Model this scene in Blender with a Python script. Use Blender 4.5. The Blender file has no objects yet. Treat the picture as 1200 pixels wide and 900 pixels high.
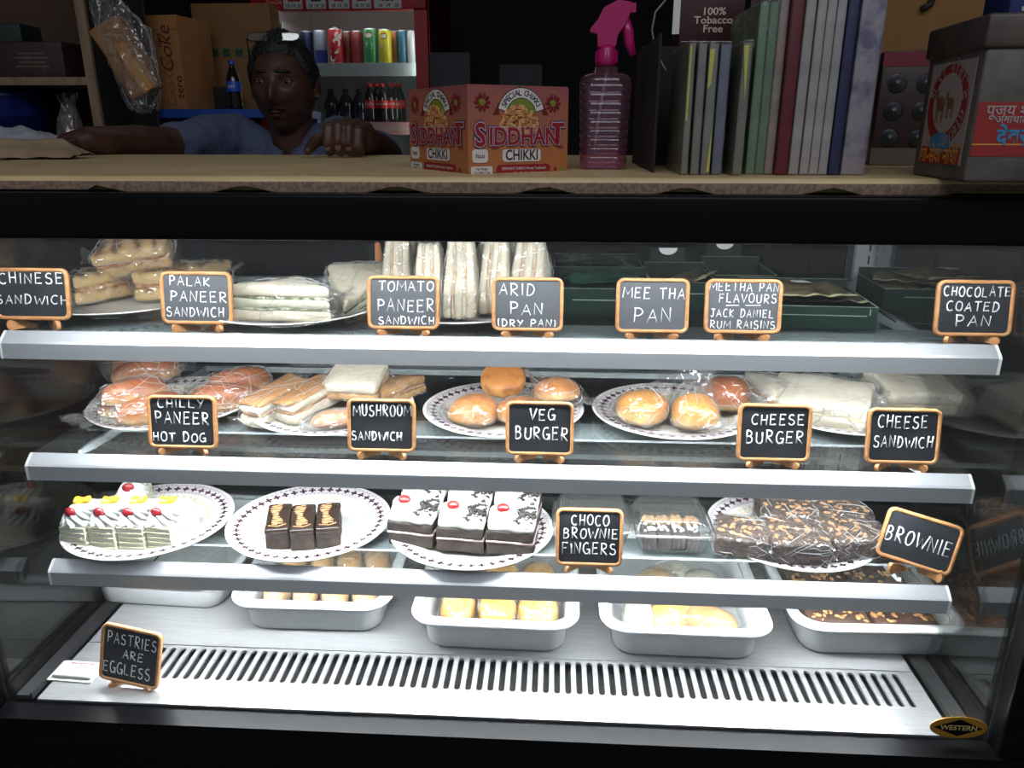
import bpy, bmesh, math, random
from mathutils import Vector, Matrix, noise
from mathutils.bvhtree import BVHTree
R = math.radians
PI = math.pi
SC = bpy.context.scene
COL = SC.collection

# ------------------------------------------------------------------ camera, world, exposure
FPX = 906.45
YAW, PITCH = R(3.21), R(18.38)
CAM = Vector((0.0991, 0.0, 1.2706))
cd = bpy.data.cameras.new('camera'); cam = bpy.data.objects.new('camera', cd); COL.objects.link(cam)
cd.sensor_fit = 'HORIZONTAL'; cd.sensor_width = 36.0; cd.lens = FPX * 36.0 / 1200.0
cd.clip_start = 0.02
cam.location = CAM
cam.rotation_euler = (PI / 2 - PITCH, 0, YAW)
SC.camera = cam
SC.view_settings.view_transform = 'Standard'
SC.view_settings.look = 'None'
SC.view_settings.exposure = 0.0
SC.view_settings.gamma = 1.0
SC.view_settings.use_curve_mapping = False
SC.cycles.transparent_max_bounces = 32
SC.cycles.max_bounces = 10
SC.cycles.use_denoising = True
SC.cycles.caustics_refractive = False
SC.cycles.caustics_reflective = False
SC.cycles.sample_clamp_indirect = 4.0
LED = 105.0          # radiance of the case's light tubes
FRIDGE = 9.5
STREET = 0.16
w = bpy.data.worlds.new('dim_street'); SC.world = w; w.use_nodes = True
w.node_tree.nodes['Background'].inputs[0].default_value = (0.82, 0.88, 1.0, 1)
w.node_tree.nodes['Background'].inputs[1].default_value = STREET


def area_light(name, loc, rot, sx, sy, power, col=(1, 1, 1)):
    l = bpy.data.lights.new(name, 'AREA'); l.shape = 'RECTANGLE'; l.size = sx; l.size_y = sy
    l.energy = power; l.color = col
    o = bpy.data.objects.new(name, l); COL.objects.link(o); o.location = loc; o.rotation_euler = rot
    return o


# daylight from the street behind the customer, and the shop's own weak ceiling tube
area_light('street_daylight', (0.5, -1.3, 3.0), (R(42), 0, 0), 3.0, 1.2, 31.0, (0.86, 0.92, 1.0))
area_light('shop_ceiling_tube', (-0.3, 2.3, 2.55), (0, 0, 0), 1.2, 0.08, 0.9, (0.9, 0.95, 1.0))

# pixel of the 1200x900 frame -> a point at its true place in the room
_M = cam.rotation_euler.to_matrix()


def ray(px, py):
    return (_M @ Vector(((px - 600) / FPX, (450 - py) / FPX, -1.0)))


def S(px, py, z):
    d = ray(px, py); return CAM + d * ((z - CAM.z) / d.z)


def W(px, py, y):
    d = ray(px, py); return CAM + d * ((y - CAM.y) / d.y)


_RX, _FX = _M @ Vector((1, 0, 0)), _M @ Vector((0, 0, -1))


def XC(px, y, z):
    """the x at which a point of depth y and height z stands in column px"""
    k = (px - 600) / FPX; d = Vector((0, y, z)) - Vector((0, CAM.y, CAM.z))
    A = _RX.x - k * _FX.x; B = (_RX.y - k * _FX.y) * d.y + (_RX.z - k * _FX.z) * d.z
    return CAM.x - B / A


# ------------------------------------------------------------------ materials
MATS = {}


def _n(nt, typ, **kw):
    n = nt.nodes.new(typ)
    for k, v in kw.items(): setattr(n, k, v)
    return n


def mth(nt, op, *a):
    n = nt.nodes.new('ShaderNodeMath'); n.operation = op
    for i, v in enumerate(a):
        if isinstance(v, (int, float)): n.inputs[i].default_value = v
        else: nt.links.new(v, n.inputs[i])
    return n.outputs[0]


def mixc(nt, fac, a, b):
    n = nt.nodes.new('ShaderNodeMix'); n.data_type = 'RGBA'
    for s, v in ((n.inputs[0], fac), (n.inputs[6], a), (n.inputs[7], b)):
        if isinstance(v, (int, float)): s.default_value = v
        elif isinstance(v, tuple): s.default_value = v if len(v) == 4 else v + (1,)
        else: nt.links.new(v, s)
    return n.outputs[2]


def hexc(r, g, b):
    f = lambda c: ((c / 255) / 12.92) if c / 255 <= 0.04045 else (((c / 255) + 0.055) / 1.055) ** 2.4
    return (f(r), f(g), f(b))


def ramp(nt, fac, stops):
    n = nt.nodes.new('ShaderNodeValToRGB'); e = n.color_ramp.elements
    while len(e) < len(stops): e.new(0.5)
    for i, (p, c) in enumerate(stops): e[i].position = p; e[i].color = tuple(c) + (1,)
    nt.links.new(fac, n.inputs[0]); return n.outputs[0]


def M(name, col, rough=0.5, metal=0.0, var=None, bump=None, zgrad=None, emit=None, sss=0.0, coat=0.0, spec=None, stretch=None):
    """principled; var=(scale, colour2, lo, hi); bump=(scale, strength, distance); zgrad=(z0, z1, colour at z1)"""
    if name in MATS: return MATS[name]
    m = bpy.data.materials.new(name); m.use_nodes = True; nt = m.node_tree; p = nt.nodes['Principled BSDF']
    MATS[name] = m
    p.inputs['Roughness'].default_value = rough; p.inputs['Metallic'].default_value = metal
    if spec is not None: p.inputs['Specular IOR Level'].default_value = spec
    if coat: p.inputs['Coat Weight'].default_value = coat; p.inputs['Coat Roughness'].default_value = 0.15
    if sss:
        p.inputs['Subsurface Weight'].default_value = sss; p.inputs['Subsurface Radius'].default_value = (0.01, 0.006, 0.004)
        p.inputs['Subsurface Scale'].default_value = 0.5
    base = tuple(col) + (1,)
    tc = _n(nt, 'ShaderNodeTexCoord'); vec = tc.outputs['Object']
    if stretch:
        mp = _n(nt, 'ShaderNodeMapping'); mp.inputs['Scale'].default_value = stretch
        nt.links.new(vec, mp.inputs[0]); vec = mp.outputs[0]
    cur = base
    if zgrad:
        z0, z1, c2 = zgrad
        sp = _n(nt, 'ShaderNodeSeparateXYZ'); nt.links.new(tc.outputs['Object'], sp.inputs[0])
        nz = _n(nt, 'ShaderNodeTexNoise'); nz.inputs['Scale'].default_value = 40; nt.links.new(tc.outputs['Object'], nz.inputs[0])
        zz = mth(nt, 'ADD', sp.outputs[2], mth(nt, 'MULTIPLY', mth(nt, 'SUBTRACT', nz.outputs[0], 0.5), abs(z1 - z0) * 0.8))
        mr = _n(nt, 'ShaderNodeMapRange'); nt.links.new(zz, mr.inputs[0]); mr.inputs[1].default_value = z0; mr.inputs[2].default_value = z1
        cur = mixc(nt, mr.outputs[0], base, tuple(c2))
    if var:
        sc_, c2, lo, hi = var
        nz = _n(nt, 'ShaderNodeTexNoise'); nz.inputs['Scale'].default_value = sc_; nz.inputs['Detail'].default_value = 5
        nt.links.new(vec, nz.inputs[0])
        mr = _n(nt, 'ShaderNodeMapRange'); nt.links.new(nz.outputs[0], mr.inputs[0]); mr.inputs[1].default_value = lo; mr.inputs[2].default_value = hi
        cur = mixc(nt, mr.outputs[0], cur, tuple(c2))
    if isinstance(cur, tuple): p.inputs['Base Color'].default_value = cur
    else: nt.links.new(cur, p.inputs['Base Color'])
    if bump:
        nz = _n(nt, 'ShaderNodeTexNoise'); nz.inputs['Scale'].default_value = bump[0]; nz.inputs['Detail'].default_value = 4
        nt.links.new(vec, nz.inputs[0])
        b = _n(nt, 'ShaderNodeBump'); b.inputs['Strength'].default_value = bump[1]; b.inputs['Distance'].default_value = bump[2]
        nt.links.new(nz.outputs[0], b.inputs['Height']); nt.links.new(b.outputs[0], p.inputs['Normal'])
    if emit:
        p.inputs['Emission Color'].default_value = tuple(emit[0]) + (1,); p.inputs['Emission Strength'].default_value = emit[1]
    return m


def clear(name, tint=(1, 1, 1), gain=1.0, rough=0.0, haze=0.0, crinkle=None, hazecol=(1, 1, 1)):
    """thin clear sheet: transmits straight, mirrors by Fresnel, optional milky haze and crinkles"""
    if name in MATS: return MATS[name]
    m = bpy.data.materials.new(name); m.use_nodes = True; nt = m.node_tree; nt.nodes.clear(); MATS[name] = m
    out = _n(nt, 'ShaderNodeOutputMaterial'); tr = _n(nt, 'ShaderNodeBsdfTransparent'); gl = _n(nt, 'ShaderNodeBsdfGlossy')
    tr.inputs[0].default_value = tuple(tint) + (1,); gl.inputs['Roughness'].default_value = rough
    geo = _n(nt, 'ShaderNodeNewGeometry')
    fr = _n(nt, 'ShaderNodeFresnel')
    ior = mth(nt, 'ADD', 1.5, mth(nt, 'MULTIPLY', geo.outputs['Backfacing'], 1 / 1.5 - 1.5))
    nt.links.new(ior, fr.inputs['IOR'])
    if crinkle:
        tc = _n(nt, 'ShaderNodeTexCoord'); vo = _n(nt, 'ShaderNodeTexVoronoi'); vo.feature = 'F1'
        nz = _n(nt, 'ShaderNodeTexNoise'); nz.inputs['Scale'].default_value = crinkle[0] * 0.5; nz.inputs['Detail'].default_value = 3
        nt.links.new(tc.outputs['Object'], nz.inputs[0])
        ad = _n(nt, 'ShaderNodeVectorMath', operation='MULTIPLY_ADD'); ad.inputs[1].default_value = (0.07,) * 3
        nt.links.new(nz.outputs[1], ad.inputs[0]); nt.links.new(tc.outputs['Object'], ad.inputs[2])
        nt.links.new(ad.outputs[0], vo.inputs['Vector']); vo.inputs['Scale'].default_value = crinkle[0]
        b = _n(nt, 'ShaderNodeBump'); b.inputs['Strength'].default_value = crinkle[1]; b.inputs['Distance'].default_value = crinkle[2]
        nt.links.new(vo.outputs['Distance'], b.inputs['Height'])
        nt.links.new(b.outputs[0], gl.inputs['Normal']); nt.links.new(b.outputs[0], fr.inputs['Normal'])
    mx = _n(nt, 'ShaderNodeMixShader')
    nt.links.new(mth(nt, 'MINIMUM', mth(nt, 'MULTIPLY', fr.outputs[0], gain), 0.20 if crinkle else 1.0), mx.inputs[0])
    nt.links.new(tr.outputs[0], mx.inputs[1]); nt.links.new(gl.outputs[0], mx.inputs[2])
    last = mx.outputs[0]
    if haze:
        df = _n(nt, 'ShaderNodeBsdfDiffuse'); df.inputs[0].default_value = tuple(hazecol) + (1,)
        tl = _n(nt, 'ShaderNodeBsdfTranslucent'); tl.inputs[0].default_value = tuple(hazecol) + (1,)
        m2 = _n(nt, 'ShaderNodeMixShader'); m2.inputs[0].default_value = 0.4
        nt.links.new(df.outputs[0], m2.inputs[1]); nt.links.new(tl.outputs[0], m2.inputs[2])
        m3 = _n(nt, 'ShaderNodeMixShader'); m3.inputs[0].default_value = haze
        if crinkle:
            ve = _n(nt, 'ShaderNodeTexVoronoi'); ve.feature = 'DISTANCE_TO_EDGE'; ve.inputs['Scale'].default_value = crinkle[0] * 1.5; nt.links.new(ad.outputs[0], ve.inputs['Vector'])
            mr = _n(nt, 'ShaderNodeMapRange'); nt.links.new(ve.outputs['Distance'], mr.inputs[0]); mr.inputs[1].default_value = 0.0; mr.inputs[2].default_value = 0.05; mr.inputs[3].default_value = 1.0; mr.inputs[4].default_value = 0.0
            pt = mth(nt, 'MULTIPLY', mr.outputs[0], mth(nt, 'MAXIMUM', mth(nt, 'MULTIPLY', mth(nt, 'SUBTRACT', nz.outputs[0], 0.45), 3.0), 0.0))
            nt.links.new(mth(nt, 'ADD', haze, mth(nt, 'MULTIPLY', pt, 0.32)), m3.inputs[0])
        nt.links.new(last, m3.inputs[1]); nt.links.new(m2.outputs[0], m3.inputs[2]); last = m3.outputs[0]
    nt.links.new(last, out.inputs[0]); return m


def plate_mat():
    if 'plate_melamine' in MATS: return MATS['plate_melamine']
    m = M('plate_melamine', (0.82, 0.80, 0.77), 0.22, coat=0.3); nt = m.node_tree; p = nt.nodes['Principled BSDF']
    tc = _n(nt, 'ShaderNodeTexCoord'); sp = _n(nt, 'ShaderNodeSeparateXYZ'); nt.links.new(tc.outputs['Object'], sp.inputs[0])
    x, y = sp.outputs[0], sp.outputs[1]
    r = mth(nt, 'SQRT', mth(nt, 'ADD', mth(nt, 'MULTIPLY', x, x), mth(nt, 'MULTIPLY', y, y)))
    th = mth(nt, 'ARCTAN2', y, x)
    def ring(N, r0, cell, petals, size, off=0.0):
        u = mth(nt, 'ADD', mth(nt, 'MULTIPLY', th, N / (2 * PI)), 100.0 + off)
        fx = mth(nt, 'SUBTRACT', mth(nt, 'FRACT', u), 0.5)
        fy = mth(nt, 'DIVIDE', mth(nt, 'SUBTRACT', r, r0), cell)
        rho = mth(nt, 'SQRT', mth(nt, 'ADD', mth(nt, 'MULTIPLY', fx, fx), mth(nt, 'MULTIPLY', fy, fy)))
        ph = mth(nt, 'ARCTAN2', fy, fx)
        pet = mth(nt, 'ADD', 0.35, mth(nt, 'MULTIPLY', 0.65, mth(nt, 'ABSOLUTE', mth(nt, 'COSINE', mth(nt, 'MULTIPLY', ph, petals / 2)))))
        return mth(nt, 'LESS_THAN', rho, mth(nt, 'MULTIPLY', pet, size))
    def band(a, b):
        return mth(nt, 'MULTIPLY', mth(nt, 'GREATER_THAN', r, a), mth(nt, 'LESS_THAN', r, b))
    N = 46
    cell = 2 * PI * 0.1215 / N
    col = mixc(nt, mth(nt, 'MULTIPLY', band(0.1085, 0.134), 0.55), (0.82, 0.80, 0.77), (0.62, 0.57, 0.62))
    dots = mth(nt, 'MULTIPLY', ring(N * 2, 0.111, cell / 2, 4, 0.42), 0.7)
    col = mixc(nt, dots, col, (0.42, 0.36, 0.42))
    dots = mth(nt, 'MULTIPLY', ring(N * 2, 0.1318, cell / 2, 4, 0.42), 0.7)
    col = mixc(nt, dots, col, (0.42, 0.36, 0.42))
    col = mixc(nt, ring(N, 0.1215, cell, 4, 0.41), col, (0.075, 0.03, 0.045))
    col = mixc(nt, mth(nt, 'MULTIPLY', ring(N, 0.099, cell * 0.8, 6, 0.42, 0.5), 0.6), col, (0.62, 0.50, 0.25))
    col = mixc(nt, mth(nt, 'MULTIPLY', ring(60, 0.0935, 0.007, 2, 0.5), 0.5), col, (0.62, 0.50, 0.25))
    nt.links.new(col, p.inputs['Base Color'])
    return m


# ------------------------------------------------------------------ mesh tools
def TR(loc=(0, 0, 0), rx=0, ry=0, rz=0, s=None):
    m = Matrix.Translation(loc) @ Matrix.Rotation(R(rz), 4, 'Z') @ Matrix.Rotation(R(ry), 4, 'Y') @ Matrix.Rotation(R(rx), 4, 'X')
    if s is not None: m = m @ Matrix.Diagonal((s[0], s[1], s[2], 1))
    return m


def FR(o, x, y):
    """frame with origin o, x and y directions"""
    x = Vector(x).normalized(); y = Vector(y).normalized(); z = x.cross(y)
    return Matrix(((x.x, y.x, z.x, o[0]), (x.y, y.y, z.y, o[1]), (x.z, y.z, z.z, o[2]), (0, 0, 0, 1)))


class MB:
    def __init__(s): s.V = []; s.F = []; s.I = []; s.S = []

    def add(s, vs, fs, mi=0, sm=False, T=None):
        o = len(s.V)
        s.V += [tuple(T @ Vector(v)) for v in vs] if T is not None else [tuple(v) for v in vs]
        for f in fs: s.F.append(tuple(i + o for i in f)); s.I.append(mi); s.S.append(sm)
        return s

    def box(s, c, d, mi=0, T=None):
        x, y, z = d[0] / 2, d[1] / 2, d[2] / 2
        vs = [(c[0] + a * x, c[1] + b * y, c[2] + e * z) for a in (-1, 1) for b in (-1, 1) for e in (-1, 1)]
        return s.add(vs, [(0, 1, 3, 2), (4, 6, 7, 5), (0, 4, 5, 1), (2, 3, 7, 6), (0, 2, 6, 4), (1, 5, 7, 3)], mi, False, T)

    def rbox(s, c, d, r, mi=0, T=None, n=4, fn=None):
        """rounded box; c is its centre"""
        h = [q / 2 for q in d]; r = min(r, min(h) * 0.999)
        idx = {}; vs = []; fs = []
        def coords(a):
            k = [-h[a], -h[a] + r * 0.3, -h[a] + r]; m = max(1, n)
            mid = [(-h[a] + r) + (2 * h[a] - 2 * r) * i / m for i in range(1, m)]
            return k + mid + [h[a] - r, h[a] - r * 0.3, h[a]]
        cs = [coords(0), coords(1), coords(2)]
        def vid(i, j, k):
            if (i, j, k) in idx: return idx[(i, j, k)]
            p = Vector((cs[0][i], cs[1][j], cs[2][k]))
            q = Vector([max(-h[a] + r, min(h[a] - r, p[a])) for a in range(3)])
            e = p - q
            if e.length > 1e-9: p = q + e.normalized() * r
            if fn: p = fn(p)
            idx[(i, j, k)] = len(vs); vs.append((p.x + c[0], p.y + c[1], p.z + c[2])); return idx[(i, j, k)]
        L = [len(x) - 1 for x in cs]
        for i in range(L[0]):
            for j in range(L[1]):
                fs.append((vid(i, j, 0), vid(i, j + 1, 0), vid(i + 1, j + 1, 0), vid(i + 1, j, 0)))
                fs.append((vid(i, j, L[2]), vid(i + 1, j, L[2]), vid(i + 1, j + 1, L[2]), vid(i, j + 1, L[2])))
        for i in range(L[0]):
            for k in range(L[2]):
                fs.append((vid(i, 0, k), vid(i + 1, 0, k), vid(i + 1, 0, k + 1), vid(i, 0, k + 1)))
                fs.append((vid(i, L[1], k), vid(i, L[1], k + 1), vid(i + 1, L[1], k + 1), vid(i + 1, L[1], k)))
        for j in range(L[1]):
            for k in range(L[2]):
                fs.append((vid(0, j, k), vid(0, j, k + 1), vid(0, j + 1, k + 1), vid(0, j + 1, k)))
                fs.append((vid(L[0], j, k), vid(L[0], j + 1, k), vid(L[0], j + 1, k + 1), vid(L[0], j, k + 1)))
        return s.add(vs, fs, mi, True, T)

    def blob(s, c, d, mi=0, T=None, nu=24, nv=14, e=1.0, fn=None, eh=1.0):
        """superellipsoid; e<1 boxier"""
        vs = []; fs = []
        pw = lambda q: math.copysign(abs(q) ** e, q)
        ph = lambda q: math.copysign(abs(q) ** eh, q)
        for j in range(nv + 1):
            b = -PI / 2 + PI * j / nv
            for i in range(nu):
                a = 2 * PI * i / nu
                p = Vector((d[0] * pw(math.cos(b)) * ph(math.cos(a)), d[1] * pw(math.cos(b)) * ph(math.sin(a)), d[2] * pw(math.sin(b))))
                if fn: p = fn(p)
                vs.append((p.x + c[0], p.y + c[1], p.z + c[2]))
        for j in range(nv):
            for i in range(nu):
                i2 = (i + 1) % nu
                if j == 0: fs.append((0, (j + 1) * nu + i2, (j + 1) * nu + i)) if i == 0 else fs.append((i, (j + 1) * nu + i2, (j + 1) * nu + i))
                fs.append((j * nu + i, j * nu + i2, (j + 1) * nu + i2, (j + 1) * nu + i)) if 0 < j else None
        fs = [f for f in fs if f]
        return s.add(vs, fs, mi, True, T)

    def lathe(s, prof, n=32, mi=0, T=None, sx=1, sy=1, sm=True):
        vs = []; fs = []; k = len(prof)
        for i in range(n):
            a = 2 * PI * i / n
            for (r, z) in prof: vs.append((r * math.cos(a) * sx, r * math.sin(a) * sy, z))
        for i in range(n):
            i2 = (i + 1) % n
            for j in range(k - 1): fs.append((i * k + j, i2 * k + j, i2 * k + j + 1, i * k + j + 1))
        return s.add(vs, fs, mi, sm, T)

    def tube(s, pts, rad, n=8, mi=0, T=None, caps=True, closed=False, flat=1.0, sm=True):
        pts = [Vector(p) for p in pts]; k = len(pts); vs = []; fs = []
        rr = rad if isinstance(rad, (list, tuple)) else [rad] * k
        prev = None
        for i, p in enumerate(pts):
            if closed: t = pts[(i + 1) % k] - pts[i - 1]
            else: t = pts[min(i + 1, k - 1)] - pts[max(i - 1, 0)]
            t = t.normalized() if t.length > 1e-9 else Vector((0, 0, 1))
            if prev is None:
                u = t.cross(Vector((0, 0, 1)))
                if u.length < 1e-3: u = t.cross(Vector((0, 1, 0)))
            else: u = prev - t * prev.dot(t)
            u.normalize(); prev = u; v = t.cross(u)
            for a in range(n):
                q = 2 * PI * a / n
                vs.append(p + u * (math.cos(q) * rr[i]) + v * (math.sin(q) * rr[i] * flat))
        for i in range(k if closed else k - 1):
            i2 = (i + 1) % k
            for a in range(n):
                b = (a + 1) % n; fs.append((i * n + a, i * n + b, i2 * n + b, i2 * n + a))
        if caps and not closed:
            fs.append(tuple(range(n))[::-1]); fs.append(tuple((k - 1) * n + a for a in range(n)))
        return s.add(vs, fs, mi, sm, T)

    def limb(s, pts, rad, n=14, mi=0, T=None):
        """tapered chain with round ends and joints"""
        pts = [Vector(p) for p in pts]
        for i, p in enumerate(pts): s.blob(p, (rad[i],) * 3, mi, T, n, 8)
        for i in range(len(pts) - 1):
            a, b = pts[i], pts[i + 1]
            s.tube([a.lerp(b, t / 4) for t in range(5)], [rad[i] + (rad[i + 1] - rad[i]) * t / 4 for t in range(5)], n, mi, T)
        return s

    def prism(s, poly, z0, z1, mi=0, T=None, sm=False):
        k = len(poly)
        vs = [(x, y, z0) for x, y in poly] + [(x, y, z1) for x, y in poly]
        fs = [tuple(range(k))[::-1], tuple(range(k, 2 * k))] + [(i, (i + 1) % k, k + (i + 1) % k, k + i) for i in range(k)]
        return s.add(vs, fs, mi, sm, T)

    def sheet(s, fn, nu, nv, mi=0, T=None, sm=True):
        vs = [fn(i / nu, j / nv) for j in range(nv + 1) for i in range(nu + 1)]
        fs = [(j * (nu + 1) + i, j * (nu + 1) + i + 1, (j + 1) * (nu + 1) + i + 1, (j + 1) * (nu + 1) + i) for j in range(nv) for i in range(nu)]
        return s.add(vs, fs, mi, sm, T)

    def text(s, body, size, T, mi=0, bold=0.0, align='CENTER', sx=1.0, shear=0.0, depth=0.0):
        vs, fs = glyphs(body, bold, align, shear)
        return s.add([(x * size * sx, y * size, z) for x, y, z in vs], fs, mi, False, T)

    def build(s, name, mats, parent=None, loc=None, rot=None, T=None):
        me = bpy.data.meshes.new(name)
        me.from_pydata(s.V, [], s.F)
        if not isinstance(mats, (list, tuple)): mats = [mats]
        for m in mats: me.materials.append(m)
        if len(mats) > 1: me.polygons.foreach_set('material_index', s.I)
        me.polygons.foreach_set('use_smooth', s.S)
        me.update()
        o = bpy.data.objects.new(name, me); COL.objects.link(o)
        if parent is not None: o.parent = parent
        if loc is not None: o.location = loc
        if rot is not None: o.rotation_euler = rot
        if T is not None: o.matrix_basis = T
        return o


_G = {}


def glyphs(body, bold=0.0, align='CENTER', shear=0.0):
    key = (body, bold, align, shear)
    if key in _G: return _G[key]
    c = bpy.data.curves.new('t', 'FONT'); c.body = body; c.size = 1.0; c.offset = bold; c.align_x = align; c.align_y = 'CENTER'; c.shear = shear
    c.resolution_u = 3
    o = bpy.data.objects.new('t', c); COL.objects.link(o)
    dg = bpy.context.evaluated_depsgraph_get()
    me = bpy.data.meshes.new_from_object(o.evaluated_get(dg))
    _G[key] = ([tuple(v.co) for v in me.vertices], [tuple(p.vertices) for p in me.polygons])
    bpy.data.objects.remove(o); bpy.data.curves.remove(c); bpy.data.meshes.remove(me)
    return _G[key]


def tag(o, label=None, cat=None, group=None, kind=None):
    if label: o['label'] = label
    if cat: o['category'] = cat
    if group: o['group'] = group
    if kind: o['kind'] = kind
    return o


def thing(name, label, cat, loc=(0, 0, 0), rz=0.0, group=None, rx=0.0, ry=0.0):
    o = bpy.data.objects.new(name, None); COL.objects.link(o); o.empty_display_size = 0.02
    o.location = loc; o.rotation_euler = (R(rx), R(ry), R(rz))
    return tag(o, label, cat, group)


def dup(root, label, loc, rz=None, group=None):
    r = root.copy(); COL.objects.link(r); r.location = loc
    if rz is not None: r.rotation_euler = (0, 0, R(rz))
    r['label'] = label
    if group: r['group'] = group
    for ch in list(root.children):
        c = ch.copy(); COL.objects.link(c); c.parent = r
        for g in list(ch.children):
            d = g.copy(); COL.objects.link(d); d.parent = c
    return r


def nz(p, sc, amp, seed=0.0):
    q = Vector(p) * sc + Vector((seed * 7.3, seed * 3.1, seed * 5.7))
    return noise.noise(q) * amp


def wob(sc, amp, seed=0.0):
    def f(p):
        q = Vector(p) * sc + Vector((seed * 7.3, seed * 3.1, seed * 5.7))
        return p + Vector((noise.noise(q), noise.noise(q + Vector((31, 0, 0))), noise.noise(q + Vector((0, 47, 0))))) * amp
    return f


FILM = CREASE = None


def film(pts, parent, inflate=0.003, amp=0.0022, tails=(), seed=0, zmin=None, level=4, name='film', mat=None, creases=1.0):
    """crinkled clear wrap pulled round the points; tails=(base, direction, width, length)"""
    bm = bmesh.new()
    for p in {(round(q[0], 5), round(q[1], 5), round(q[2], 5)) for q in pts}: bm.verts.new(p)
    for (b, d, wd, ln) in tails:
        b = Vector(b); d = Vector(d).normalized(); sd = d.cross(Vector((0, 0, 1))).normalized()
        for a in (-1, 1): bm.verts.new(b + d * ln * 0.35 + sd * wd * 0.3 * a)
    r = bmesh.ops.convex_hull(bm, input=bm.verts)
    bad = list({g for g in r['geom_interior'] + r['geom_unused'] if isinstance(g, bmesh.types.BMVert)})
    bmesh.ops.delete(bm, geom=bad, context='VERTS')
    bmesh.ops.triangulate(bm, faces=bm.faces)
    c = sum((v.co for v in bm.verts), Vector()) / len(bm.verts)
    tree = BVHTree.FromBMesh(bm); bm.free()
    sb = bmesh.new(); bmesh.ops.create_icosphere(sb, subdivisions=level, radius=1.0)
    ext = [max(p[i] for p in pts) - min(p[i] for p in pts) + 1e-4 for i in range(3)]
    for v in sb.verts:
        d = Vector((v.co.x * ext[0], v.co.y * ext[1], v.co.z * ext[2])).normalized()
        h = tree.ray_cast(c, d)
        q = h[0] if h[0] is not None else c
        k = q * 70 + Vector((seed * 9.1, seed * 4.7, 0))
        rid = abs(noise.noise(k)) * 1.6 + 0.7 * abs(noise.noise(k * 2.3))
        q = q + d * (inflate + amp * rid)
        if zmin is not None: q.z = max(q.z, zmin)
        v.co = q
    mb = MB(); sb.verts.ensure_lookup_table()
    mb.add([v.co for v in sb.verts], [[v.index for v in f.verts] for f in sb.faces], 0, False)
    rnd = random.Random(seed)
    # sharp creases of the wrap: fine raised folds that wander over it
    area = (ext[0] * ext[1] + ext[1] * ext[2] + ext[0] * ext[2]) * 2
    for q in range(int(min(70, max(10, area * 1100 * creases)))):
        v = rnd.choice(sb.verts); d = Vector((rnd.gauss(0, 1), rnd.gauss(0, 1), rnd.gauss(0, 0.7))).normalized(); path = [v]
        for _ in range(rnd.randint(3, 9)):
            nb = [e.other_vert(v) for e in v.link_edges]
            v = max(nb, key=lambda o_: (o_.co - path[-1].co).normalized().dot(d) + rnd.uniform(0, 0.35))
            if v in path: break
            path.append(v)
        if len(path) > 2:
            k = len(path); w_ = rnd.uniform(0.00035, 0.0008)
            mb.tube([o_.co + (o_.co - c).normalized() * 0.0004 for o_ in path], [w_ * (0.35 + 0.65 * math.sin(PI * (i + 0.4) / k)) for i in range(k)], 4, 1)
    sb.free()
    for (b, d, wd, ln) in tails:
        b = Vector(b); d = Vector(d).normalized(); sd = d.cross(Vector((0, 0, 1))).normalized(); up = sd.cross(d)
        ph = rnd.random() * 9
        def f(u, v):
            x = (u - 0.5) * wd * (0.45 + 0.65 * v)
            z = 0.0035 * math.sin(u * 21 + ph) * v + 0.004 * noise.noise(Vector((u * 6 + ph, v * 4, 0)))
            p = b + d * (ln * v * (1 + 0.18 * noise.noise(Vector((u * 5, ph, 1))))) + sd * x + up * z
            if zmin is not None: p.z = max(p.z, zmin)
            return p
        mb.sheet(f, 18, 8, 0, None, True)
    return mb.build(name, [mat or FILM, CREASE], parent)


# ------------------------------------------------------------------ palette
FILM = clear('cling_film', (0.985, 0.985, 0.98), 2.6, 0.14, 0.05, (30, 0.9, 0.010))
CREASE = clear('film_crease', (0.98, 0.98, 0.98), 0.6, 0.2, 0.45)
BAG = clear('polythene_bag', (0.97, 0.97, 0.97), 2.6, 0.15, 0.13, (18, 0.55, 0.010))
SIDEGLASS = clear('side_glass', (0.90, 0.92, 0.91), 1.9)
FRONTGLASS = clear('front_glass', (0.97, 0.985, 0.98), 0.8, 0.0, 0.0035)
SHELFGLASS = clear('shelf_glass', (0.93, 0.96, 0.95), 1.3, 0.01, 0.015)
TUBFILM = clear('clear_tub', (0.97, 0.98, 0.98), 2.4, 0.05, 0.05)
BLACK = M('black_powder_coat', (0.0035, 0.0035, 0.0045), 0.35, spec=0.15)
BLACK2 = M('black_matt', (0.008, 0.008, 0.009), 0.75)
STEEL = M('brushed_steel', (0.58, 0.585, 0.59), 0.27, 0.6, var=(14, (0.48, 0.485, 0.49), 0.3, 0.7), bump=(90, 0.08, 0.001), stretch=(1, 14, 1))
ALU = M('anodised_aluminium', (0.62, 0.64, 0.68), 0.35, 0.55)
ALUD = M('grey_aluminium', (0.42, 0.435, 0.455), 0.42, 0.3)
GREYP = M('grey_paint', (0.42, 0.44, 0.47), 0.5)
ENDCAP = M('white_plastic', (0.8, 0.8, 0.8), 0.4)
WOODF = M('beech_edge', hexc(196, 142, 92), 0.45, var=(30, hexc(170, 112, 66), 0.4, 0.75), stretch=(1, 6, 6))
SLATE = M('chalk_slate', (0.012, 0.014, 0.018), 0.5, var=(22, (0.03, 0.033, 0.038), 0.45, 0.8))
CHALK = M('chalk_white', (0.78, 0.79, 0.79), 0.85)
SLATE_GLARE = M('glare_grey_slate', (0.055, 0.060, 0.070), 0.6, var=(14, (0.085, 0.09, 0.10), 0.35, 0.7))  # lamp glare on the middle top-row boards, put into a paler slate colour

# ------------------------------------------------------------------ the shop around the case
def struct(name, mb, m):
    return tag(mb.build(name, m), None, None, None, 'structure')


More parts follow.
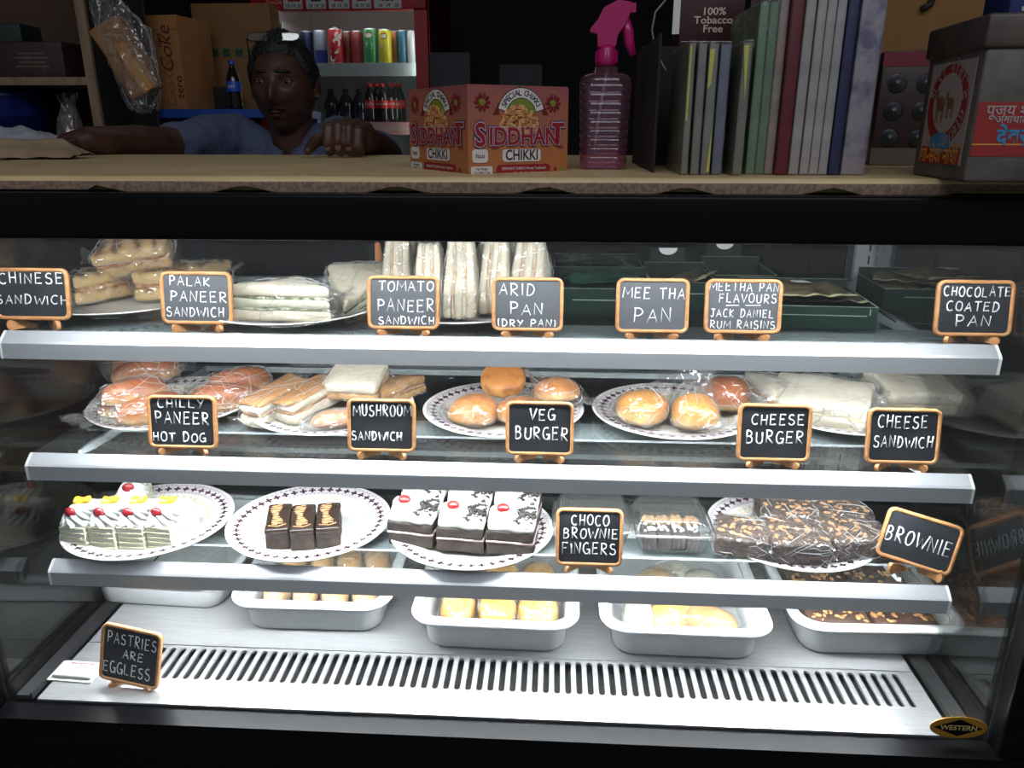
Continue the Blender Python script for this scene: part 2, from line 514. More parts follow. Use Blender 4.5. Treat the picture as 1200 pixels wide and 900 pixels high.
struct('floor', MB().box((0, 1.6, -0.05), (5.6, 6.4, 0.1)), M('dark_floor_tile', (0.05, 0.045, 0.04), 0.6, var=(3, (0.07, 0.06, 0.055), 0.3, 0.7)))
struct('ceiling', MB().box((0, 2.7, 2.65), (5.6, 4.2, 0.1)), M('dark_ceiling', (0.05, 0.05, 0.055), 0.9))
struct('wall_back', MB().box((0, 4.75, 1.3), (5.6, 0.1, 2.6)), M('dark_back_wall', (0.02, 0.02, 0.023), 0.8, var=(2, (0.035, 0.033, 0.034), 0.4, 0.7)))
struct('wall_left', MB().box((-2.75, 2.7, 1.3), (0.1, 4.2, 2.6)), M('left_wall_paint', (0.10, 0.085, 0.07), 0.85, var=(3, (0.07, 0.06, 0.05), 0.4, 0.7)))
struct('wall_right', MB().box((2.75, 2.7, 1.3), (0.1, 4.2, 2.6)), M('right_wall_paint', (0.10, 0.085, 0.07), 0.85))

# ------------------------------------------------------------------ the display case
YF, YR = 0.92, 1.62           # front and rear of the case
ZT, ZM, ZB, ZD = 0.9854, 0.7911, 0.6051, 0.433      # shelf glass tops and the deck
ZCT = 1.2155                  # top of the mat on the counter
case = thing('display_case', 'refrigerated black framed glass display case holding three shelves of snacks', 'display case', (0, 1.27, 0))
def cpart(name, mb, m, parent=None): return mb.build(name, m, parent or case, loc=(0, -1.27, 0) if parent is None else None)

mb = MB().rbox((0, 1.27, 0.2), (1.54, 0.74, 0.40), 0.01, 0)
mb.box((0, 0.918, 0.411), (1.54, 0.036, 0.034)); mb.box((0, 0.911, 0.380), (1.54, 0.012, 0.010))
for sx in (-1, 1): mb.box((sx * 0.752, 1.27, 0.418), (0.036, 0.70, 0.03))
mb.box((0, 1.6, 0.418), (1.54, 0.06, 0.03))
cpart('base_cabinet', mb, BLACK)
mb = MB().rbox((0, 0.913, 1.172), (1.58, 0.056, 0.053), 0.004, 0); mb.box((0, 1.29, 1.183), (1.58, 0.70, 0.030)); mb.box((0, 1.61, 1.156), (1.58, 0.06, 0.03))
for sx in (-1, 1): mb.box((sx * 0.76, 1.27, 1.156), (0.055, 0.66, 0.026))
cpart('top_band', mb, BLACK)
cpart('case_ceiling', MB().box((0, 1.27, 1.166), (1.46, 0.63, 0.003)), M('white_liner', (0.55, 0.56, 0.57), 0.5))
for sx in (-1, 1):
    cpart('corner_post', MB().rbox((sx * 0.756, 0.922, 0.785), (0.044, 0.036, 0.72), 0.004), BLACK)
    cpart('corner_post', MB().rbox((sx * 0.756, 1.60, 0.785), (0.044, 0.04, 0.72), 0.004), BLACK)
    cpart('side_glass', MB().box((sx * 0.729, 1.262, 0.787), (0.006, 0.64, 0.712)), SIDEGLASS)
    cpart('glass_channel', MB().box((sx * 0.713, 1.262, 0.4315), (0.022, 0.64, 0.007)).box((sx * 0.700, 1.262, 0.4335), (0.003, 0.64, 0.011)), BLACK2)
fg = cpart('front_glass', MB().box((0, 0.934, 0.7865), (1.464, 0.006, 0.717)), FRONTGLASS)
cpart('glass_edge', MB().box((0, 0.9435, 1.1445), (1.464, 0.006, 0.002)), M('ground_glass_edge', (0.5, 0.55, 0.55), 0.3))
# rear sliding doors of the case
for k, (xa, xb, yy) in enumerate(((-0.72, 0.03, 1.592), (-0.03, 0.72, 1.606))):
    d = cpart('rear_door', MB().box(((xa + xb) / 2, yy, 0.79), (xb - xa - 0.06, 0.005, 0.66)), clear('rear_door_glass', (0.35, 0.37, 0.40), 1.0))
    f = MB()
    for zz in (0.452, 1.128): f.box(((xa + xb) / 2, yy, zz), (xb - xa, 0.012, 0.03))
    for xx in (xa + 0.016, xb - 0.016): f.box((xx, yy, 0.79), (0.032, 0.012, 0.65))
    f.build('door_frame', M('dark_door_frame', (0.05, 0.052, 0.058), 0.5), d)
def upright(px):
    x = W(px, 300, 1.575).x
    m = MB().box((x, 1.575, 0.79), (0.068, 0.012, 0.69))
    for i in range(27):
        for dx in (-0.008,): m.box((x + dx, 1.5687, 0.47 + i * 0.025), (0.003, 0.002, 0.016), 1)
    cpart('slotted_upright', m, [GREYP, BLACK2])
    return x
UPX = [upright(172), upright(1022)]

LAMP = M('led_diffuser', (1, 1, 1), 0.5, emit=((0.93, 0.965, 1.0), LED))
LAMPT = M('led_diffuser_dim', (1, 1, 1), 0.5, emit=((0.93, 0.965, 1.0), LED * 0.8))


def shelf(zs, bar):
    sh = bpy.data.objects.new('shelf', None); COL.objects.link(sh); sh.parent = case; sh.location = (0, -1.27, 0)
    zr = zs - 0.012
    MB().box((0, 1.315, zs - 0.003), (1.41, 0.52, 0.006)).build('glass_plate', SHELFGLASS, sh)
    L = 0.70
    prof = [(1.0376, zr), (1.0400, zr + 0.003), (1.0535, zr + 0.0135), (1.0550, zr + 0.0145), (1.0575, zr + 0.0145), (1.0575, zr - 0.002), (1.041, zr - 0.022), (1.0376, zr - 0.023)]
    m = MB()
    k = len(prof)
    for i in range(k):
        a, b = prof[i], prof[(i + 1) % k]
        m.add([(-L, a[0], a[1]), (L, a[0], a[1]), (L, b[0], b[1]), (-L, b[0], b[1])], [(0, 1, 2, 3)], 0 if i in (0, 1, 2, 3) else 1)
    m.build('front_rail', [ALU, ALUD], sh)
    for sx in (-1, 1):
        MB().prism([(y - 1.045, z - zr) for y, z in prof], 0, 0.004, 0, FR((sx * (L + 0.0005) - (0.004 if sx < 0 else 0), 1.045, zr), (0, 1, 0), (0, 0, 1))).build('end_cap', ENDCAP, sh)
        MB().prism([(1.09, zs - 0.0062), (1.56, zs - 0.0062), (1.56, zs - 0.04), (1.12, zs - 0.018), (1.09, zs - 0.013)], -0.003, 0.003, 0,
                   Matrix(((0, 0, 1, sx * 0.648), (1, 0, 0, 0), (0, 1, 0, 0), (0, 0, 0, 1)))).build('support_arm', GREYP, sh)
    MB().box((0, (bar[0] + bar[1]) / 2, zs - 0.0085), (1.38, bar[1] - bar[0], 0.004)).build('cross_bar', GREYP, sh)
    MB().box((0, 1.552, zs - 0.012), (1.40, 0.014, 0.012)).build('rear_rail', ALU, sh)
    hs = MB().prism([(1.0585, zr - 0.003), (1.078, zr - 0.003), (1.078, zr - 0.0045), (1.0585, zr - 0.0045)], -0.68, 0.68, 0, Matrix(((0, 0, 1, 0), (1, 0, 0, 0), (0, 1, 0, 0), (0, 0, 0, 1)))).build('lamp_holder', ALU, sh)
    MB().box((0, 1.068, zr - 0.0075), (1.34, 0.011, 0.006)).build('led_tube', LAMP, sh)
    return sh


shelf(ZT, (1.095, 1.17)); shelf(ZM, (1.18, 1.25)); shelf(ZB, (1.13, 1.19))
mb = MB().box((0, 0.963, 1.162), (1.42, 0.03, 0.005))
o = cpart('lamp_holder', mb, ALU)
cpart('led_tube', MB().box((0, 0.963, 1.1565), (1.38, 0.012, 0.006)), LAMPT)

# deck with its air grille: two flat steel plates and a slotted strip
DX0, DX1 = -0.688, 0.688
cpart('deck_plate', MB().box((0, 1.335, ZD - 0.002), (DX1 - DX0, 0.515, 0.004)), STEEL)
cpart('deck_seam', MB().box((0, 1.0775, ZD + 0.0005), (1.30, 0.004, 0.003)), STEEL)
g0, g1 = 0.982, 1.0755
m = MB(); n = 70; p = (0.665 - (-0.56)) / n; rr = p * 0.27
for i in range(n):
    x0 = -0.56 + (i + 0.5) * p; ya, yb = g0 + 0.012, g1 - 0.006
    top = [(math.cos(PI * t / 6), math.sin(PI * t / 6)) for t in range(7)]
    hol = [(x0 + rr * c, yb - rr + rr * s) for c, s in top] + [(x0 - rr * c, ya + rr - rr * s) for c, s in top]
    out = [(x0 + p / 2 * c, g1) for c, s in top] + [(x0 - p / 2 * c, g0) for c, s in top]
    k = len(hol)
    vs = [(a, b, ZD) for a, b in hol] + [(a, b, ZD) for a, b in out] + [(a, b, ZD - 0.004) for a, b in hol]
    fs = [(j, (j + 1) % k, k + (j + 1) % k, k + j) for j in range(k)] + [((j + 1) % k, j, 2 * k + j, 2 * k + (j + 1) % k) for j in range(k)]
    m.add(vs, fs)
m.box(((-0.56 + DX0) / 2, (g0 + g1) / 2, ZD - 0.002), (-0.56 - DX0, g1 - g0, 0.004)); m.box(((0.665 + DX1) / 2, (g0 + g1) / 2, ZD - 0.002), (DX1 - 0.665, g1 - g0, 0.004))
cpart('air_grille', m, STEEL)
cpart('grille_duct', MB().box((0, 1.03, ZD - 0.020), (1.37, 0.11, 0.004)), BLACK2)
cpart('deck_front_plate', MB().box((0, 0.9595, ZD - 0.002), (DX1 - DX0, 0.045, 0.004)), STEEL)

# maker's oval badge stuck low on the front glass
bp = W(1123, 852, 0.929); GOLD = M('badge_gold', hexc(170, 125, 40), 0.4, 0.3)
m = MB(); T = FR((bp.x, 0.9288, bp.z), (1, 0, 0), (0, 0, 1))
m.prism([(0.040 * math.cos(2 * PI * i / 40), 0.0185 * math.sin(2 * PI * i / 40)) for i in range(40)], 0, 0.0012, 0, T)
m.prism([(-0.035, 0), (0, -0.0145), (0.035, 0), (0, 0.0145)], 0.0012, 0.0016, 1, T)
m.prism([(0.037, 0.0), (0.004, 0.0165), (0.001, 0.0150), (0.032, 0)], 0.0012, 0.0019, 0, T)
m.text('WESTERN', 0.0115, T @ Matrix.Translation((0, 0, 0.002)), 2, 0.02)
b = cpart('maker_badge', m, [GOLD, BLACK, M('badge_text', hexc(190, 165, 110), 0.5)])
b['label'] = 'gold oval badge with a black diamond'

# fridge thermometer on the deck
t = thing('thermometer', 'white plastic dial thermometer lying flat on the steel deck beside the grille', 'thermometer', S(90, 788, ZD + 0.0005), -3)
MB().box((0, 0, 0.001), (0.078, 0.046, 0.002)).build('backing_plate', M('pale_sticker', (0.6, 0.6, 0.57), 0.6), t)
MB().rbox((0.003, 0, 0.0055), (0.066, 0.036, 0.007), 0.004).build('housing', ENDCAP, t)
m = MB().box((0.006, 0, 0.0092), (0.044, 0.022, 0.0006))
for i in range(9):
    a = R(40 + i * 12); T = TR((0.006 + 0.015 * math.cos(a), -0.008 + 0.015 * math.sin(a), 0.0097), 0, 0, math.degrees(a))
    m.box((0, 0, 0), (0.004, 0.0007, 0.0004), 1, T)
m.text('°C', 0.008, TR((-0.009, 0.006, 0.0098)), 2)
m.box((0.006, 0.0105, 0.0097), (0.040, 0.0015, 0.0004), 2)
m.build('dial', [M('dial_grey', (0.55, 0.56, 0.6), 0.4), BLACK2, M('dial_red', (0.5, 0.03, 0.03), 0.5)], t)

# ------------------------------------------------------------------ counter board and its mat
YEL = M('yellow_board', hexc(205, 190, 120), 0.55, var=(8, hexc(170, 150, 90), 0.4, 0.8))
tag(MB().rbox((0, 1.292, 1.2062), (1.70, 0.75, 0.0132), 0.002).build('counter_board', YEL), 'long pale yellow board lying on top of the black display case', 'counter top')
MATF = M('beige_mat', hexc(232, 204, 152), 0.42, var=(5, hexc(212, 180, 130), 0.35, 0.7), bump=(260, 0.25, 0.0006))
mins = [S(p, 212, ZCT).x for p in (60, 255, 452, 640, 810, 990, 1160)]


def droop(x):
    for a, b in zip(mins, mins[1:]):
        if a <= x <= b: return 0.003 + 0.0145 * math.sin(PI * (x - a) / (b - a)) ** 1.1
    return 0.006 if x > 0 else 0.009


def matpt(u, v):
    x = -0.85 + 1.70 * u
    lip = 0.014 + droop(x)
    L = 0.735 + lip; q = v * L if v < 0.9 else None
    ripple = 0.0011 * noise.noise(Vector((x * 6, v * 7, 3))) + 0.0009
    if v <= 0.8:
        y = 1.655 - (v / 0.8) * (1.655 - 0.919)
        return Vector((x, y - 0.006 * (1 - droop(x) / 0.02) * (v / 0.8) ** 8, ZCT + ripple - 0.0016))
    t = (v - 0.8) / 0.2
    a = min(1, t / 0.35)
    y0 = 0.919 - 0.006 * (1 - droop(x) / 0.02)
    y = y0 - 0.0055 * math.sin(a * PI / 2); z = ZCT - 0.0055 * (1 - math.cos(a * PI / 2))
    if t > 0.35: z -= (t - 0.35) / 0.65 * droop(x)
    return Vector((x, y, z - 0.0008 * a))


mm = MB().sheet(matpt, 150, 44)
for i in range(len(mm.F)): mm.I[i] = 1 if i // 150 >= 38 else 0
o = tag(mm.build('counter_mat', [MATF, M('mat_backing', hexc(150, 124, 104), 0.8, var=(200, hexc(120, 98, 82), 0.4, 0.6), bump=(500, 0.4, 0.0006))]), 'beige vinyl mat with a wavy drooping edge covering the counter board', 'mat')
sol = o.modifiers.new('thickness', 'SOLIDIFY'); sol.thickness = 0.0012; sol.offset = -1

# ------------------------------------------------------------------ plates
PR = 0.1395
_pl = None


def plate(cx, bottom, zs, label, dy=0.0):
    """cx: pixel column of the middle; bottom: pixel row of the front rim"""
    global _pl
    f = S(cx, bottom, zs + 0.015); y = f.y + PR + dy; loc = Vector((XC(cx, y, zs), y, zs + 0.0006))
    if _pl is None:
        _pl = thing('dinner_plate', label, 'plate', loc, 0, 'dinner plates on the shelves')
        pr = [(0.0, 0.0025), (0.055, 0.0025), (0.078, 0.003), (0.092, 0.0065), (0.104, 0.0115), (0.122, 0.0150), (0.136, 0.0182), (0.1388, 0.0186), (PR, 0.0178),
              (0.1382, 0.0162), (0.122, 0.0118), (0.104, 0.0085), (0.092, 0.0030), (0.084, 0.0), (0.078, 0.0), (0.074, 0.0008), (0.0, 0.0008)]
        o = MB().lathe(pr, 96).build('plate_body', plate_mat(), _pl)
        p = _pl
    else: p = dup(_pl, label, loc, random.Random(cx).uniform(-40, 40), 'dinner plates on the shelves')
    return loc


P_CHI = plate(150, 372, ZT, 'patterned white plate under the grilled sandwiches at the left of the top shelf')
P_PAL = plate(346, 384, ZT, 'patterned white plate under the white triangle sandwiches beside the PALAK PANEER sign')
P_TOM = plate(540, 384, ZT, 'patterned white plate under the standing sandwiches behind the TOMATO PANEER sign', 0.01)
P_HOT = plate(204, 507, ZM, 'patterned white plate under the glossy brown long buns')
P_MUS = plate(392, 513, ZM, 'patterned white plate under the wrapped toast behind the MUSHROOM sign')
P_VEG = plate(590, 515, ZM, 'patterned white plate under the round buns behind the VEG BURGER sign')
P_CHB = plate(788, 517, ZM, 'patterned white plate under three bagged round buns left of the CHEESE BURGER sign')
P_CHS = plate(985, 512, ZM, 'patterned white plate under the big white wrapped sandwiches on the middle shelf')
P_CRM = plate(178, 661, ZB, 'patterned white plate carrying the white cream pastries')
P_CHO = plate(364, 662, ZB, 'patterned white plate half empty around three dark chocolate pastries')
P_BLF = plate(553, 671, ZB, 'patterned white plate under the cherry topped chocolate shaving pastries')
P_BRO = plate(925, 672, ZB, 'patterned white plate under the wrapped nut brownies')

# ------------------------------------------------------------------ chalkboard signs
def arc(cx, cy, rx, ry, a0, a1, n=9):
    return [(cx + rx * math.cos(R(a0 + (a1 - a0) * i / n)), cy + ry * math.sin(R(a0 + (a1 - a0) * i / n))) for i in range(n + 1)]


LET = {
    'A': [[(0, 0), (0.48, 1), (0.95, 0)], [(0.2, 0.36), (0.8, 0.4)]],
    'B': [[(0.08, 0), (0.1, 1)], [(0.1, 1)] + arc(0.35, 0.77, 0.35, 0.22, 80, -90, 8) + [(0.12, 0.54)], [(0.12, 0.54)] + arc(0.4, 0.27, 0.42, 0.27, 85, -90, 8) + [(0.08, 0.0)]],
    'C': [arc(0.55, 0.5, 0.5, 0.5, 55, 310, 14)],
    'D': [[(0.1, 0), (0.12, 1)], [(0.0, 1)] + arc(0.3, 0.5, 0.58, 0.5, 85, -90, 12) + [(0.05, 0)]],
    'E': [[(0.85, 0.98), (0.12, 1), (0.1, 0), (0.88, 0.03)], [(0.1, 0.52), (0.72, 0.54)]],
    'F': [[(0.85, 0.98), (0.1, 1), (0.1, 0)], [(0.1, 0.52), (0.7, 0.54)]],
    'G': [arc(0.52, 0.5, 0.48, 0.5, 55, 345, 16) + [(0.98, 0.42), (0.55, 0.42)], [(0.95, 0.45), (0.97, -0.05)]],
    'H': [[(0.1, 0), (0.12, 1)], [(0.85, 0), (0.85, 1)], [(0.1, 0.48), (0.86, 0.52)]],
    'I': [[(0.5, 0), (0.5, 1)]],
    'J': [[(0.1, 1), (0.95, 0.98)], [(0.6, 1), (0.6, 0.25)] + arc(0.35, 0.25, 0.25, 0.25, 0, -160, 7)],
    'K': [[(0.1, 0), (0.12, 1)], [(0.8, 0.95), (0.12, 0.45), (0.88, 0.0)]],
    'L': [[(0.12, 1), (0.1, 0.03), (0.85, 0.0)]],
    'M': [[(0.0, 0), (0.1, 1), (0.5, 0.35), (0.9, 1), (1.0, 0)]],
    'N': [[(0.05, 0), (0.1, 1), (0.85, 0.03), (0.9, 1)]],
    'O': [arc(0.5, 0.5, 0.46, 0.5, 90, 450, 18)],
    'P': [[(0.12, 0), (0.12, 1)], [(0.0, 1)] + arc(0.38, 0.73, 0.45, 0.27, 90, -95, 9) + [(0.12, 0.46)]],
    'R': [[(0.1, 0), (0.12, 1)], [(0.0, 1)] + arc(0.38, 0.75, 0.42, 0.25, 90, -95, 9) + [(0.12, 0.5), (0.92, -0.05)]],
    'S': [arc(0.48, 0.76, 0.36, 0.24, 40, 250, 9) + arc(0.46, 0.25, 0.4, 0.27, 75, -160, 10)],
    'T': [[(0.0, 0.98), (1.0, 1.0)], [(0.5, 1), (0.48, 0)]],
    'U': [[(0.08, 1)] + arc(0.48, 0.32, 0.4, 0.32, 180, 360, 10) + [(0.88, 1)]],
    'V': [[(0.0, 1), (0.45, 0), (0.95, 1)]],
    'W': [[(0.0, 1), (0.25, 0), (0.5, 0.7), (0.75, 0), (1.05, 1)]],
    'Y': [[(0.0, 1), (0.45, 0.5)], [(0.95, 1), (0.3, 0)]],
    '(': [arc(0.9, 0.5, 0.6, 0.65, 125, 235, 7)], ')': [arc(0.1, 0.5, 0.6, 0.65, 55, -55, 7)],
    '-': [[(0.0, 0.5), (1.0, 0.55)]],
}
ADV = {'I': 0.45, '(': 0.55, ')': 0.55, ' ': 0.7, 'M': 1.25, 'W': 1.3, 'J': 0.95}


def chalk(m, T, bw, bh, lines, seed, rad):
    rnd = random.Random(seed)
    for (txt, x0, x1, y0, y1) in lines:
        tot = sum(ADV.get(c, 1.0) for c in txt) - 0.22; x = 0.0
        X0, X1 = (x0 - 0.5) * bw, (x1 - 0.5) * bw; Yt, Yb = (0.5 - y0) * bh, (0.5 - y1) * bh
        sc = (X1 - X0) / tot
        for c in txt:
            a = ADV.get(c, 1.0)
            if c in LET:
                wd = (a - 0.24) * sc; jy = rnd.uniform(-0.06, 0.06) * (Yt - Yb); hs = rnd.uniform(0.92, 1.06); sl = rnd.uniform(-0.02, 0.1)
                for st in LET[c]:
                    pts = [(X0 + x * sc + (px + sl * py) * wd, Yb + jy + py * hs * (Yt - Yb), 0.0) for px, py in st]
                    pts = [(q[0] + rnd.uniform(-1, 1) * 0.0002, q[1] + rnd.uniform(-1, 1) * 0.0002, 0.0002) for q in pts]
                    m.tube(pts, [rad * rnd.uniform(0.62, 0.98) for _ in pts], 6, 0, T, True, False, 0.45)
            x += a


def rrect(wd, hg, r, n=6):
    out = []
    for cx, cy, a in ((wd / 2 - r, hg / 2 - r, 0), (-wd / 2 + r, hg / 2 - r, 90), (-wd / 2 + r, -hg / 2 + r, 180), (wd / 2 - r, -hg / 2 + r, 270)):
        out += arc(cx, cy, r, r, a, a + 90, n)
    return out


def ring_frame(m, wd, hg, bar, r, dep, T, mi=0):
    o_, i_ = rrect(wd, hg, r), rrect(wd - 2 * bar, hg - 2 * bar, max(r - bar, 0.002))
    k = len(o_); b = 0.0012
    o2 = rrect(wd - 2 * b, hg - 2 * b, r - b); i2 = rrect(wd - 2 * bar + 2 * b, hg - 2 * bar + 2 * b, max(r - bar + b, 0.003))
    loops = [[(x, y, 0) for x, y in i_], [(x, y, 0) for x, y in o_], [(x, y, dep - b) for x, y in o_], [(x, y, dep) for x, y in o2], [(x, y, dep) for x, y in i2], [(x, y, dep - b) for x, y in i_]]
    vs = [v for l in loops for v in l]; fs = []
    for li in range(6):
        l2 = (li + 1) % 6
        for j in range(k): fs.append((li * k + j, li * k + (j + 1) % k, l2 * k + (j + 1) % k, l2 * k + j))
    m.add(vs, fs, mi, True, T)


def sign(box, zs, label, lines, y=1.0705, rz=0.0, ry=0.0, lean=10, rad=0.0011, leg=8, legs=(0.2, 0.8), name='chalkboard_sign', slate=None):
    """box: pixels left, top, right, bottom of the wooden frame"""
    l, t, r, b = box
    foot = S((l + r) / 2, b + leg, zs)
    yy = y
    pb = W((l + r) / 2, b, yy); pl = W(l, (t + b) / 2, yy); pr = W(r, (t + b) / 2, yy)
    wd = (pr - pl).length; pt = W((l + r) / 2, t, yy); hg = (pt.z - pb.z) * 1.0 / math.cos(R(lean)) * 0.985
    z0 = max(pb.z, zs + 0.006)
    root = thing(name, label, 'sign', (pb.x, yy, zs), rz, 'chalkboard price signs')
    T = TR((0, 0, z0 - zs), 90 - lean, 0, 0) @ TR((0, hg / 2, 0), 0, 0, ry)
    m = MB(); ring_frame(m, wd, hg, wd * 0.05, wd * 0.105, 0.006, T); m.build('frame', WOODF, root)
    MB().prism(rrect(wd * 0.93, hg * 0.92, wd * 0.07), 0.0012, 0.0035, 0, T).build('board', slate or SLATE, root)
    m = MB(); chalk(m, T @ Matrix.Translation((0, 0, 0.0036)), wd, hg, lines, int(l * 7 + t), rad); m.build('chalk_lettering', CHALK, root)
    hz = z0 - zs
    for sx, f in ((-1, legs[0]), (1, legs[1])):
        x0 = (f - 0.5) * wd
        # a notched wooden foot: rounded toe in front of the board, bar running back and inwards
        th_ = max(hz, 0.007)
        poly = arc(-0.001, th_ * 0.52, 0.0062, th_ * 0.52, 95, 300, 10) + [(0.012, 0.0012), (0.026, 0.0), (0.032, 0.0), (0.033, 0.004), (0.012, th_ * 0.9), (0.0035, th_ * 0.92)]
        mn = min(q[1] for q in poly); poly = [(a, c - mn) for a, c in poly]
        dirx = Vector((-sx * 0.75, 0.66, 0))
        MB().prism(poly, -0.0028, 0.0028, 0, FR((x0, -0.0035, 0.0004), dirx, (0, 0, 1))).build('easel_leg', WOODF, root)
    return root


sign((-3, 315, 86, 375), ZT, 'chalkboard sign reading CHINESE SANDWICH, leftmost on the top shelf', [('CHINESE', .08, .93, .10, .30), ('SANDWICH', .02, .97, .52, .69)], leg=10)
sign((191, 319, 275, 380), ZT, 'chalkboard sign reading PALAK PANEER SANDWICH on the top shelf', [('PALAK', .13, .70, .10, .27), ('PANEER', .13, .93, .38, .57), ('SANDWICH', .07, .88, .68, .85)], slate=SLATE_GLARE)
sign((431, 324, 516, 386), ZT, 'chalkboard sign reading TOMATO PANEER SANDWICH on the top shelf', [('TOMATO', .16, .92, .10, .28), ('PANEER', .14, .93, .44, .66), ('SANDWICH', .15, .93, .76, .90)], slate=SLATE_GLARE)
sign((576, 326, 660, 388), ZT, 'chalkboard sign reading ARID PAN (DRY PAN) on the top shelf', [('ARID', .10, .60, .12, .33), ('PAN', .25, .72, .48, .69), ('(DRY PAN)', .08, .90, .78, .91)], slate=SLATE_GLARE)
sign((720, 327, 806, 390), ZT, 'chalkboard sign reading only MEETHA PAN in two lines on the top shelf', [('MEE THA', .09, .94, .17, .37), ('PAN', .24, .77, .55, .80)], slate=SLATE_GLARE)
sign((823, 328, 914, 391), ZT, 'chalkboard sign with four crowded lines about MEETHA PAN FLAVOURS', [('MEETHA PAN', .05, .95, .06, .22), ('FLAVOURS', .18, .93, .27, .43), ('-', .28, .45, .44, .52), ('-', .52, .72, .44, .52), ('JACK DANIEL', .08, .90, .56, .70), ('RUM RAISINS', .08, .93, .76, .90)], rad=0.0009, slate=SLATE_GLARE)
sign((1091, 329, 1183, 394), ZT, 'chalkboard sign reading CHOCOLATE COATED PAN at the right end of the top shelf', [('CHOCOLATE', .09, .95, .12, .29), ('COATED', .14, .82, .39, .55), ('PAN', .27, .73, .63, .82)], leg=10)
sign((176, 466, 257, 525), ZM, 'chalkboard sign reading CHILLY PANEER HOT DOG on the middle shelf', [('CHILLY', .15, .83, .06, .23), ('PANEER', .11, .89, .31, .54), ('HOT DOG', .06, .83, .70, .87)], rad=0.0013)
sign((408, 470, 488, 529), ZM, 'chalkboard sign reading MUSHROOM SANDWICH on the middle shelf', [('MUSHROOM', .09, .94, .11, .32), ('SANDWICH', .06, .80, .62, .78)], rad=0.0013)
sign((592, 473, 672, 533), ZM, 'chalkboard sign reading VEG BURGER on the middle shelf', [('VEG', .35, .72, .13, .34), ('BURGER', .14, .92, .47, .70)], rad=0.0013)
sign((861, 476, 948, 540), ZM, 'chalkboard sign reading CHEESE BURGER on the middle shelf', [('CHEESE', .18, .90, .18, .36), ('BURGER', .12, .90, .47, .68)], rad=0.0012, leg=9)
sign((1011, 481, 1098, 543), ZM, 'chalkboard sign reading CHEESE SANDWICH at the right of the middle shelf', [('CHEESE', .14, .82, .13, .35), ('SANDWICH', .10, .91, .50, .70)], rad=0.0012, leg=9)
sign((650, 600, 729, 662), ZB, 'chalkboard sign reading CHOCO BROWNIE FINGERS in front of the clear tubs', [('CHOCO', .23, .79, .11, .29), ('BROWNIE', .11, .93, .34, .52), ('FINGERS', .09, .91, .60, .79)], rad=0.0012)
sign((1030, 609, 1116, 663), ZB, 'tilted chalkboard sign reading BROWNIE at the right end of the bottom shelf', [('BROWNIE', .06, .92, .36, .64)], y=1.083, rz=-16, ry=-10, lean=14, rad=0.0013, leg=10)
sign((119, 748, 193, 806), ZD, 'chalkboard sign reading PASTRIES ARE EGGLESS on the steel deck', [('PASTRIES', .10, .93, .14, .33), ('ARE', .38, .72, .42, .56), ('EGGLESS', .06, .86, .66, .85)], y=0.972, rz=-6, ry=-6, lean=12, rad=0.0011, leg=13)

# ------------------------------------------------------------------ food
def slab(m, poly, z0, z1, r, mi=0, T=None, fn=None, per=5, dome=0.0):
    """soft-edged slab over a polygon"""
    pts = []
    k = len(poly)
    for i in range(k):
        a, b = Vector(poly[i]), Vector(poly[(i + 1) % k])
        for j in range(per): pts.append(a.lerp(b, j / per))
    c = sum(pts, Vector((0, 0))) / len(pts)
    def inset(d): return [q - (q - c).normalized() * d for q in pts]
    h = z1 - z0; r = min(r, h / 2.001)
    L = [(inset(r), z0), (inset(r * 0.3), z0 + r * 0.3), (pts, z0 + r), (pts, (z0 + z1) / 2), (pts, z1 - r), (inset(r * 0.3), z1 - r * 0.3), (inset(r), z1)]
    L.append(([c.lerp(q, 0.5) for q in L[-1][0]], z1 + dome * 0.8))
    vs = []; n = len(pts)
    for P_, z in L:
        for q in P_:
            v = Vector((q.x, q.y, z)); vs.append(fn(v) if fn else v)
    vs.append(fn(Vector((c.x, c.y, z1 + dome))) if fn else Vector((c.x, c.y, z1 + dome)))
    b0 = len(vs); vs.append(Vector((c.x, c.y, z0)))
    fs = []
    for l in range(len(L) - 1):
        for i in range(n): fs.append((l * n + i, l * n + (i + 1) % n, (l + 1) * n + (i + 1) % n, (l + 1) * n + i))
    o = (len(L) - 1) * n
    for i in range(n): fs.append((o + i, o + (i + 1) % n, b0 - 1)); fs.append(((i + 1) % n, i, b0))
    m.add(vs, fs, mi, True, T); return m


def roundpoly(poly, r, n=4):
    out = []; k = len(poly)
    for i in range(k):
        p, a, b = Vector(poly[i]), Vector(poly[i - 1]), Vector(poly[(i + 1) % k])
        u, v = (a - p).normalized(), (b - p).normalized()
        s, e = p + u * r, p + v * r
        for j in range(n + 1):
            t = j / n; out.append(tuple((s * (1 - t) ** 2 + p * 2 * t * (1 - t) + e * t * t)))
    return out


WHITEB = M('white_bread', (0.80, 0.72, 0.56), 0.8, var=(26, (0.62, 0.50, 0.33), 0.55, 0.85), bump=(160, 0.5, 0.002))
PALEB = M('pale_green_bread', (0.72, 0.72, 0.55), 0.8, var=(40, (0.5, 0.53, 0.36), 0.55, 0.8), bump=(160, 0.5, 0.002))
CRUST = M('brown_crust', (0.50, 0.23, 0.07), 0.55, var=(18, (0.72, 0.45, 0.18), 0.4, 0.75), bump=(60, 0.3, 0.002))
GREENF = M('spinach_filling', (0.10, 0.13, 0.04), 0.6, var=(90, (0.6, 0.6, 0.42), 0.45, 0.6), bump=(120, 0.7, 0.003))
REDF = M('tomato_filling', (0.42, 0.16, 0.06), 0.55, var=(70, (0.66, 0.44, 0.24), 0.42, 0.65), bump=(120, 0.7, 0.003))


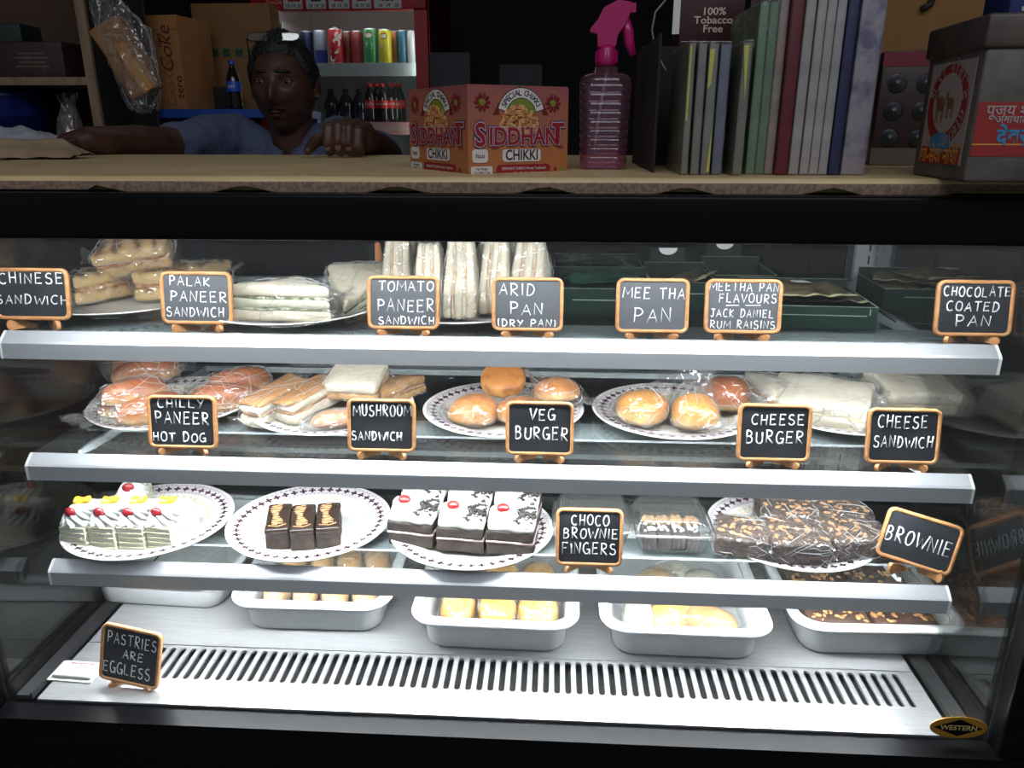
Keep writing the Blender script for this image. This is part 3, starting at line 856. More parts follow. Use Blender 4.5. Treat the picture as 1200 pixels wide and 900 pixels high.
def grill_mat():
    m = M('grilled_bread', (0.74, 0.53, 0.25), 0.65, bump=(70, 0.5, 0.002)); nt = m.node_tree; p = nt.nodes['Principled BSDF']
    tc = _n(nt, 'ShaderNodeTexCoord'); wv = _n(nt, 'ShaderNodeTexWave'); wv.inputs['Scale'].default_value = 11; wv.inputs['Distortion'].default_value = 5; wv.inputs['Detail'].default_value = 3
    wv.inputs['Detail Scale'].default_value = 3; nt.links.new(tc.outputs['Object'], wv.inputs['Vector'])
    sp = _n(nt, 'ShaderNodeSeparateXYZ'); nt.links.new(tc.outputs['Normal'], sp.inputs[0])
    up = mth(nt, 'POWER', mth(nt, 'MAXIMUM', sp.outputs[2], 0.0), 0.8)
    mk = mth(nt, 'MULTIPLY', mth(nt, 'POWER', wv.outputs[1], 1.6), up)
    nz_ = _n(nt, 'ShaderNodeTexNoise'); nz_.inputs['Scale'].default_value = 30; nt.links.new(tc.outputs['Object'], nz_.inputs[0])
    c = mixc(nt, mth(nt, 'MULTIPLY', nz_.outputs[0], mth(nt, 'ADD', mth(nt, 'MULTIPLY', up, 0.7), 0.35)), (0.76, 0.55, 0.26), (0.52, 0.24, 0.05))
    c = mixc(nt, mth(nt, 'MULTIPLY', mk, 0.95), c, (0.13, 0.045, 0.012))
    nt.links.new(c, p.inputs['Base Color']); return m


GRILL = grill_mat()


def pts_of(root):
    """all vertices of a thing's meshes in its own frame"""
    out = []
    for ch in root.children:
        out += [ch.matrix_basis @ v.co for v in ch.data.vertices]
    return out


def sandwich(name, label, loc, rz, poly, layers, group, seed, rx=0.0, ry=0.0, tails=(), amp=0.0036, zmin=None, wrap=FILM, rr=0.006, dome=0.002, wobble=0.0022):
    """layers: (part name, material, thickness, inset)"""
    t = thing(name, label, 'sandwich', loc, rz, group, rx, ry)
    z = 0.0
    for pn, mt, th, ins in layers:
        c = sum((Vector(q) for q in poly), Vector((0, 0))) / len(poly)
        pp = [tuple(Vector(q) - (Vector(q) - c).normalized() * ins) for q in poly]
        m = MB(); slab(m, roundpoly(pp, 0.008), z, z + th, min(rr, th * 0.45), 0, None, wob(28, wobble, seed + z * 50), 4, dome if pn == 'bread_slice' else 0)
        m.build(pn, mt, t); z += th - 0.001
    film(pts_of(t), t, 0.0012, amp, tails, seed, zmin, name='cling_wrap', mat=wrap)
    return t


TRI = [(-0.062, -0.03), (0.062, -0.03), (0.0, 0.045)]
G1 = 'grilled sandwiches on the left plate of the top shelf'
gl = [('bread_slice', GRILL, 0.020, 0), ('filling', REDF, 0.009, 0.003), ('bread_slice', GRILL, 0.020, 0)]
zt = ZT + 0.010
def on(px, py, z, dy=0.0):
    p = S(px, py, z); return Vector((XC(px, p.y + dy, z), p.y + dy, z))


sandwich('grilled_sandwich', 'grilled sandwich in film right behind the CHINESE SANDWICH sign, left end of the pile', on(118, 356, zt, 0.05), 62, TRI, gl, G1, 1, tails=(((-0.05, 0.0, 0.03), (-1, -0.3, 0.4), 0.05, 0.03),))
sandwich('grilled_sandwich', 'grilled sandwich in film lying low beside the left edge of the PALAK sign', on(188, 355, zt, 0.045), 140, TRI, gl, G1, 2, tails=(((0.05, 0.01, 0.03), (1, 0.4, 0.4), 0.05, 0.035),))
sandwich('grilled_sandwich', 'grilled sandwich with dark grill stripes lying on top of the pile', on(170, 356, zt, 0.085) + Vector((0, 0, 0.054)), 12, [(-0.060, -0.045), (0.058, -0.032), (0.052, 0.040), (-0.03, 0.050)], [('bread_slice', GRILL, 0.024, 0), ('filling', REDF, 0.006, 0.003), ('bread_slice', GRILL, 0.024, 0)], G1, 3, rx=28, ry=-6,
         tails=(((-0.055, -0.01, 0.025), (-1, -0.2, 0.5), 0.05, 0.03), ((0.055, 0.02, 0.03), (1, 0.3, 0.6), 0.05, 0.03)))
sandwich('grilled_sandwich', 'grilled sandwich half hidden at the back of the pile behind the PALAK sign', on(232, 352, zt, 0.09), 200, TRI, gl, G1, 4, tails=(((-0.05, 0.0, 0.03), (-1, 0.2, 0.4), 0.05, 0.03),))

G2 = 'white spinach sandwiches on the second plate of the top shelf'
pl = [('bread_slice', WHITEB, 0.017, 0), ('filling', GREENF, 0.004, 0.002), ('bread_slice', PALEB, 0.015, 0), ('filling', GREENF, 0.004, 0.002), ('bread_slice', WHITEB, 0.017, 0)]
sandwich('spinach_sandwich', 'white spinach sandwich with its long cut face towards the glass', on(340, 378, zt, 0.035), -4, [(-0.082, -0.03), (0.078, -0.03), (0.0, 0.055)], pl, G2, 5, tails=(((0.075, 0, 0.03), (1, 0.3, 0.5), 0.06, 0.03), ((-0.08, 0, 0.02), (-1, 0.2, 0), 0.04, 0.015)))
sandwich('spinach_sandwich', 'white spinach sandwich tilted up behind its neighbour and left of the TOMATO sign', on(418, 368, zt, 0.085), 66, [(-0.088, -0.04), (0.088, -0.04), (0.0, 0.058)], pl, G2, 6, rx=14, ry=-14, tails=(((-0.06, 0, 0.04), (-1, 0.0, 0.6), 0.06, 0.03),))

G3 = 'upright white sandwiches behind the TOMATO PANEER sign'
REDS = M('pale_tomato_filling', (0.62, 0.40, 0.24), 0.6, var=(55, (0.80, 0.70, 0.54), 0.42, 0.62), bump=(120, 0.7, 0.003))
SIDE = [(-0.048, 0.0), (0.05, 0.0), (0.044, 0.06), (0.012, 0.112), (-0.012, 0.114), (-0.044, 0.05)]
def standing(px, py, label, seed, dy=0.05, rz=0.0, h=1.0, wd=0.044, tilt=0):
    t = thing('tomato_sandwich', label, 'sandwich', on(px, py, zt, dy), rz, G3, 0, tilt)
    fr = Matrix(((0, 0, 1, 0), (1, 0, 0, 0), (0, 1, 0, 0), (0, 0, 0, 1)))
    x = -wd / 2
    for pn, mt, th, ins in [('bread_slice', WHITEB, wd * .27, 0), ('filling', REDS, wd * .11, 0.002), ('bread_slice', WHITEB, wd * .27, 0), ('filling', REDS, wd * .11, 0.002), ('bread_slice', WHITEB, wd * .27, 0)]:
        m = MB(); poly = [((a * (1 - ins * 12)), (b * h * (1 - ins * 8)) + ins * 0.3) for a, b in SIDE]
        def nar(p):
            p = wob(24, 0.003, seed)(p); p.x *= 1.0 - 0.28 * max(0, p.z / 0.115) ** 2; return p
        tmp = MB(); slab(tmp, roundpoly(poly, 0.007), x, x + th, th * 0.35, 0, None, None, 4)
        m.add([nar(fr @ Vector(v)) for v in tmp.V], tmp.F, 0, True)
        m.build(pn, mt, t); x += th - 0.0006
    film(pts_of(t), t, 0.0014, 0.0042, (((0, 0.01, 0.113 * h), (0.1, 0.5, 1), 0.03, 0.02),), seed, 0.0, name='cling_wrap')


standing(470, 366, 'upright sandwich at the left end of the standing row, half behind the TOMATO sign', 11, 0.06, 6, 1.0, 0.048)
standing(478, 366, 'upright sandwich at the back left, its tip under the black band', 12, 0.16, 0, 1.12, 0.05)
standing(506, 374, 'narrow upright sandwich second in the front row, beside the TOMATO sign', 13, 0.05, 2, 0.95, 0.042)
standing(543, 375, 'upright sandwich fully seen between the TOMATO and ARID signs', 14, 0.05, 0, 1.03, 0.052)
standing(583, 371, 'upright sandwich rising just over the left half of the ARID sign', 15, 0.052, -3, 0.98, 0.047)
standing(577, 371, 'upright sandwich at the back behind the left half of the ARID sign', 16, 0.155, 0, 1.12, 0.046)
standing(622, 369, 'wide upright sandwich at the right end of the standing row', 17, 0.055, -8, 0.95, 0.056)
standing(613, 369, 'upright sandwich at the back right, its tip under the black band', 18, 0.16, -4, 1.12, 0.05)

# dark green cartons of foil sachets
GBOX = M('dark_green_card', hexc(15, 33, 27), 0.85, spec=0.2)
GEDGE = M('card_cut_edge', hexc(112, 128, 114), 0.7)
FOILG = M('green_foil', hexc(20, 70, 55), 0.32, 0.35, var=(20, hexc(10, 40, 32), 0.4, 0.7), bump=(45, 0.6, 0.004))
FOILB = M('bronze_foil', hexc(116, 106, 78), 0.34, 0.45, var=(16, hexc(48, 44, 32), 0.4, 0.7), bump=(45, 0.6, 0.004))
FOILE = M('pale_foil_seam', hexc(215, 210, 165), 0.3, 0.3)
STICK = M('white_sticker', (0.75, 0.75, 0.75), 0.6)


def carton(label, loc, w_, d_, h_, rz, flaps=()):
    t = thing('open_carton', label, 'box', loc, rz, 'dark green sachet cartons on the top shelf')
    k = 0.0022
    m = MB(); m.box((0, 0, k / 2), (w_, d_, k)); m.build('bottom_panel', GBOX, t)
    for nm, c, dm in (('front_panel', (0, -d_ / 2, h_ / 2), (w_, k, h_)), ('rear_panel', (0, d_ / 2, h_ / 2 + 0.006), (w_, k, h_ + 0.012)), ('side_panel', (-w_ / 2, 0, h_ / 2), (k, d_ - k, h_)), ('side_panel', (w_ / 2, 0, h_ / 2), (k, d_ - k, h_))):
        m = MB().box(c, dm)
        m.box((c[0], c[1], c[2] + dm[2] / 2 + 0.0002), (dm[0], dm[1], 0.0005), 1)
        if nm == 'front_panel':
            m.box((0.01, c[1] - k * 0.6, h_ * 0.62), (w_ * 0.72, 0.0006, 0.0012), 1); m.box((w_ * 0.44, c[1] - k * 0.6, h_ * 0.8), (0.0012, 0.0006, h_ * 0.3), 1)
        m.build(nm, [GBOX, GEDGE], t)
    for kind in flaps:
        if kind == 'tab':
            m = MB().box((-0.012, d_ / 2 + 0.0012, h_ + 0.021), (0.062, k, 0.034))
            m.prism(arc(0, 0, 0.016, 0.012, 180, 360, 12), 0, 0.0012, 1, FR((-0.012, d_ / 2 - 0.0002, h_ + 0.037), (1, 0, 0), (0, 0, 1)))
            m.build('lid_tab', [GBOX, STICK], t)
        if kind == 'wing':
            T = TR((w_ / 2 + 0.001, 0, h_), 0, 38, 0)
            MB().box((0.018, 0, 0), (0.036, d_ * 0.96, k), 0, T).box((0.0365, 0, 0), (0.0007, d_ * 0.96, k), 1, T).build('side_flap', [GBOX, GEDGE], t)
    return t


def sachet(label, loc, rz, seed, mat, w_=0.115, d_=0.085, th=0.012, rx=0, ry=0, seam=True, sticker=False, group='foil sachets in the green cartons'):
    t = thing('foil_sachet', label, 'sachet', loc, rz, group, rx, ry)
    def P(u, v, s):
        x, y = (u - 0.5), (v - 0.5)
        f = max(0, (1 - (2 * x) ** 4) * (1 - (2 * y) ** 2)) ** 0.6
        k = 0.006 * noise.noise(Vector((u * 4 + seed * 3.3, v * 4, 1.7))) + 0.0035 * noise.noise(Vector((u * 11 + seed, v * 9, 5)))
        return Vector((x * w_ * (1 + 0.05 * noise.noise(Vector((v * 5, seed, 0)))), y * d_, th * 0.55 + s * th * 0.5 * f + k * (1 if s > 0 else 0.4) * (0.3 + f)))
    m = MB(); m.sheet(lambda u, v: P(u, v, 1), 22, 14); m.sheet(lambda u, v: P(1 - u, v, -1), 22, 14)
    m.build('pouch', mat, t)
    if seam:
        MB().sheet(lambda u, v: Vector(((u - .5) * w_ * 1.02, -d_ / 2 - 0.009 + 0.013 * v, th * 0.6 + 0.004 * noise.noise(Vector((u * 7 + seed, 2, 3))) + 0.0012)), 20, 3).build('pale_seam', FOILE, t)
    if sticker:
        MB().box((0.02, -0.01, th * 1.15 + 0.004), (0.028, 0.018, 0.0008), 0, TR((0, 0, 0), 0, 4, 12)).build('price_sticker', STICK, t)
    return t


bw, bd, bh = 0.158, 0.125, 0.047
c1 = on(703, 373, ZT + 0.0006, bd / 2)
carton('dark green carton front wall seen between the ARID and MEETHA signs', c1, bw, bd, bh, 0)
c2 = Vector((XC(700, c1.y + 0.145, ZT), c1.y + 0.145, ZT + 0.0006))
carton('dark green carton at the back beside the standing sandwiches', c2, bw, bd, bh, 0)
c3 = on(800, 373, ZT + 0.0006, bd / 2 + 0.03); c3.x = c1.x + bw / 2 + 0.055
carton('dark green carton behind the MEETHA PAN sign with one raised half moon tab', Vector((c3.x, c3.y + 0.02, c3.z)), 0.105, bd, bh, 0, ('tab',))
c3b = Vector((c3.x + 0.112, c3.y + 0.09, c3.z))
carton('dark green carton in the back row with a half moon tab behind the flavours sign', c3b, 0.105, bd, bh, 0, ('tab',))
c4 = on(938, 387, ZT + 0.0006, 0.09)
carton('largest dark green carton, wide open, right of the flavours sign', c4, 0.175, 0.16, 0.034, -3, ('wing',))
c5 = on(1052, 373, ZT + 0.0006, 0.085)
c5.x = max(c5.x, c4.x + 0.1)
carton('dark green carton at the right end left of the CHOCOLATE sign', c5 + Vector((0.045, 0.045, 0)), 0.15, 0.14, 0.034, -3)
for c, mt, lst in (
    (c1, FOILG, ((-0.02, 0.0, 0.008, 4, 'dark green sachet lying low in the front carton beside the ARID sign', 1), (0.015, 0.01, 0.022, -8, 'green sachet on top in the front carton behind the MEETHA sign', 1), (0.0, -0.008, 0.036, 14, 'topmost green sachet poking over the front wall of the carton', 0))),
    (c2, FOILG, ((-0.02, 0.0, 0.010, 0, 'dark green sachet lying flat in the carton at the back', 0), (0.012, 0.0, 0.026, 10, 'dark green sachet with a white sticker in the carton at the back', 1), (-0.01, 0.0, 0.040, -12, 'topmost dark green sachet in the carton at the back', 0)))):
    for dx, dy, dz, rz, lb, st in lst: sachet(lb, c + Vector((dx, dy, dz + 0.012)), rz, dx * 100 + dz * 40 + c.y, mt, seam=False, sticker=bool(st))
for dx, dy, dz, rz, lb, rx in ((0.0, 0.02, 0.012, 80, 'bronze sachet lying in the carton behind the MEETHA sign', 0), (0.01, 0.0, 0.034, 62, 'bronze sachet with a pale seam sticking up behind the flavours sign', -12)):
    sachet(lb, Vector((c3.x + dx, c3.y + 0.02 + dy, c3.z + dz)), rz, dz * 77, FOILB, 0.1, 0.07, rx=rx)
for i, (dx, dy, dz, rz, lb) in enumerate(((-0.03, 0.035, 0.006, 3, 'bronze sachet at the bottom rear of the widest carton'), (0.035, 0.03, 0.008, -6, 'bronze sachet low on the right of the widest carton'), (-0.02, 0.03, 0.022, 8, 'bronze sachet with white sticker at the back of the widest carton'), (0.02, 0.0, 0.024, -3, 'bronze sachet in the middle of the widest carton'), (-0.005, -0.02, 0.036, 2, 'bronze sachet with long pale seam at the front of the widest carton'))):
    sachet(lb, c4 + Vector((dx, dy, dz + (0.012 if dy > 0.01 else 0.003))), rz, i * 1.7 + 3, FOILB, 0.125, 0.08, sticker=(i == 2))
for i, (dx, dy, dz, rz, lb) in enumerate(((0.0, 0.03, 0.006, 4, 'bronze sachet at the bottom of the right end carton'), (-0.01, 0.015, 0.022, -20, 'bronze sachet with a crumpled pale seam in the right end carton'), (0.02, -0.01, 0.034, 14, 'topmost bronze sachet with sticker in the right end carton'))):
    sachet(lb, c5 + Vector((0.045 + dx, 0.045 + dy, dz + 0.009)), rz, i * 2.3 + 9, FOILB, 0.11, 0.08, sticker=(i != 1))
# small orange tag hanging at the back of the top shelf
hp = W(443, 300, 1.30)
m = MB(); m.tube([(0, 0, 0.0), (0.001, 0.0, 0.012), (0, 0, 0.03)], [0.0055, 0.006, 0.0045], 10)
m.tube([(0, 0, 0.03), (0, 0, 1.1415 - hp.z)], 0.0012, 6)
tag(m.build('hanging_tag', M('orange_plastic', hexc(214, 140, 96), 0.4), None, (hp.x, hp.y, hp.z - 0.008)), 'small orange tag hanging above the TOMATO PANEER sign', 'tag')

# ------------------------------------------------------------------ middle shelf
BUN = M('glazed_bun', hexc(222, 180, 120), 0.35, zgrad=(0.010, 0.024, hexc(160, 84, 30)), var=(14, hexc(130, 62, 20), 0.45, 0.8), coat=0.15, bump=(60, 0.12, 0.002))
zm = ZM + 0.012


def pack(name, label, cat, loc, rz, group, items, seed, tails=(), amp=0.0045, rx=0, ry=0, wrap=FILM, inflate=0.0012):
    """items: (part name, builder(mb), material)"""
    t = thing(name, label, cat, loc, rz, group, rx, ry)
    for pn, fnb, mt, T in items:
        m = MB(); fnb(m); m.build(pn, mt, t, T=T)
    film(pts_of(t), t, inflate, amp, tails, seed, 0.0, name='cling_wrap', mat=wrap)
    return t


def longbun(L=0.115, wd=0.052, h=0.046, seed=0):
    def f(m):
        def fn(p):
            p = Vector(p); p.z = p.z if p.z > 0 else p.z * 0.55
            p.y += 0.006 * math.sin(p.x * 24); return wob(16, 0.004, seed)(p) + Vector((0, 0, 0.0125))
        m.blob((0, 0, 0), (L / 2, wd / 2, h * 0.65), 0, None, 32, 18, 0.82, fn, 0.85)
    return f


def roundbun(d=0.08, h=0.05, seed=0, e=0.85):
    def f(m):
        def fn(p):
            p = Vector(p); p.z = p.z if p.z > 0 else p.z * 0.5
            return wob(18, 0.005, seed)(p) + Vector((0, 0, h * 0.3))
        m.blob((0, 0, 0), (d / 2, d / 2, h * 0.64), 0, None, 30, 18, e, fn)
    return f


GH = 'bagged long buns behind the CHILLY PANEER sign'
pack('hot_dog_pack', 'bag of three long buns nearest the CHILLY PANEER sign', 'bun pack', on(165, 500, zm, 0.05), 38, GH,
     [('bun', longbun(0.12, 0.05, 0.046, 1), BUN, TR((0, 0.028, 0), 0, 0, 0)), ('bun', longbun(0.115, 0.05, 0.046, 2), BUN, TR((0.012, -0.028, 0), 0, 0, 3)), ('bun', longbun(0.105, 0.048, 0.042, 9), BUN, TR((-0.004, 0.002, 0.026), 0, 0, -5))], 21,
     (((-0.06, -0.02, 0.02), (-1, -0.35, 0.0), 0.09, 0.05), ((0.065, 0.0, 0.02), (1, 0.2, 0.3), 0.07, 0.03)))
pack('hot_dog_pack', 'bag of two long buns at the back of the left plate, against the shelf above', 'bun pack', on(172, 482, zm, 0.105) + Vector((-0.015, 0.03, 0.018)), 22, GH,
     [('bun', longbun(0.118, 0.05, 0.05, 3), BUN, TR((0, 0.026, 0.006), 0, 0, -2)), ('bun', longbun(0.115, 0.048, 0.046, 4), BUN, TR((0.006, -0.026, 0), 0, 0, 2))], 22,
     (((-0.06, 0.0, 0.03), (-1, 0.1, 0.6), 0.08, 0.04), ((0.06, 0.0, 0.02), (1, 0.1, 0.2), 0.06, 0.03)))
pack('hot_dog_pack', 'bag of two long buns with pale undersides right above the CHILLY PANEER sign', 'bun pack', on(266, 488, zm, 0.06), 14, GH,
     [('bun', longbun(0.12, 0.052, 0.05, 5), BUN, TR((0, -0.022, 0), 0, 0, 0)), ('bun', longbun(0.11, 0.05, 0.05, 6), BUN, TR((0.02, 0.03, 0.012), 0, 0, 6))], 23,
     (((-0.05, 0.02, 0.03), (-1, 0.3, 0.5), 0.07, 0.03), ((0.06, -0.01, 0.015), (1, -0.4, -0.1), 0.08, 0.04)))

GM = 'wrapped toast on the plate behind the MUSHROOM sign'
RECT = lambda a, b: [(-a / 2, -b / 2), (a / 2, -b / 2), (a / 2, b / 2), (-a / 2, b / 2)]
TOAST = M('toasted_top', (0.46, 0.20, 0.055), 0.5, var=(12, (0.68, 0.38, 0.13), 0.45, 0.8), bump=(80, 0.3, 0.002))
tl = [('bread_slice', WHITEB, 0.018, 0), ('filling', REDF, 0.006, 0.002), ('bread_slice', WHITEB, 0.014, 0), ('toasted_crust', TOAST, 0.007, -0.0005)]
sandwich('mushroom_sandwich', 'leftmost narrow brown topped toast leaning at the left rim of the MUSHROOM plate', on(326, 497, zm, 0.06), -24, RECT(0.05, 0.125), tl, GM, 31, rx=6, tails=(((0, -0.06, 0.02), (0.1, -1, -0.1), 0.06, 0.02), ((-0.01, 0.06, 0.03), (-0.3, 1, 0.4), 0.06, 0.03)), wobble=0.004)
sandwich('mushroom_sandwich', 'second narrow brown topped toast, between its twin and the white square toast', on(362, 498, zm, 0.068), -28, RECT(0.048, 0.12), tl, GM, 32, rx=6, tails=(((0, -0.06, 0.02), (0.1, -1, -0.1), 0.06, 0.02),), wobble=0.004)
sandwich('mushroom_sandwich', 'square white topped toast lying over the buns left of the MUSHROOM sign', on(420, 496, zm, 0.105) + Vector((0, 0, 0.026)), -5, RECT(0.098, 0.085), [('crust', CRUST, 0.012, -0.001), ('filling', REDF, 0.004, 0.002), ('bread_slice', WHITEB, 0.018, 0)], GM, 33, rx=14, tails=(((-0.05, -0.02, 0.02), (-1, -0.5, 0), 0.05, 0.02),), wobble=0.0025)
sandwich('mushroom_sandwich', 'brown crust wedge at the right rim of the MUSHROOM plate', on(462, 490, zm, 0.09) + Vector((0, 0, 0.004)), 60, [(-0.06, -0.028), (0.06, -0.028), (0.0, 0.04)], [('crust', CRUST, 0.014, 0), ('filling', REDF, 0.006, 0.002), ('crust', M('tan_crust', hexc(196, 150, 96), 0.6, var=(20, hexc(160, 105, 55), 0.4, 0.7)), 0.016, 0)], GM, 34, wobble=0.004)
pack('mushroom_roll', 'flat pinkish brown roll in film under the white square toast', 'bun pack', on(395, 508, zm, 0.03), 18, GM,
     [('bun', longbun(0.085, 0.044, 0.022, 8), M('pink_brown_bun', hexc(206, 152, 116), 0.4, var=(16, hexc(168, 104, 66), 0.4, 0.75)), None)], 35, (((-0.04, 0, 0.01), (-1, 0, 0), 0.04, 0.02),))

GV = 'round buns on the plate behind the VEG BURGER sign'
BUNV = M('baked_bun', hexc(228, 186, 128), 0.4, zgrad=(0.006, 0.022, hexc(196, 122, 52)), var=(20, hexc(150, 80, 28), 0.5, 0.8), bump=(45, 0.35, 0.003))
def disc(m):
    def fn(p):
        q = wob(30, 0.002, 4)(p); 
        return q + Vector((0, 0, 0.016))
    m.blob((0, 0, 0), (0.039, 0.039, 0.017), 0, None, 36, 16, 0.55, fn, 1.0)
t = thing('veg_burger', 'dark baked round flat bun lying uppermost in the middle of the VEG BURGER plate', 'burger', on(590, 492, zm, 0.075) + Vector((0, 0, 0.034)), 0, GV, 24)
m = MB(); disc(m); m.build('bun', M('dark_baked_top', hexc(214, 160, 96), 0.5, zgrad=(0.010, 0.030, hexc(164, 104, 52)), var=(34, hexc(120, 62, 20), 0.5, 0.72), bump=(50, 0.6, 0.003)), t)
pack('veg_burger', 'bagged round bun at the left rim of the VEG BURGER plate', 'burger', on(556, 503, zm, 0.042), 0, GV, [('bun', roundbun(0.084, 0.044, 11), BUNV, None)], 41, (((-0.04, 0, 0.02), (-1, -0.3, -0.2), 0.08, 0.035),), 0.003)
pack('veg_burger', 'bagged bun standing on edge at the right rim of the VEG BURGER plate', 'burger', on(652, 493, zm, 0.06) + Vector((0, 0, 0.008)), 20, GV, [('bun', roundbun(0.082, 0.045, 12), BUNV, TR((0, 0, 0.004), -18, 0, 0))], 42, (((-0.035, 0.01, 0.04), (-0.6, 0.2, 0.8), 0.05, 0.03), ((0.04, -0.02, 0.01), (1, -0.5, -0.1), 0.05, 0.025)), 0.003)
pack('veg_burger', 'bagged bun low in the middle, half behind the VEG BURGER sign', 'burger', on(610, 504, zm, 0.045), 0, GV, [('bun', roundbun(0.082, 0.04, 13), BUNV, None)], 43, (), 0.003)

GC = 'bagged round buns left of the CHEESE BURGER sign'
BUNC = M('golden_bun', hexc(236, 204, 140), 0.35, zgrad=(0.010, 0.030, hexc(206, 138, 60)), var=(12, hexc(176, 104, 40), 0.5, 0.85), coat=0.2, bump=(40, 0.15, 0.002))
pack('cheese_burger', 'bagged golden bun leftmost on the CHEESE BURGER plate', 'burger', on(752, 505, zm, 0.045), 10, GC, [('bun', roundbun(0.088, 0.054, 14, 0.8), BUNC, None)], 51, (((-0.045, 0, 0.02), (-1, 0.0, 0.1), 0.07, 0.025), ((0.04, 0.02, 0.05), (0.8, 0.4, 0.9), 0.06, 0.03)), 0.003)
pack('cheese_burger', 'bagged golden bun in the middle with the twisted film end on top', 'burger', on(813, 511, zm, 0.045), -14, GC, [('bun', roundbun(0.08, 0.056, 15, 0.8), BUNC, None)], 52, (((0, 0.01, 0.052), (-0.1, 0.35, 1), 0.075, 0.065), ((0.03, -0.03, 0.01), (0.7, -0.7, 0), 0.06, 0.02)), 0.003)
pack('cheese_burger', 'bagged bun at the back, directly left above the CHEESE BURGER sign', 'burger', on(848, 496, zm, 0.06) + Vector((0, 0, 0.008)), 30, GC, [('bun', roundbun(0.09, 0.056, 16, 0.8), BUN, None)], 53, (((-0.04, 0, 0.05), (-0.6, 0.2, 1), 0.06, 0.03),), 0.003)

GS = 'big white wrapped sandwiches at the right of the middle shelf'
cl = [('bread_slice', WHITEB, 0.022, 0), ('filling', M('cheese_filling', (0.78, 0.66, 0.36), 0.5), 0.004, 0.002), ('bread_slice', WHITEB, 0.022, 0)]
sandwich('cheese_sandwich', 'white wrapped sandwich with a brown crust corner right above the CHEESE BURGER sign', on(903, 498, zm, 0.095), 52, [(-0.075, -0.035), (0.075, -0.035), (0.01, 0.06)], [('bread_slice', WHITEB, 0.02, 0), ('crust', CRUST, 0.010, 0.001), ('bread_slice', WHITEB, 0.02, 0)], GS, 61, ry=4, tails=(((-0.07, 0, 0.03), (-1, 0.1, 0.3), 0.07, 0.03),), amp=0.006, wrap=BAG)
sandwich('cheese_sandwich', 'long white wrapped sandwich in the middle, between the two CHEESE signs', on(960, 505, zm, 0.072) + Vector((0, 0, 0.006)), -26, RECT(0.155, 0.092), cl, GS, 62, rx=14, tails=(((-0.07, -0.03, 0.02), (-0.8, -0.6, -0.2), 0.07, 0.03), ((0.07, 0, 0.03), (1, 0, 0.3), 0.07, 0.03)), amp=0.006, wrap=BAG, wobble=0.004)
sandwich('cheese_sandwich', 'white wrapped sandwich at the far right, its film end over the CHEESE SANDWICH sign', on(1060, 500, zm, 0.098) + Vector((0, 0, 0.010)), 10, RECT(0.13, 0.10), cl, GS, 63, rx=13, ry=2, tails=(((0.06, 0, 0.025), (1, -0.1, -0.1), 0.09, 0.04), ((-0.06, -0.04, 0.02), (-0.5, -1, -0.1), 0.06, 0.03)), amp=0.006, wrap=BAG, wobble=0.004)

# ------------------------------------------------------------------ bottom shelf
zb = ZB + 0.0045
CREAM = M('whipped_cream', (0.74, 0.735, 0.70), 0.5, sss=0.0, bump=(70, 0.12, 0.002))
SPONGE = M('pale_sponge', (0.74, 0.74, 0.52), 0.8, bump=(220, 0.5, 0.002))
SPONGEL = M('cream_layer', (0.84, 0.83, 0.72), 0.7)
CHERRY = M('glace_cherry', (0.26, 0.012, 0.018), 0.12, coat=0.6)
CHERRYB = M('bright_cherry', (0.62, 0.02, 0.02), 0.12, coat=0.6)
MANGO = M('mango_piece', (0.80, 0.50, 0.03), 0.25, coat=0.3)


def swirl(m, c, r, h, lobes=9):
    def fn(u, v):
        a = 2 * PI * u; k = v
        rad = r * (1 - k) ** 0.42 * (1 + 0.22 * math.cos(lobes * (a + 1.4 * k)))
        return Vector((c[0] + rad * math.cos(a), c[1] + rad * math.sin(a), c[2] + h * k))
    m.sheet(fn, lobes * 8, 12)


def cream_pastry():
    t = thing('cream_pastry', '', 'pastry', (0, 0, 0), 0, 'white cream pastries with cherry')
    m = MB(); z = 0.0
    for i in range(9):
        th = 0.0048; m.rbox((0, 0, z + th / 2), (0.0445 - (i % 2) * 0.0012, 0.084 - (i % 2) * 0.0012, th), 0.0012, i % 2, None, 2, wob(60, 0.0008, i)); z += th * 0.93
    m.build('sponge', [SPONGE, SPONGEL], t)
    m = MB().rbox((0, 0.001, z + 0.003), (0.0455, 0.083, 0.009), 0.004, 0, None, 5, wob(50, 0.002, 3)); m.build('cream_top', CREAM, t)
    m = MB(); swirl(m, (0, -0.019, z + 0.003), 0.0238, 0.029); m.rbox((0, 0.022, z + 0.010), (0.036, 0.03, 0.012), 0.006, 0, None, 4, wob(60, 0.003, 9)); m.build('cream_swirl', CREAM, t)
    MB().blob((-0.003, -0.0325, z + 0.0235), (0.0100, 0.0065, 0.0085), 0, None, 16, 10, 1.0).build('cherry', CHERRY, t)
    MB().rbox((0, 0, 0), (0.024, 0.013, 0.007), 0.003, 0, TR((0.004, -0.010, z + 0.0345), 28, 4, 12), 4, wob(70, 0.005, 2)).build('mango_piece', MANGO, t)
    return t


cp = cream_pastry(); lab = ['leftmost of the four white cream pastries in the front row', 'second white cream pastry from the left in the front row', 'third front row cream pastry, with the broadest yellow mango piece', 'front row cream pastry at the right end, its sponge side showing']
base = None
for i, px in enumerate((107, 139, 171, 205)):
    p = on(px, 645, zb, 0.042)
    if i == 0: cp.location = p; cp['label'] = lab[0]; cp.rotation_euler.z = R(-4)
    else: dup(cp, lab[i], p, (-3, -2, -7)[i - 1])
q = on(158, 645, zb, 0.042); y2 = q.y + 0.090
dup(cp, 'single white cream pastry in the back row behind the four', Vector((XC(162, y2, zb), y2, zb)), 20)

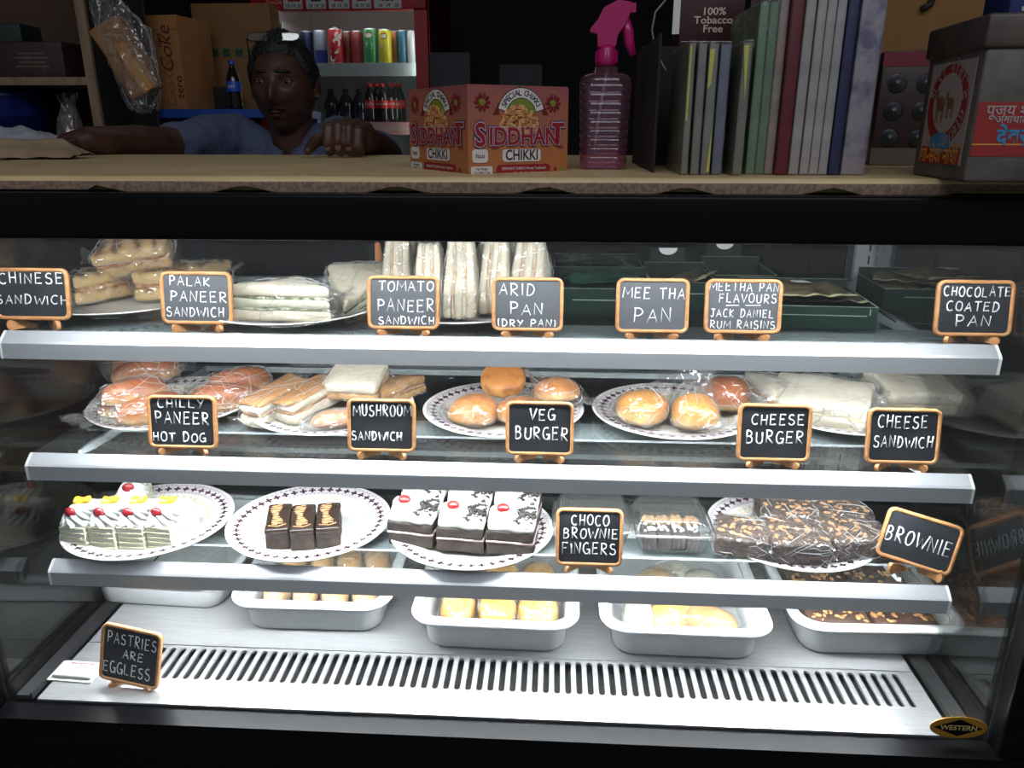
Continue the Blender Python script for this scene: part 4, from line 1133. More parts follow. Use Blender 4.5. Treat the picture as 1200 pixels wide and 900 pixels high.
GLAZE = M('chocolate_glaze', (0.028, 0.018, 0.014), 0.22, coat=0.5, var=(18, (0.045, 0.028, 0.02), 0.4, 0.7))
CHSP = M('chocolate_sponge', (0.035, 0.024, 0.020), 0.75, var=(60, (0.07, 0.05, 0.042), 0.45, 0.75), bump=(160, 0.6, 0.002))
SQ = M('caramel_drizzle', (0.52, 0.27, 0.12), 0.4)


def choc_pastry():
    t = thing('chocolate_pastry', '', 'pastry', (0, 0, 0), 0, 'dark chocolate pastries with caramel drizzle')
    MB().rbox((0, 0, 0.015), (0.0385, 0.092, 0.030), 0.003, 0, None, 5, wob(50, 0.0016, 1)).build('sponge', CHSP, t)
    MB().rbox((0, 0, 0.0335), (0.0395, 0.0935, 0.012), 0.004, 0, None, 6, wob(50, 0.0014, 2)).build('glaze', GLAZE, t)
    pts = []
    for i in range(220):
        k = i / 219; pts.append((-0.003 + 0.0085 * math.sin(k * 20 * PI) * (0.8 + 0.3 * math.sin(k * 9)) - 0.003 * math.sin(k * 5), 0.04 - 0.072 * k, 0.0402 + 0.0004 * math.sin(k * 40)))
    m = MB().tube(pts, 0.0007, 6); m.tube([(-0.014, -0.033, 0.040), (0.002, -0.038, 0.0402), (0.014, -0.031, 0.040)], 0.0009, 6)
    m.build('caramel_drizzle', SQ, t); return t


cp = choc_pastry()
for i, (px, py, rz, lb) in enumerate(((329, 646, 15, 'left one of the three dark chocolate pastries in a row'), (356, 647, 15, 'middle one of the three dark chocolate pastries in a row'), (383, 645, 14, 'right one of the three dark chocolate pastries in a row'))):
    p = on(px, py, zb, 0.047)
    if i == 0: x0_ = p.x; cp.location = p; cp['label'] = lb; cp.rotation_euler.z = R(rz)
    else: dup(cp, lb, Vector((x0_ + 0.0412 * i, p.y + (0.001 if i == 1 else 0.002), zb)), rz)

SHAV = M('chocolate_shaving', (0.03, 0.024, 0.022), 0.5)
PINKF = M('pink_cream_line', (0.62, 0.46, 0.42), 0.6)


def forest(seed):
    t = thing('cherry_pastry', '', 'pastry', (0, 0, 0), 0, 'cherry topped pastries with chocolate shavings')
    m = MB().rbox((0, 0, 0.0105), (0.077, 0.074, 0.021), 0.003, 0, None, 6, wob(45, 0.002, seed)); m.rbox((0, 0, 0.0335), (0.077, 0.074, 0.019), 0.003, 0, None, 6, wob(45, 0.002, seed + 1)); m.build('sponge', CHSP, t)
    MB().rbox((0, 0, 0.0226), (0.0778, 0.0748, 0.0045), 0.002, 0, None, 8, wob(60, 0.0014, seed + 2)).build('cream_filling', PINKF, t)
    MB().rbox((0, 0, 0.047), (0.0785, 0.0755, 0.013), 0.005, 0, None, 8, wob(40, 0.005, seed + 3)).build('cream_top', CREAM, t)
    m = MB(); m.blob((-0.014, -0.012, 0.053), (0.024, 0.023, 0.023), 0, None, 28, 14, 0.85, wob(50, 0.005, seed)); m.blob((0.022, -0.026, 0.050), (0.014, 0.011, 0.009), 0, None, 20, 10, 0.9, wob(60, 0.005, seed + 1)); m.blob((0.020, 0.028, 0.050), (0.016, 0.010, 0.010), 0, None, 20, 10, 0.9, wob(60, 0.005, seed + 2)); m.build('cream_mound', CREAM, t)
    MB().blob((-0.013, -0.019, 0.0755), (0.0105, 0.0085, 0.0075), 0, None, 18, 10).build('cherry', CHERRYB, t)
    rnd = random.Random(seed); m = MB()
    for i in range(46):
        cx, cy = rnd.gauss(0.019, 0.010), rnd.gauss(0.002, 0.017)
        cx = max(-0.004, min(0.034, cx)); cy = max(-0.032, min(0.034, cy)); cz = 0.0545 + rnd.random() * 0.006; a = rnd.random() * 6.28; L = rnd.uniform(0.006, 0.014)
        pts = [(cx + L * (k / 5 - .5) * math.cos(a) + 0.002 * math.sin(k * 1.1), cy + L * (k / 5 - .5) * math.sin(a) + 0.002 * math.cos(k), cz + 0.0016 * math.sin(k * 0.9 + a)) for k in range(6)]
        m.tube(pts, [0.0006, 0.0015, 0.0019, 0.0019, 0.0015, 0.0006], 5)
    m.build('chocolate_shavings', SHAV, t); return t


fa = forest(3)
spots = ((489, 641, 0, -8, 'cherry pastry at the left of the front row on the shavings plate'), (546, 648, 0, -4, 'cherry pastry in the middle of the front row on the shavings plate'), (603, 652, 0, -5, 'cherry pastry at the right of the front row, beside the CHOCO BROWNIE sign'))
fy = [on(px, py, zb + 0.006, 0.038) for px, py, *_ in spots]
fy[1].x = fy[0].x + 0.0815; fy[2].x = fy[1].x + 0.0815
for i, s_ in enumerate(spots):
    if i == 0: fa.location = fy[0]; fa['label'] = s_[4]; fa.rotation_euler.z = R(s_[3])
    else: dup(fa, s_[4], fy[i], s_[3])
for i, lb in enumerate(('cherry pastry at the left of the back row on the shavings plate', 'cherry pastry in the middle of the back row on the shavings plate', 'cherry pastry at the right of the back row, left of the clear tubs')):
    dup(fa, lb, fy[i] + Vector((0.004, 0.0815, 0)), (-6, -3, -5)[i])

# brownies
BRN = M('brownie_crumb', (0.050, 0.026, 0.018), 0.7, var=(40, (0.085, 0.045, 0.03), 0.45, 0.75), bump=(140, 0.6, 0.002))
NUT = M('roasted_nut', (0.52, 0.28, 0.11), 0.5, var=(60, (0.36, 0.16, 0.05), 0.4, 0.7))
WALN = M('walnut', (0.50, 0.30, 0.14), 0.55, var=(80, (0.30, 0.15, 0.06), 0.4, 0.65), bump=(150, 0.8, 0.003))
WCHIP = M('white_chocolate_chip', (0.85, 0.82, 0.72), 0.4)


def nuts(m, wd, dp, z, n, seed):
    rnd = random.Random(seed)
    for i in range(n):
        x, y = rnd.uniform(-.46, .46) * wd, rnd.uniform(-.46, .46) * dp; s = rnd.uniform(0.0020, 0.0050)
        m.blob((0, 0, 0), (s * 1.5, s * 0.85, s * 0.55), 0, TR((x, y, z), rnd.uniform(-20, 20), rnd.uniform(-20, 20), rnd.uniform(0, 180)), 8, 5, 1.0)


def brownie(label, loc, rz, wd, dp, h, seed, rx=0, ry=0, wrap=True, n=34, group='nut brownies in film on the right plate', tails=None):
    t = thing('nut_brownie', label, 'brownie', loc, rz, group, rx, ry)
    MB().rbox((0, 0, h / 2), (wd, dp, h), 0.004, 0, None, 6, wob(45, 0.002, seed)).build('brownie_slab', BRN, t)
    m = MB(); nuts(m, wd, dp, h + 0.0003, n, seed); m.build('nut_topping', NUT, t)
    if wrap: film(pts_of(t), t, 0.0008, 0.0030, tails if tails is not None else (((wd / 2, -dp * 0.2, h * 0.4), (1, -0.3, 0), dp * 0.6, 0.016), ((-wd / 2, -dp * 0.2, h * 0.4), (-1, -0.3, 0), dp * 0.6, 0.012)), seed, -0.001, name='cling_wrap')
    return t


zq = zb + 0.009
brownie('nut brownie at the left of the front row on the brownie plate', on(868, 656, zq, 0.042), -14, 0.082, 0.082, 0.034, 71)
brownie('nut brownie in the middle of the front row on the brownie plate', on(929, 664, zq, 0.046), -2, 0.092, 0.088, 0.038, 72)
brownie('nut brownie at the right of the front row, touching the BROWNIE sign', on(995, 662, zq, 0.052), 8, 0.10, 0.085, 0.038, 73)
q = on(929, 664, zq, 0.142)
brownie('nut brownie in the middle of the back row behind the front row', Vector((XC(919, q.y, zq), q.y, zq)), -3, 0.088, 0.086, 0.037, 74)
brownie('nut brownie at the right of the back row with shiny film folds', Vector((XC(980, q.y, zq), q.y + 0.004, zq)), 5, 0.088, 0.084, 0.037, 75)

# clear tubs of brownie fingers
def tub(label, loc, rz, chips):
    t = thing('clear_tub', label, 'food tub', loc, rz, 'clear ribbed tubs with brownie fingers')
    def ribbed(w0, d0, w1, d1, h, flip, z0):
        m = MB(); N = 112
        def ring(wd, dp, z, rib):
            out = []
            pr = rrect(wd, dp, 0.018, 7); L = []
            for i in range(len(pr)):
                a, b = Vector(pr[i]), Vector(pr[(i + 1) % len(pr)])
                k = max(1, int((b - a).length / 0.0016))
                for j in range(k): L.append(a.lerp(b, j / k))
            for i, q in enumerate(L):
                s = 1 + rib * 0.014 * math.cos(i * 2 * PI / 5)
                out.append(Vector((q.x * s, q.y * s, z)))
            return out
        lv = [(0.0, 0.80, 0), (0.001, 0.96, 0), (0.12, 0.98, 1), (0.5, 0.99, 1), (0.86, 1.0, 1), (1.0, 1.0, 0)]
        base_ = None; rings = []
        for k, s, rb_ in lv:
            wd, dp = w0 + (w1 - w0) * k, d0 + (d1 - d0) * k
            R0 = ring(w1, d1, 0, 0); rr_ = ring(w1, d1, 0, rb_)
            rings.append([Vector((q.x * wd / w1 * s, q.y * dp / d1 * s, z0 + (h * k if not flip else h * (1 - k)))) for q in rr_])
        n = len(rings[0]); vs = [v for r_ in rings for v in r_] + [Vector((0, 0, rings[0][0].z))]
        fs = [(l * n + i, l * n + (i + 1) % n, (l + 1) * n + (i + 1) % n, (l + 1) * n + i) for l in range(len(rings) - 1) for i in range(n)]
        fs += [((i + 1) % n, i, len(vs) - 1) for i in range(n)]
        m.add(vs, fs, 0, True); return m
    ribbed(0.108, 0.098, 0.124, 0.112, 0.036, False, 0.0008).build('tub_base', TUBFILM, t)
    m = ribbed(0.106, 0.096, 0.122, 0.110, 0.020, True, 0.039); m.build('tub_lid', TUBFILM, t)
    m = MB(); o_, i_ = rrect(0.136, 0.124, 0.02), rrect(0.120, 0.108, 0.018); k = len(o_)
    m.add([(x, y, 0.037) for x, y in o_] + [(x, y, 0.037) for x, y in i_] + [(x, y, 0.0392) for x, y in o_] + [(x, y, 0.0392) for x, y in i_],
          [f for j in range(k) for f in ((j, (j + 1) % k, k + (j + 1) % k, k + j), (2 * k + j, 2 * k + (j + 1) % k, 3 * k + (j + 1) % k, 3 * k + j), (j, (j + 1) % k, 2 * k + (j + 1) % k, 2 * k + j))], 0, True)
    m.build('tub_rim', TUBFILM, t)
    # the four fingers inside lie in the tub and are things of their own
    for i in range(4):
        f = thing('brownie_finger', '%s brownie finger in the clear tub %s' % (('leftmost', 'second', 'third', 'rightmost')[i], 'with white chips' if chips else 'behind the CHOCO BROWNIE sign'), 'brownie', Vector(loc) + Vector(((i - 1.5) * 0.0235, 0.0, 0.0035)), 0, 'brownie fingers in the clear tubs')
        MB().rbox((0, 0, 0.013), (0.0225, 0.088, 0.026), 0.003, 0, None, 4, wob(45, 0.0015, i)).build('brownie_slab', CHSP, f)
        m = MB(); rnd = random.Random(i + chips * 10)
        for sx in (-1, 1): m.blob((sx * 0.0042, 0.004, 0.0295), (0.0078, 0.0100, 0.0068), 0, None, 16, 10, 0.9, wob(260, 0.005, i * 3 + sx))
        if not chips:
            for sx in (-1, 1): m.blob((sx * 0.0042, -0.018, 0.0295), (0.0065, 0.0085, 0.0055), 0, None, 16, 10, 0.9, wob(260, 0.005, i * 3 + sx + 9))
        m.build('walnut_half', WALN, f)
        if chips:
            m = MB()
            for _ in range(15): m.blob((rnd.uniform(-0.009, 0.009), rnd.uniform(-0.030, -0.007), 0.0275 + rnd.random() * 0.003), (0.0024, 0.0024, 0.002), 0, None, 8, 6)
            m.build('white_chips', WCHIP, f)
    return t


tub('clear ribbed tub of walnut brownie fingers behind the CHOCO BROWNIE sign', on(693, 648, ZB + 0.0008, 0.062), 0, 0)
tub('clear ribbed tub of brownie fingers with white chips, right of the CHOCO BROWNIE sign', on(783, 654, ZB + 0.0008, 0.062), 0, 1)
# crumbs
# ------------------------------------------------------------------ trays on the deck
TRAY = M('white_tray', (0.74, 0.75, 0.76), 0.38, var=(20, (0.66, 0.67, 0.69), 0.4, 0.7))


def tray():
    t = thing('food_tray', '', 'tray', (0, 0, 0), 0, 'white food trays on the steel deck')
    H = 0.066
    secs = [(0.226, 0.300, 0.0005, 0.030), (0.236, 0.310, 0.006, 0.034), (0.246, 0.320, H - 0.006, 0.036)]
    rim = [(0.249, 0.323, H - 0.008, 0.038), (0.276, 0.350, H - 0.010, 0.046), (0.284, 0.358, H - 0.004, 0.048), (0.280, 0.354, H + 0.001, 0.047), (0.250, 0.324, H + 0.001, 0.036)]
    inn = [(0.242, 0.316, H - 0.006, 0.034), (0.230, 0.304, 0.008, 0.030), (0.222, 0.296, 0.0035, 0.026)]
    def loft(m, S_, mi=0):
        L = [[(x, y, z) for x, y in rrect(a, b, r, 8)] for a, b, z, r in S_]; n = len(L[0])
        m.add([v for l in L for v in l], [(k * n + i, k * n + (i + 1) % n, (k + 1) * n + (i + 1) % n, (k + 1) * n + i) for k in range(len(L) - 1) for i in range(n)], mi, True)
        return n
    m = MB(); n = loft(m, secs + [(0.248, 0.322, H - 0.004, 0.037)] + inn)
    m.add([(x, y, 0.0035) for x, y in rrect(0.222, 0.296, 0.026, 8)], [tuple(range(n))]); m.add([(x, y, 0.0005) for x, y in rrect(0.226, 0.300, 0.030, 8)], [tuple(range(n))[::-1]])
    m.build('tray_body', TRAY, t)
    m = MB(); loft(m, rim + [rim[0]]); m.build('tray_rim', TRAY, t)
    return t


tr = tray(); TL = []
for i, (px, py, rz, lb) in enumerate(((232, 712, -2.5, 'white tray furthest back at the left, only its front edge showing'), (393, 740, 0.5, 'white tray of round rolls, second from the left on the deck'), (588, 762, -0.8, 'white tray of yellow puffs in the middle of the deck'), (788, 770, -0.6, 'white tray of mixed wrapped snacks, fourth from the left'), (985, 766, 1.2, 'white tray of nut brownies at the right end of the deck'))):
    p = on(px, py, ZD + 0.0008, 0.153)
    if TL: p.x = max(p.x, TL[-1].x + 0.2855) if i > 1 else p.x
    TL.append(p)
    if i == 0: tr.location = p; tr['label'] = lb; tr.rotation_euler.z = R(rz)
    else: dup(tr, lb, p, rz)
PUFF = M('puff_pastry', hexc(240, 205, 140), 0.4, zgrad=(0.008, 0.034, hexc(224, 156, 66)), var=(16, hexc(244, 214, 120), 0.45, 0.8), bump=(50, 0.2, 0.002))
PALER = M('pale_roll', hexc(238, 208, 170), 0.5, zgrad=(0.008, 0.034, hexc(222, 170, 112)), var=(16, hexc(206, 140, 80), 0.5, 0.8), bump=(50, 0.2, 0.002))
names = (('first', 'second', 'third', 'last'), ('left', 'middle', 'right'))
for i in range(4):
    for j in range(2):
        pack('bread_roll', '%s wrapped roll of the %s row in the second tray from the left' % (names[0][i], ('front', 'rear')[j]), 'bread roll', TL[1] + Vector((-0.080 + 0.0535 * i, -0.085 + 0.105 * j, 0.016)), 90 + (i - 1.5) * 4, 'rolls in the second tray', [('bun', longbun(0.098, 0.048, 0.046, i + 5 * j + 30), PALER, None)], 80 + i + 4 * j, (), 0.0022)
for i in range(3):
    for j in range(2):
        pack('puff_pastry', '%s yellow puff of the %s row in the middle tray' % (names[1][i], ('front', 'rear')[j]), 'pastry', TL[2] + Vector((-0.070 + 0.070 * i, -0.092 + 0.10 * j, 0.014)), (i - 1) * 5, 'puffs in the middle tray', [('bun', roundbun(0.067, 0.052, i + 3 * j + 40, 0.7), PUFF, TR((0, 0, 0), 0, 0, 0, (1.0, 1.35, 1)))], 90 + i + 3 * j, (), 0.0024)
for i, (dx, dy, dz, rz, mt, lb) in enumerate(((-0.072, -0.085, 0.014, 70, WHITEB, 'white bread piece in film at the left of the fourth tray'), (-0.012, -0.075, 0.014, 20, PUFF, 'orange brown puff in film second in the fourth tray'), (0.048, -0.090, 0.012, -30, CRUST, 'dark crusted piece in film at the right of the fourth tray'), (0.0, 0.05, 0.014, 10, WHITEB, 'white bread piece in film behind the others in the fourth tray'), (-0.04, -0.01, 0.034, 40, PALER, 'pale roll in film lying on top in the fourth tray'), (0.062, 0.0, 0.022, 110, WHITEB, 'white bread piece in film at the right rear of the fourth tray'))):
    pack('wrapped_snack', lb, 'snack', TL[3] + Vector((dx, dy, dz)), rz, 'mixed snacks in the fourth tray', [('bread', longbun(0.098, 0.056, 0.036, 50 + i), mt, None)], 100 + i, (((0.045, 0, 0.012), (1, 0.2, 0.4), 0.05, 0.025),), 0.003)
k = 0
for j, (ny, dpt) in enumerate(((-0.095, 0.098), (0.006, 0.098), (0.105, 0.09))):
    for i, (nx, wd) in enumerate(((-0.055, 0.104), (0.053, 0.104))):
        brownie('big nut brownie, %s of the %s row in the right end tray' % (('left', 'right')[i], ('front', 'middle', 'rear')[j]), TL[4] + Vector((nx, ny, 0.022)), 0, wd, dpt, 0.034, 110 + k, wrap=False, n=46, group='nut brownies in the right end tray'); k += 1

# ------------------------------------------------------------------ on the counter
ZK = ZCT + 0.0012
fxz = lambda o: FR(o, (1, 0, 0), (0, 0, 1))      # a printed face that looks at the customer

# printed snack carton, one corner towards the glass
def print_grad(name, c0, c1, z0, z1): return M(name, c0, 0.55, zgrad=(z0, z1, c1))
A = S(549, 203, ZK); AL = math.radians(33)
BW, BH = 0.150, 0.122
BH = (W(549, 100, A.y).z - ZK)
u = Vector((math.cos(AL), math.sin(AL), 0)); v_ = Vector((-math.sin(AL), math.cos(AL), 0))
kk = XC(665, A.y + BW * 0.54, 1.25); BWR = (kk - A.x) / math.cos(AL)
kk = XC(475, A.y + BW * 0.8, 1.25); BWL = (A.x - kk) / math.sin(AL)
t = thing('snack_carton', 'pink and orange printed carton with its corner towards the front', 'carton', A, 0)
CRD = print_grad('carton_print', hexc(182, 112, 66), hexc(154, 84, 90), 0.02, 0.115)
m = MB(); P4 = [Vector((0, 0, 0)), u * BWR, u * BWR + v_ * BWL, v_ * BWL]
m.prism([(p.x, p.y) for p in P4], 0, BH); m.build('carton_body', CRD, t)
m = MB(); c0 = (P4[0] + P4[2]) / 2 + Vector((0, 0, BH + 0.0008))
for s_ in (-1, 1): m.box((s_ * (BWR / 4), 0, 0), (BWR / 2 - 0.0015, BWL - 0.001, 0.0014), 0, Matrix.Translation(c0) @ Matrix.Rotation(AL, 4, 'Z'))
m.build('top_flap', CRD, t)
INK = [M('print_white', (0.75, 0.70, 0.66), 0.5), M('print_red', hexc(150, 26, 34), 0.5), M('print_black', (0.03, 0.02, 0.03), 0.5), M('print_green', hexc(120, 140, 50), 0.5), M('print_peanut', hexc(226, 170, 110), 0.5, var=(150, hexc(170, 90, 40), 0.4, 0.7)), M('print_lilac', hexc(190, 160, 190), 0.5), M('print_maroon', hexc(110, 30, 32), 0.5)]


def chikki_face(org, xd, wd):
    T = FR(org + Vector((0, 0, BH / 2)), xd, (0, 0, 1)); g = wd / 0.14
    Z = lambda x, y, z=0.0: T @ Matrix.Translation((x * g, y, z))
    m = MB()
    # arched banner
    ar = lambda r, a0, a1, n: [(r * math.cos(R(a0 + (a1 - a0) * i / n)), r * math.sin(R(a0 + (a1 - a0) * i / n))) for i in range(n + 1)]
    for r0, r1, a0, a1, mi, zz in ((0.0205, 0.0335, 14, 166, 2, 0.0003), (0.0215, 0.0325, 15, 165, 0, 0.0005), (0.0, 0.0205, 8, 172, 3, 0.0003)):
        k = 20; o_, i_ = ar(r1, a0, a1, k), ar(r0, a0, a1, k)
        m.add([(x * g, y, zz) for x, y in o_] + [(x * g, y, zz) for x, y in i_], [(i, i + 1, k + 2 + i, k + 1 + i) for i in range(k)], mi, False, T @ Matrix.Translation((0.002 * g, 0.0165, 0)))
    for sx in (-1, 1): m.add([(sx * 0.030 * g, 0.012, 0.0002), (sx * 0.039 * g, 0.0115, 0.0002), (sx * 0.031 * g, 0.026, 0.0002)], [(0, 1, 2)], 6, False, T @ Matrix.Translation((0.002 * g, 0.006, 0)))
    txt = 'SPECIAL CHIKKI'
    for i, ch in enumerate(txt):
        a = 152 - 124 * i / (len(txt) - 1)
        m.text(ch, 0.0098, T @ Matrix.Translation(((0.002 + 0.0268 * math.cos(R(a))) * g, 0.0165 + 0.0268 * math.sin(R(a)), 0.0008)) @ Matrix.Diagonal((g, 1, 1, 1)) @ Matrix.Rotation(R(a - 90), 4, 'Z'), 2, 0.012)
    rnd = random.Random(4)
    for i in range(150):
        x, y = rnd.uniform(-0.026, 0.028), rnd.uniform(-0.006, 0.028)
        if x * x + (y - 0.004) ** 2 * 1.2 > 0.026 ** 2: continue
        m.blob((0, 0, 0), (0.0046 * g, 0.0030, 0.0006), 4, T @ Matrix.Translation((x * g, y, 0.0006)) @ Matrix.Rotation(rnd.random() * 3, 4, 'Z'), 10, 5)
        m.tube([(x * g - 0.003, y - 0.0028, 0.0008), (x * g + 0.003, y - 0.003, 0.0009)], 0.0005, 4, 6, T)
    for sx in (-1, 1):
        for k in range(10):
            a = k * 36
            m.blob((0, 0, 0), (0.0042 * g, 0.0022, 0.0004), 6 if k % 2 else 1, Z(sx * 0.049 - 0.002, 0.032, 0.0004) @ Matrix.Translation((0.007 * math.cos(R(a)) * g, 0.007 * math.sin(R(a)), 0)) @ Matrix.Rotation(R(a), 4, 'Z'), 8, 4)
        m.blob((0, 0, 0), (0.0055 * g, 0.005, 0.0005), 3, Z(sx * 0.049 - 0.002, 0.032, 0.0003), 10, 4)
    # big two-height word with an outline
    def word(big, rest, y, sz, szr, x0, mats, bold, sx=0.8):
        vs, _ = glyphs(rest, 0.0, 'LEFT')
        for mi, b, zz in mats:
            m.text(big, sz, Z(x0, y + (sz - szr) * 0.16, zz) @ Matrix.Diagonal((g, 1, 1, 1)), mi, b, 'LEFT', sx)
            m.text(rest, szr, Z(x0 + sz * sx * 0.58, y, zz) @ Matrix.Diagonal((g, 1, 1, 1)), mi, b, 'LEFT', sx)
    lay = ((2, 0.085, 0.0010), (5, 0.060, 0.0013), (1, 0.022, 0.0016))
    word('S', 'IDDHAN', -0.0085, 0.038, 0.029, -0.062, lay, 0, 0.86)
    for mi, b, zz in lay: m.text('T', 0.036, Z(0.046, -0.0060, zz) @ Matrix.Diagonal((g, 1, 1, 1)), mi, b, 'LEFT', 0.8)
    # serifs
    for x in (-0.0345, 0.0455 + 0.0125): m.box((0, 0, 0), (0.009 * g, 0.0018, 0.0003), 1, Z(x, -0.0205, 0.0017))
    m.prism([(a * g, b) for a, b in rrect(0.054, 0.0150, 0.004)], 0, 0.0006, 0, Z(0.003, -0.0305))
    m.text('CHIKKI', 0.0175, Z(0.003, -0.0305, 0.0008) @ Matrix.Diagonal((g, 1, 1, 1)), 2, 0.02, 'CENTER', 0.82)
    m.prism([(a * g, b) for a, b in rrect(0.021, 0.016, 0.004)], 0, 0.0006, 0, Z(-0.0545, -0.0305))
    m.text('fssai', 0.0075, Z(-0.0545, -0.0305, 0.0008) @ Matrix.Diagonal((g, 1, 1, 1)), 2, 0.01)
    m.prism([(a * g, b) for a, b in rrect(0.029, 0.0145, 0.002)], 0, 0.0006, 0, Z(-0.0525, -0.0500))
    for i, s_ in enumerate(('Net Weight', '10 x 200g = 2 kg', '20 Gota Pieces')): m.text(s_, 0.0040, Z(-0.0525, -0.0460 - 0.0042 * i, 0.0008) @ Matrix.Diagonal((g, 1, 1, 1)), 2, 0.01, 'CENTER', 0.8)
    m.prism([(a * g, b) for a, b in rrect(0.076, 0.0150, 0.005)], 0, 0.0006, 1, Z(0.006, -0.0490))
    m.text('SIDDHANT CHIKKI A Purely Traditional', 0.0046, Z(0.006, -0.0463, 0.0008) @ Matrix.Diagonal((g, 1, 1, 1)), 0, 0.01, 'CENTER', 0.8)
    m.text('and Most Nutritious Sweet', 0.0046, Z(0.006, -0.0520, 0.0008) @ Matrix.Diagonal((g, 1, 1, 1)), 0, 0.01, 'CENTER', 0.8)
    m.box((0, 0, 0), (0.004 * g, 0.006, 0.0004), 1, Z(0.052, -0.049)); m.box((0, 0, 0), (0.005 * g, 0.005, 0.0004), 3, Z(0.061, -0.049))
    m.build('printed_face', INK, t)


chikki_face(u * BWR / 2 - v_ * 0.0004, u, BWR)
chikki_face(v_ * BWL / 2 - u * 0.0004, -v_, BWL)

# pink spray bottle
p = on(706, 199, ZK, 0.03)
bt = W(706, 80, p.y).z - ZK; sc_ = bt / 0.135; tw = (XC(738, p.y, 1.27) - XC(677, p.y, 1.27))
t = thing('spray_bottle', 'pink ribbed see-through spray bottle standing beside the printed carton', 'spray bottle', p, 0)
PINKC = clear('pink_clear_plastic', (0.955, 0.77, 0.86), 1.8, 0.06, 0.10, None, (0.75, 0.35, 0.50))
PINKL = M('pink_liquid_film', hexc(160, 30, 90), 0.3)
PINKO = M('pink_trigger_plastic', hexc(176, 14, 96), 0.35, coat=0.2)
m = MB(); L = []
def lay(wd, z, rr_): L.append([(x, y, z) for x, y in rrect(wd, wd * 0.72, wd * rr_, 6)])
lay(tw * 0.80, 0.0, 0.2); lay(tw * 0.88, 0.003, 0.24)
nz_r = 9
for i in range(nz_r):
    z0 = 0.006 + i * (bt * 0.80) / nz_r; hz = bt * 0.80 / nz_r; k = 0.90 + 0.10 * i / nz_r
    for f, s_ in ((0.0, 0.955), (0.12, 0.99), (0.5, 1.0), (0.85, 0.99), (0.97, 0.955)): lay(tw * k * s_, z0 + hz * f, 0.26)
z0 = 0.006 + bt * 0.80
for f, s_ in ((0.0, 0.99), (0.03, 0.98), (0.06, 0.93), (0.09, 0.80), (0.105, 0.60), (0.11, 0.46), (0.16, 0.45), (0.165, 0.34), (0.21, 0.33)): lay(tw * s_, z0 + bt * f, 0.34)
n = len(L[0])
m.add([q for l in L for q in l], [(k * n + i, k * n + (i + 1) % n, (k + 1) * n + (i + 1) % n, (k + 1) * n + i) for k in range(len(L) - 1) for i in range(n)], 0, True)
m.add(L[0], [tuple(range(n))[::-1]]); m.build('bottle', PINKC, t)
m = MB(); ll = [[(x * 0.96, y * 0.96, z) for x, y, z in l] for l in L[1:14]]
m.add([q for l in ll for q in l], [(k * n + i, k * n + (i + 1) % n, (k + 1) * n + (i + 1) % n, (k + 1) * n + i) for k in range(len(ll) - 1) for i in range(n)] + [tuple((len(ll) - 1) * n + i for i in range(n)), tuple(range(n))[::-1]], 0, True)
m.build('liquid', clear('pink_liquid', (0.93, 0.70, 0.81), 0.5, 0.0, 0.06, None, (0.7, 0.2, 0.4)), t)
MB().tube([(-0.012, 0, 0.02), (-0.008, 0, bt * 0.5), (0.002, 0, bt * 1.0)], 0.0022, 8).build('dip_tube', clear('dip_tube_plastic', (0.8, 0.75, 0.8), 1.5, 0.1, 0.25), t)
zn = z0 + bt * 0.21
m = MB(); m.lathe([(0.0, zn - 0.004), (0.0135, zn - 0.004), (0.0140, zn), (0.0140, zn + 0.013), (0.0115, zn + 0.016), (0.0115, zn + 0.020), (0.0, zn + 0.020)], 24)
for i in range(24): m.box((0.0142, 0, zn + 0.006), (0.0010, 0.0014, 0.014), 0, TR((0, 0, 0), 0, 0, i * 15))
m.build('collar', PINKO, t)
m = MB(); zt_ = zn + 0.018
hd = [(-0.012, 0.0), (0.011, 0.0), (0.013, 0.014), (0.022, 0.026), (0.028, 0.040), (0.030, 0.052), (0.012, 0.055), (-0.006, 0.046), (-0.013, 0.032), (-0.022, 0.022), (-0.023, 0.018), (-0.013, 0.016)]
m.prism(roundpoly(hd, 0.002, 3), -0.009, 0.009, 0, fxz((0, 0, zt_))); m.box((0.031, 0, zt_ + 0.046), (0.008, 0.012, 0.011)); m.build('spray_head', PINKO, t)
m = MB(); m.tube([(0.020, 0, zt_ + 0.034), (0.027, 0, zt_ + 0.018), (0.029, 0, zt_ + 0.004), (0.035, 0, zt_ - 0.010)], [0.006, 0.0055, 0.005, 0.0035], 10, flat=1.3); m.build('trigger', PINKO, t)

# small pale box further back
p = on(765, 186, ZK, 0.04)
t = thing('small_box', 'small pale card box standing at the back right of the spray bottle', 'box', p, -18)
m = MB().rbox((0, 0, 0.024), (0.052, 0.045, 0.048), 0.0015, 0, None, 2); m.build('box_body', M('pale_card', hexc(176, 176, 176), 0.6), t)
MB().box((0, 0, 0.0485), (0.050, 0.043, 0.001)).build('box_lid', M('pale_card', (0, 0, 0)), t)

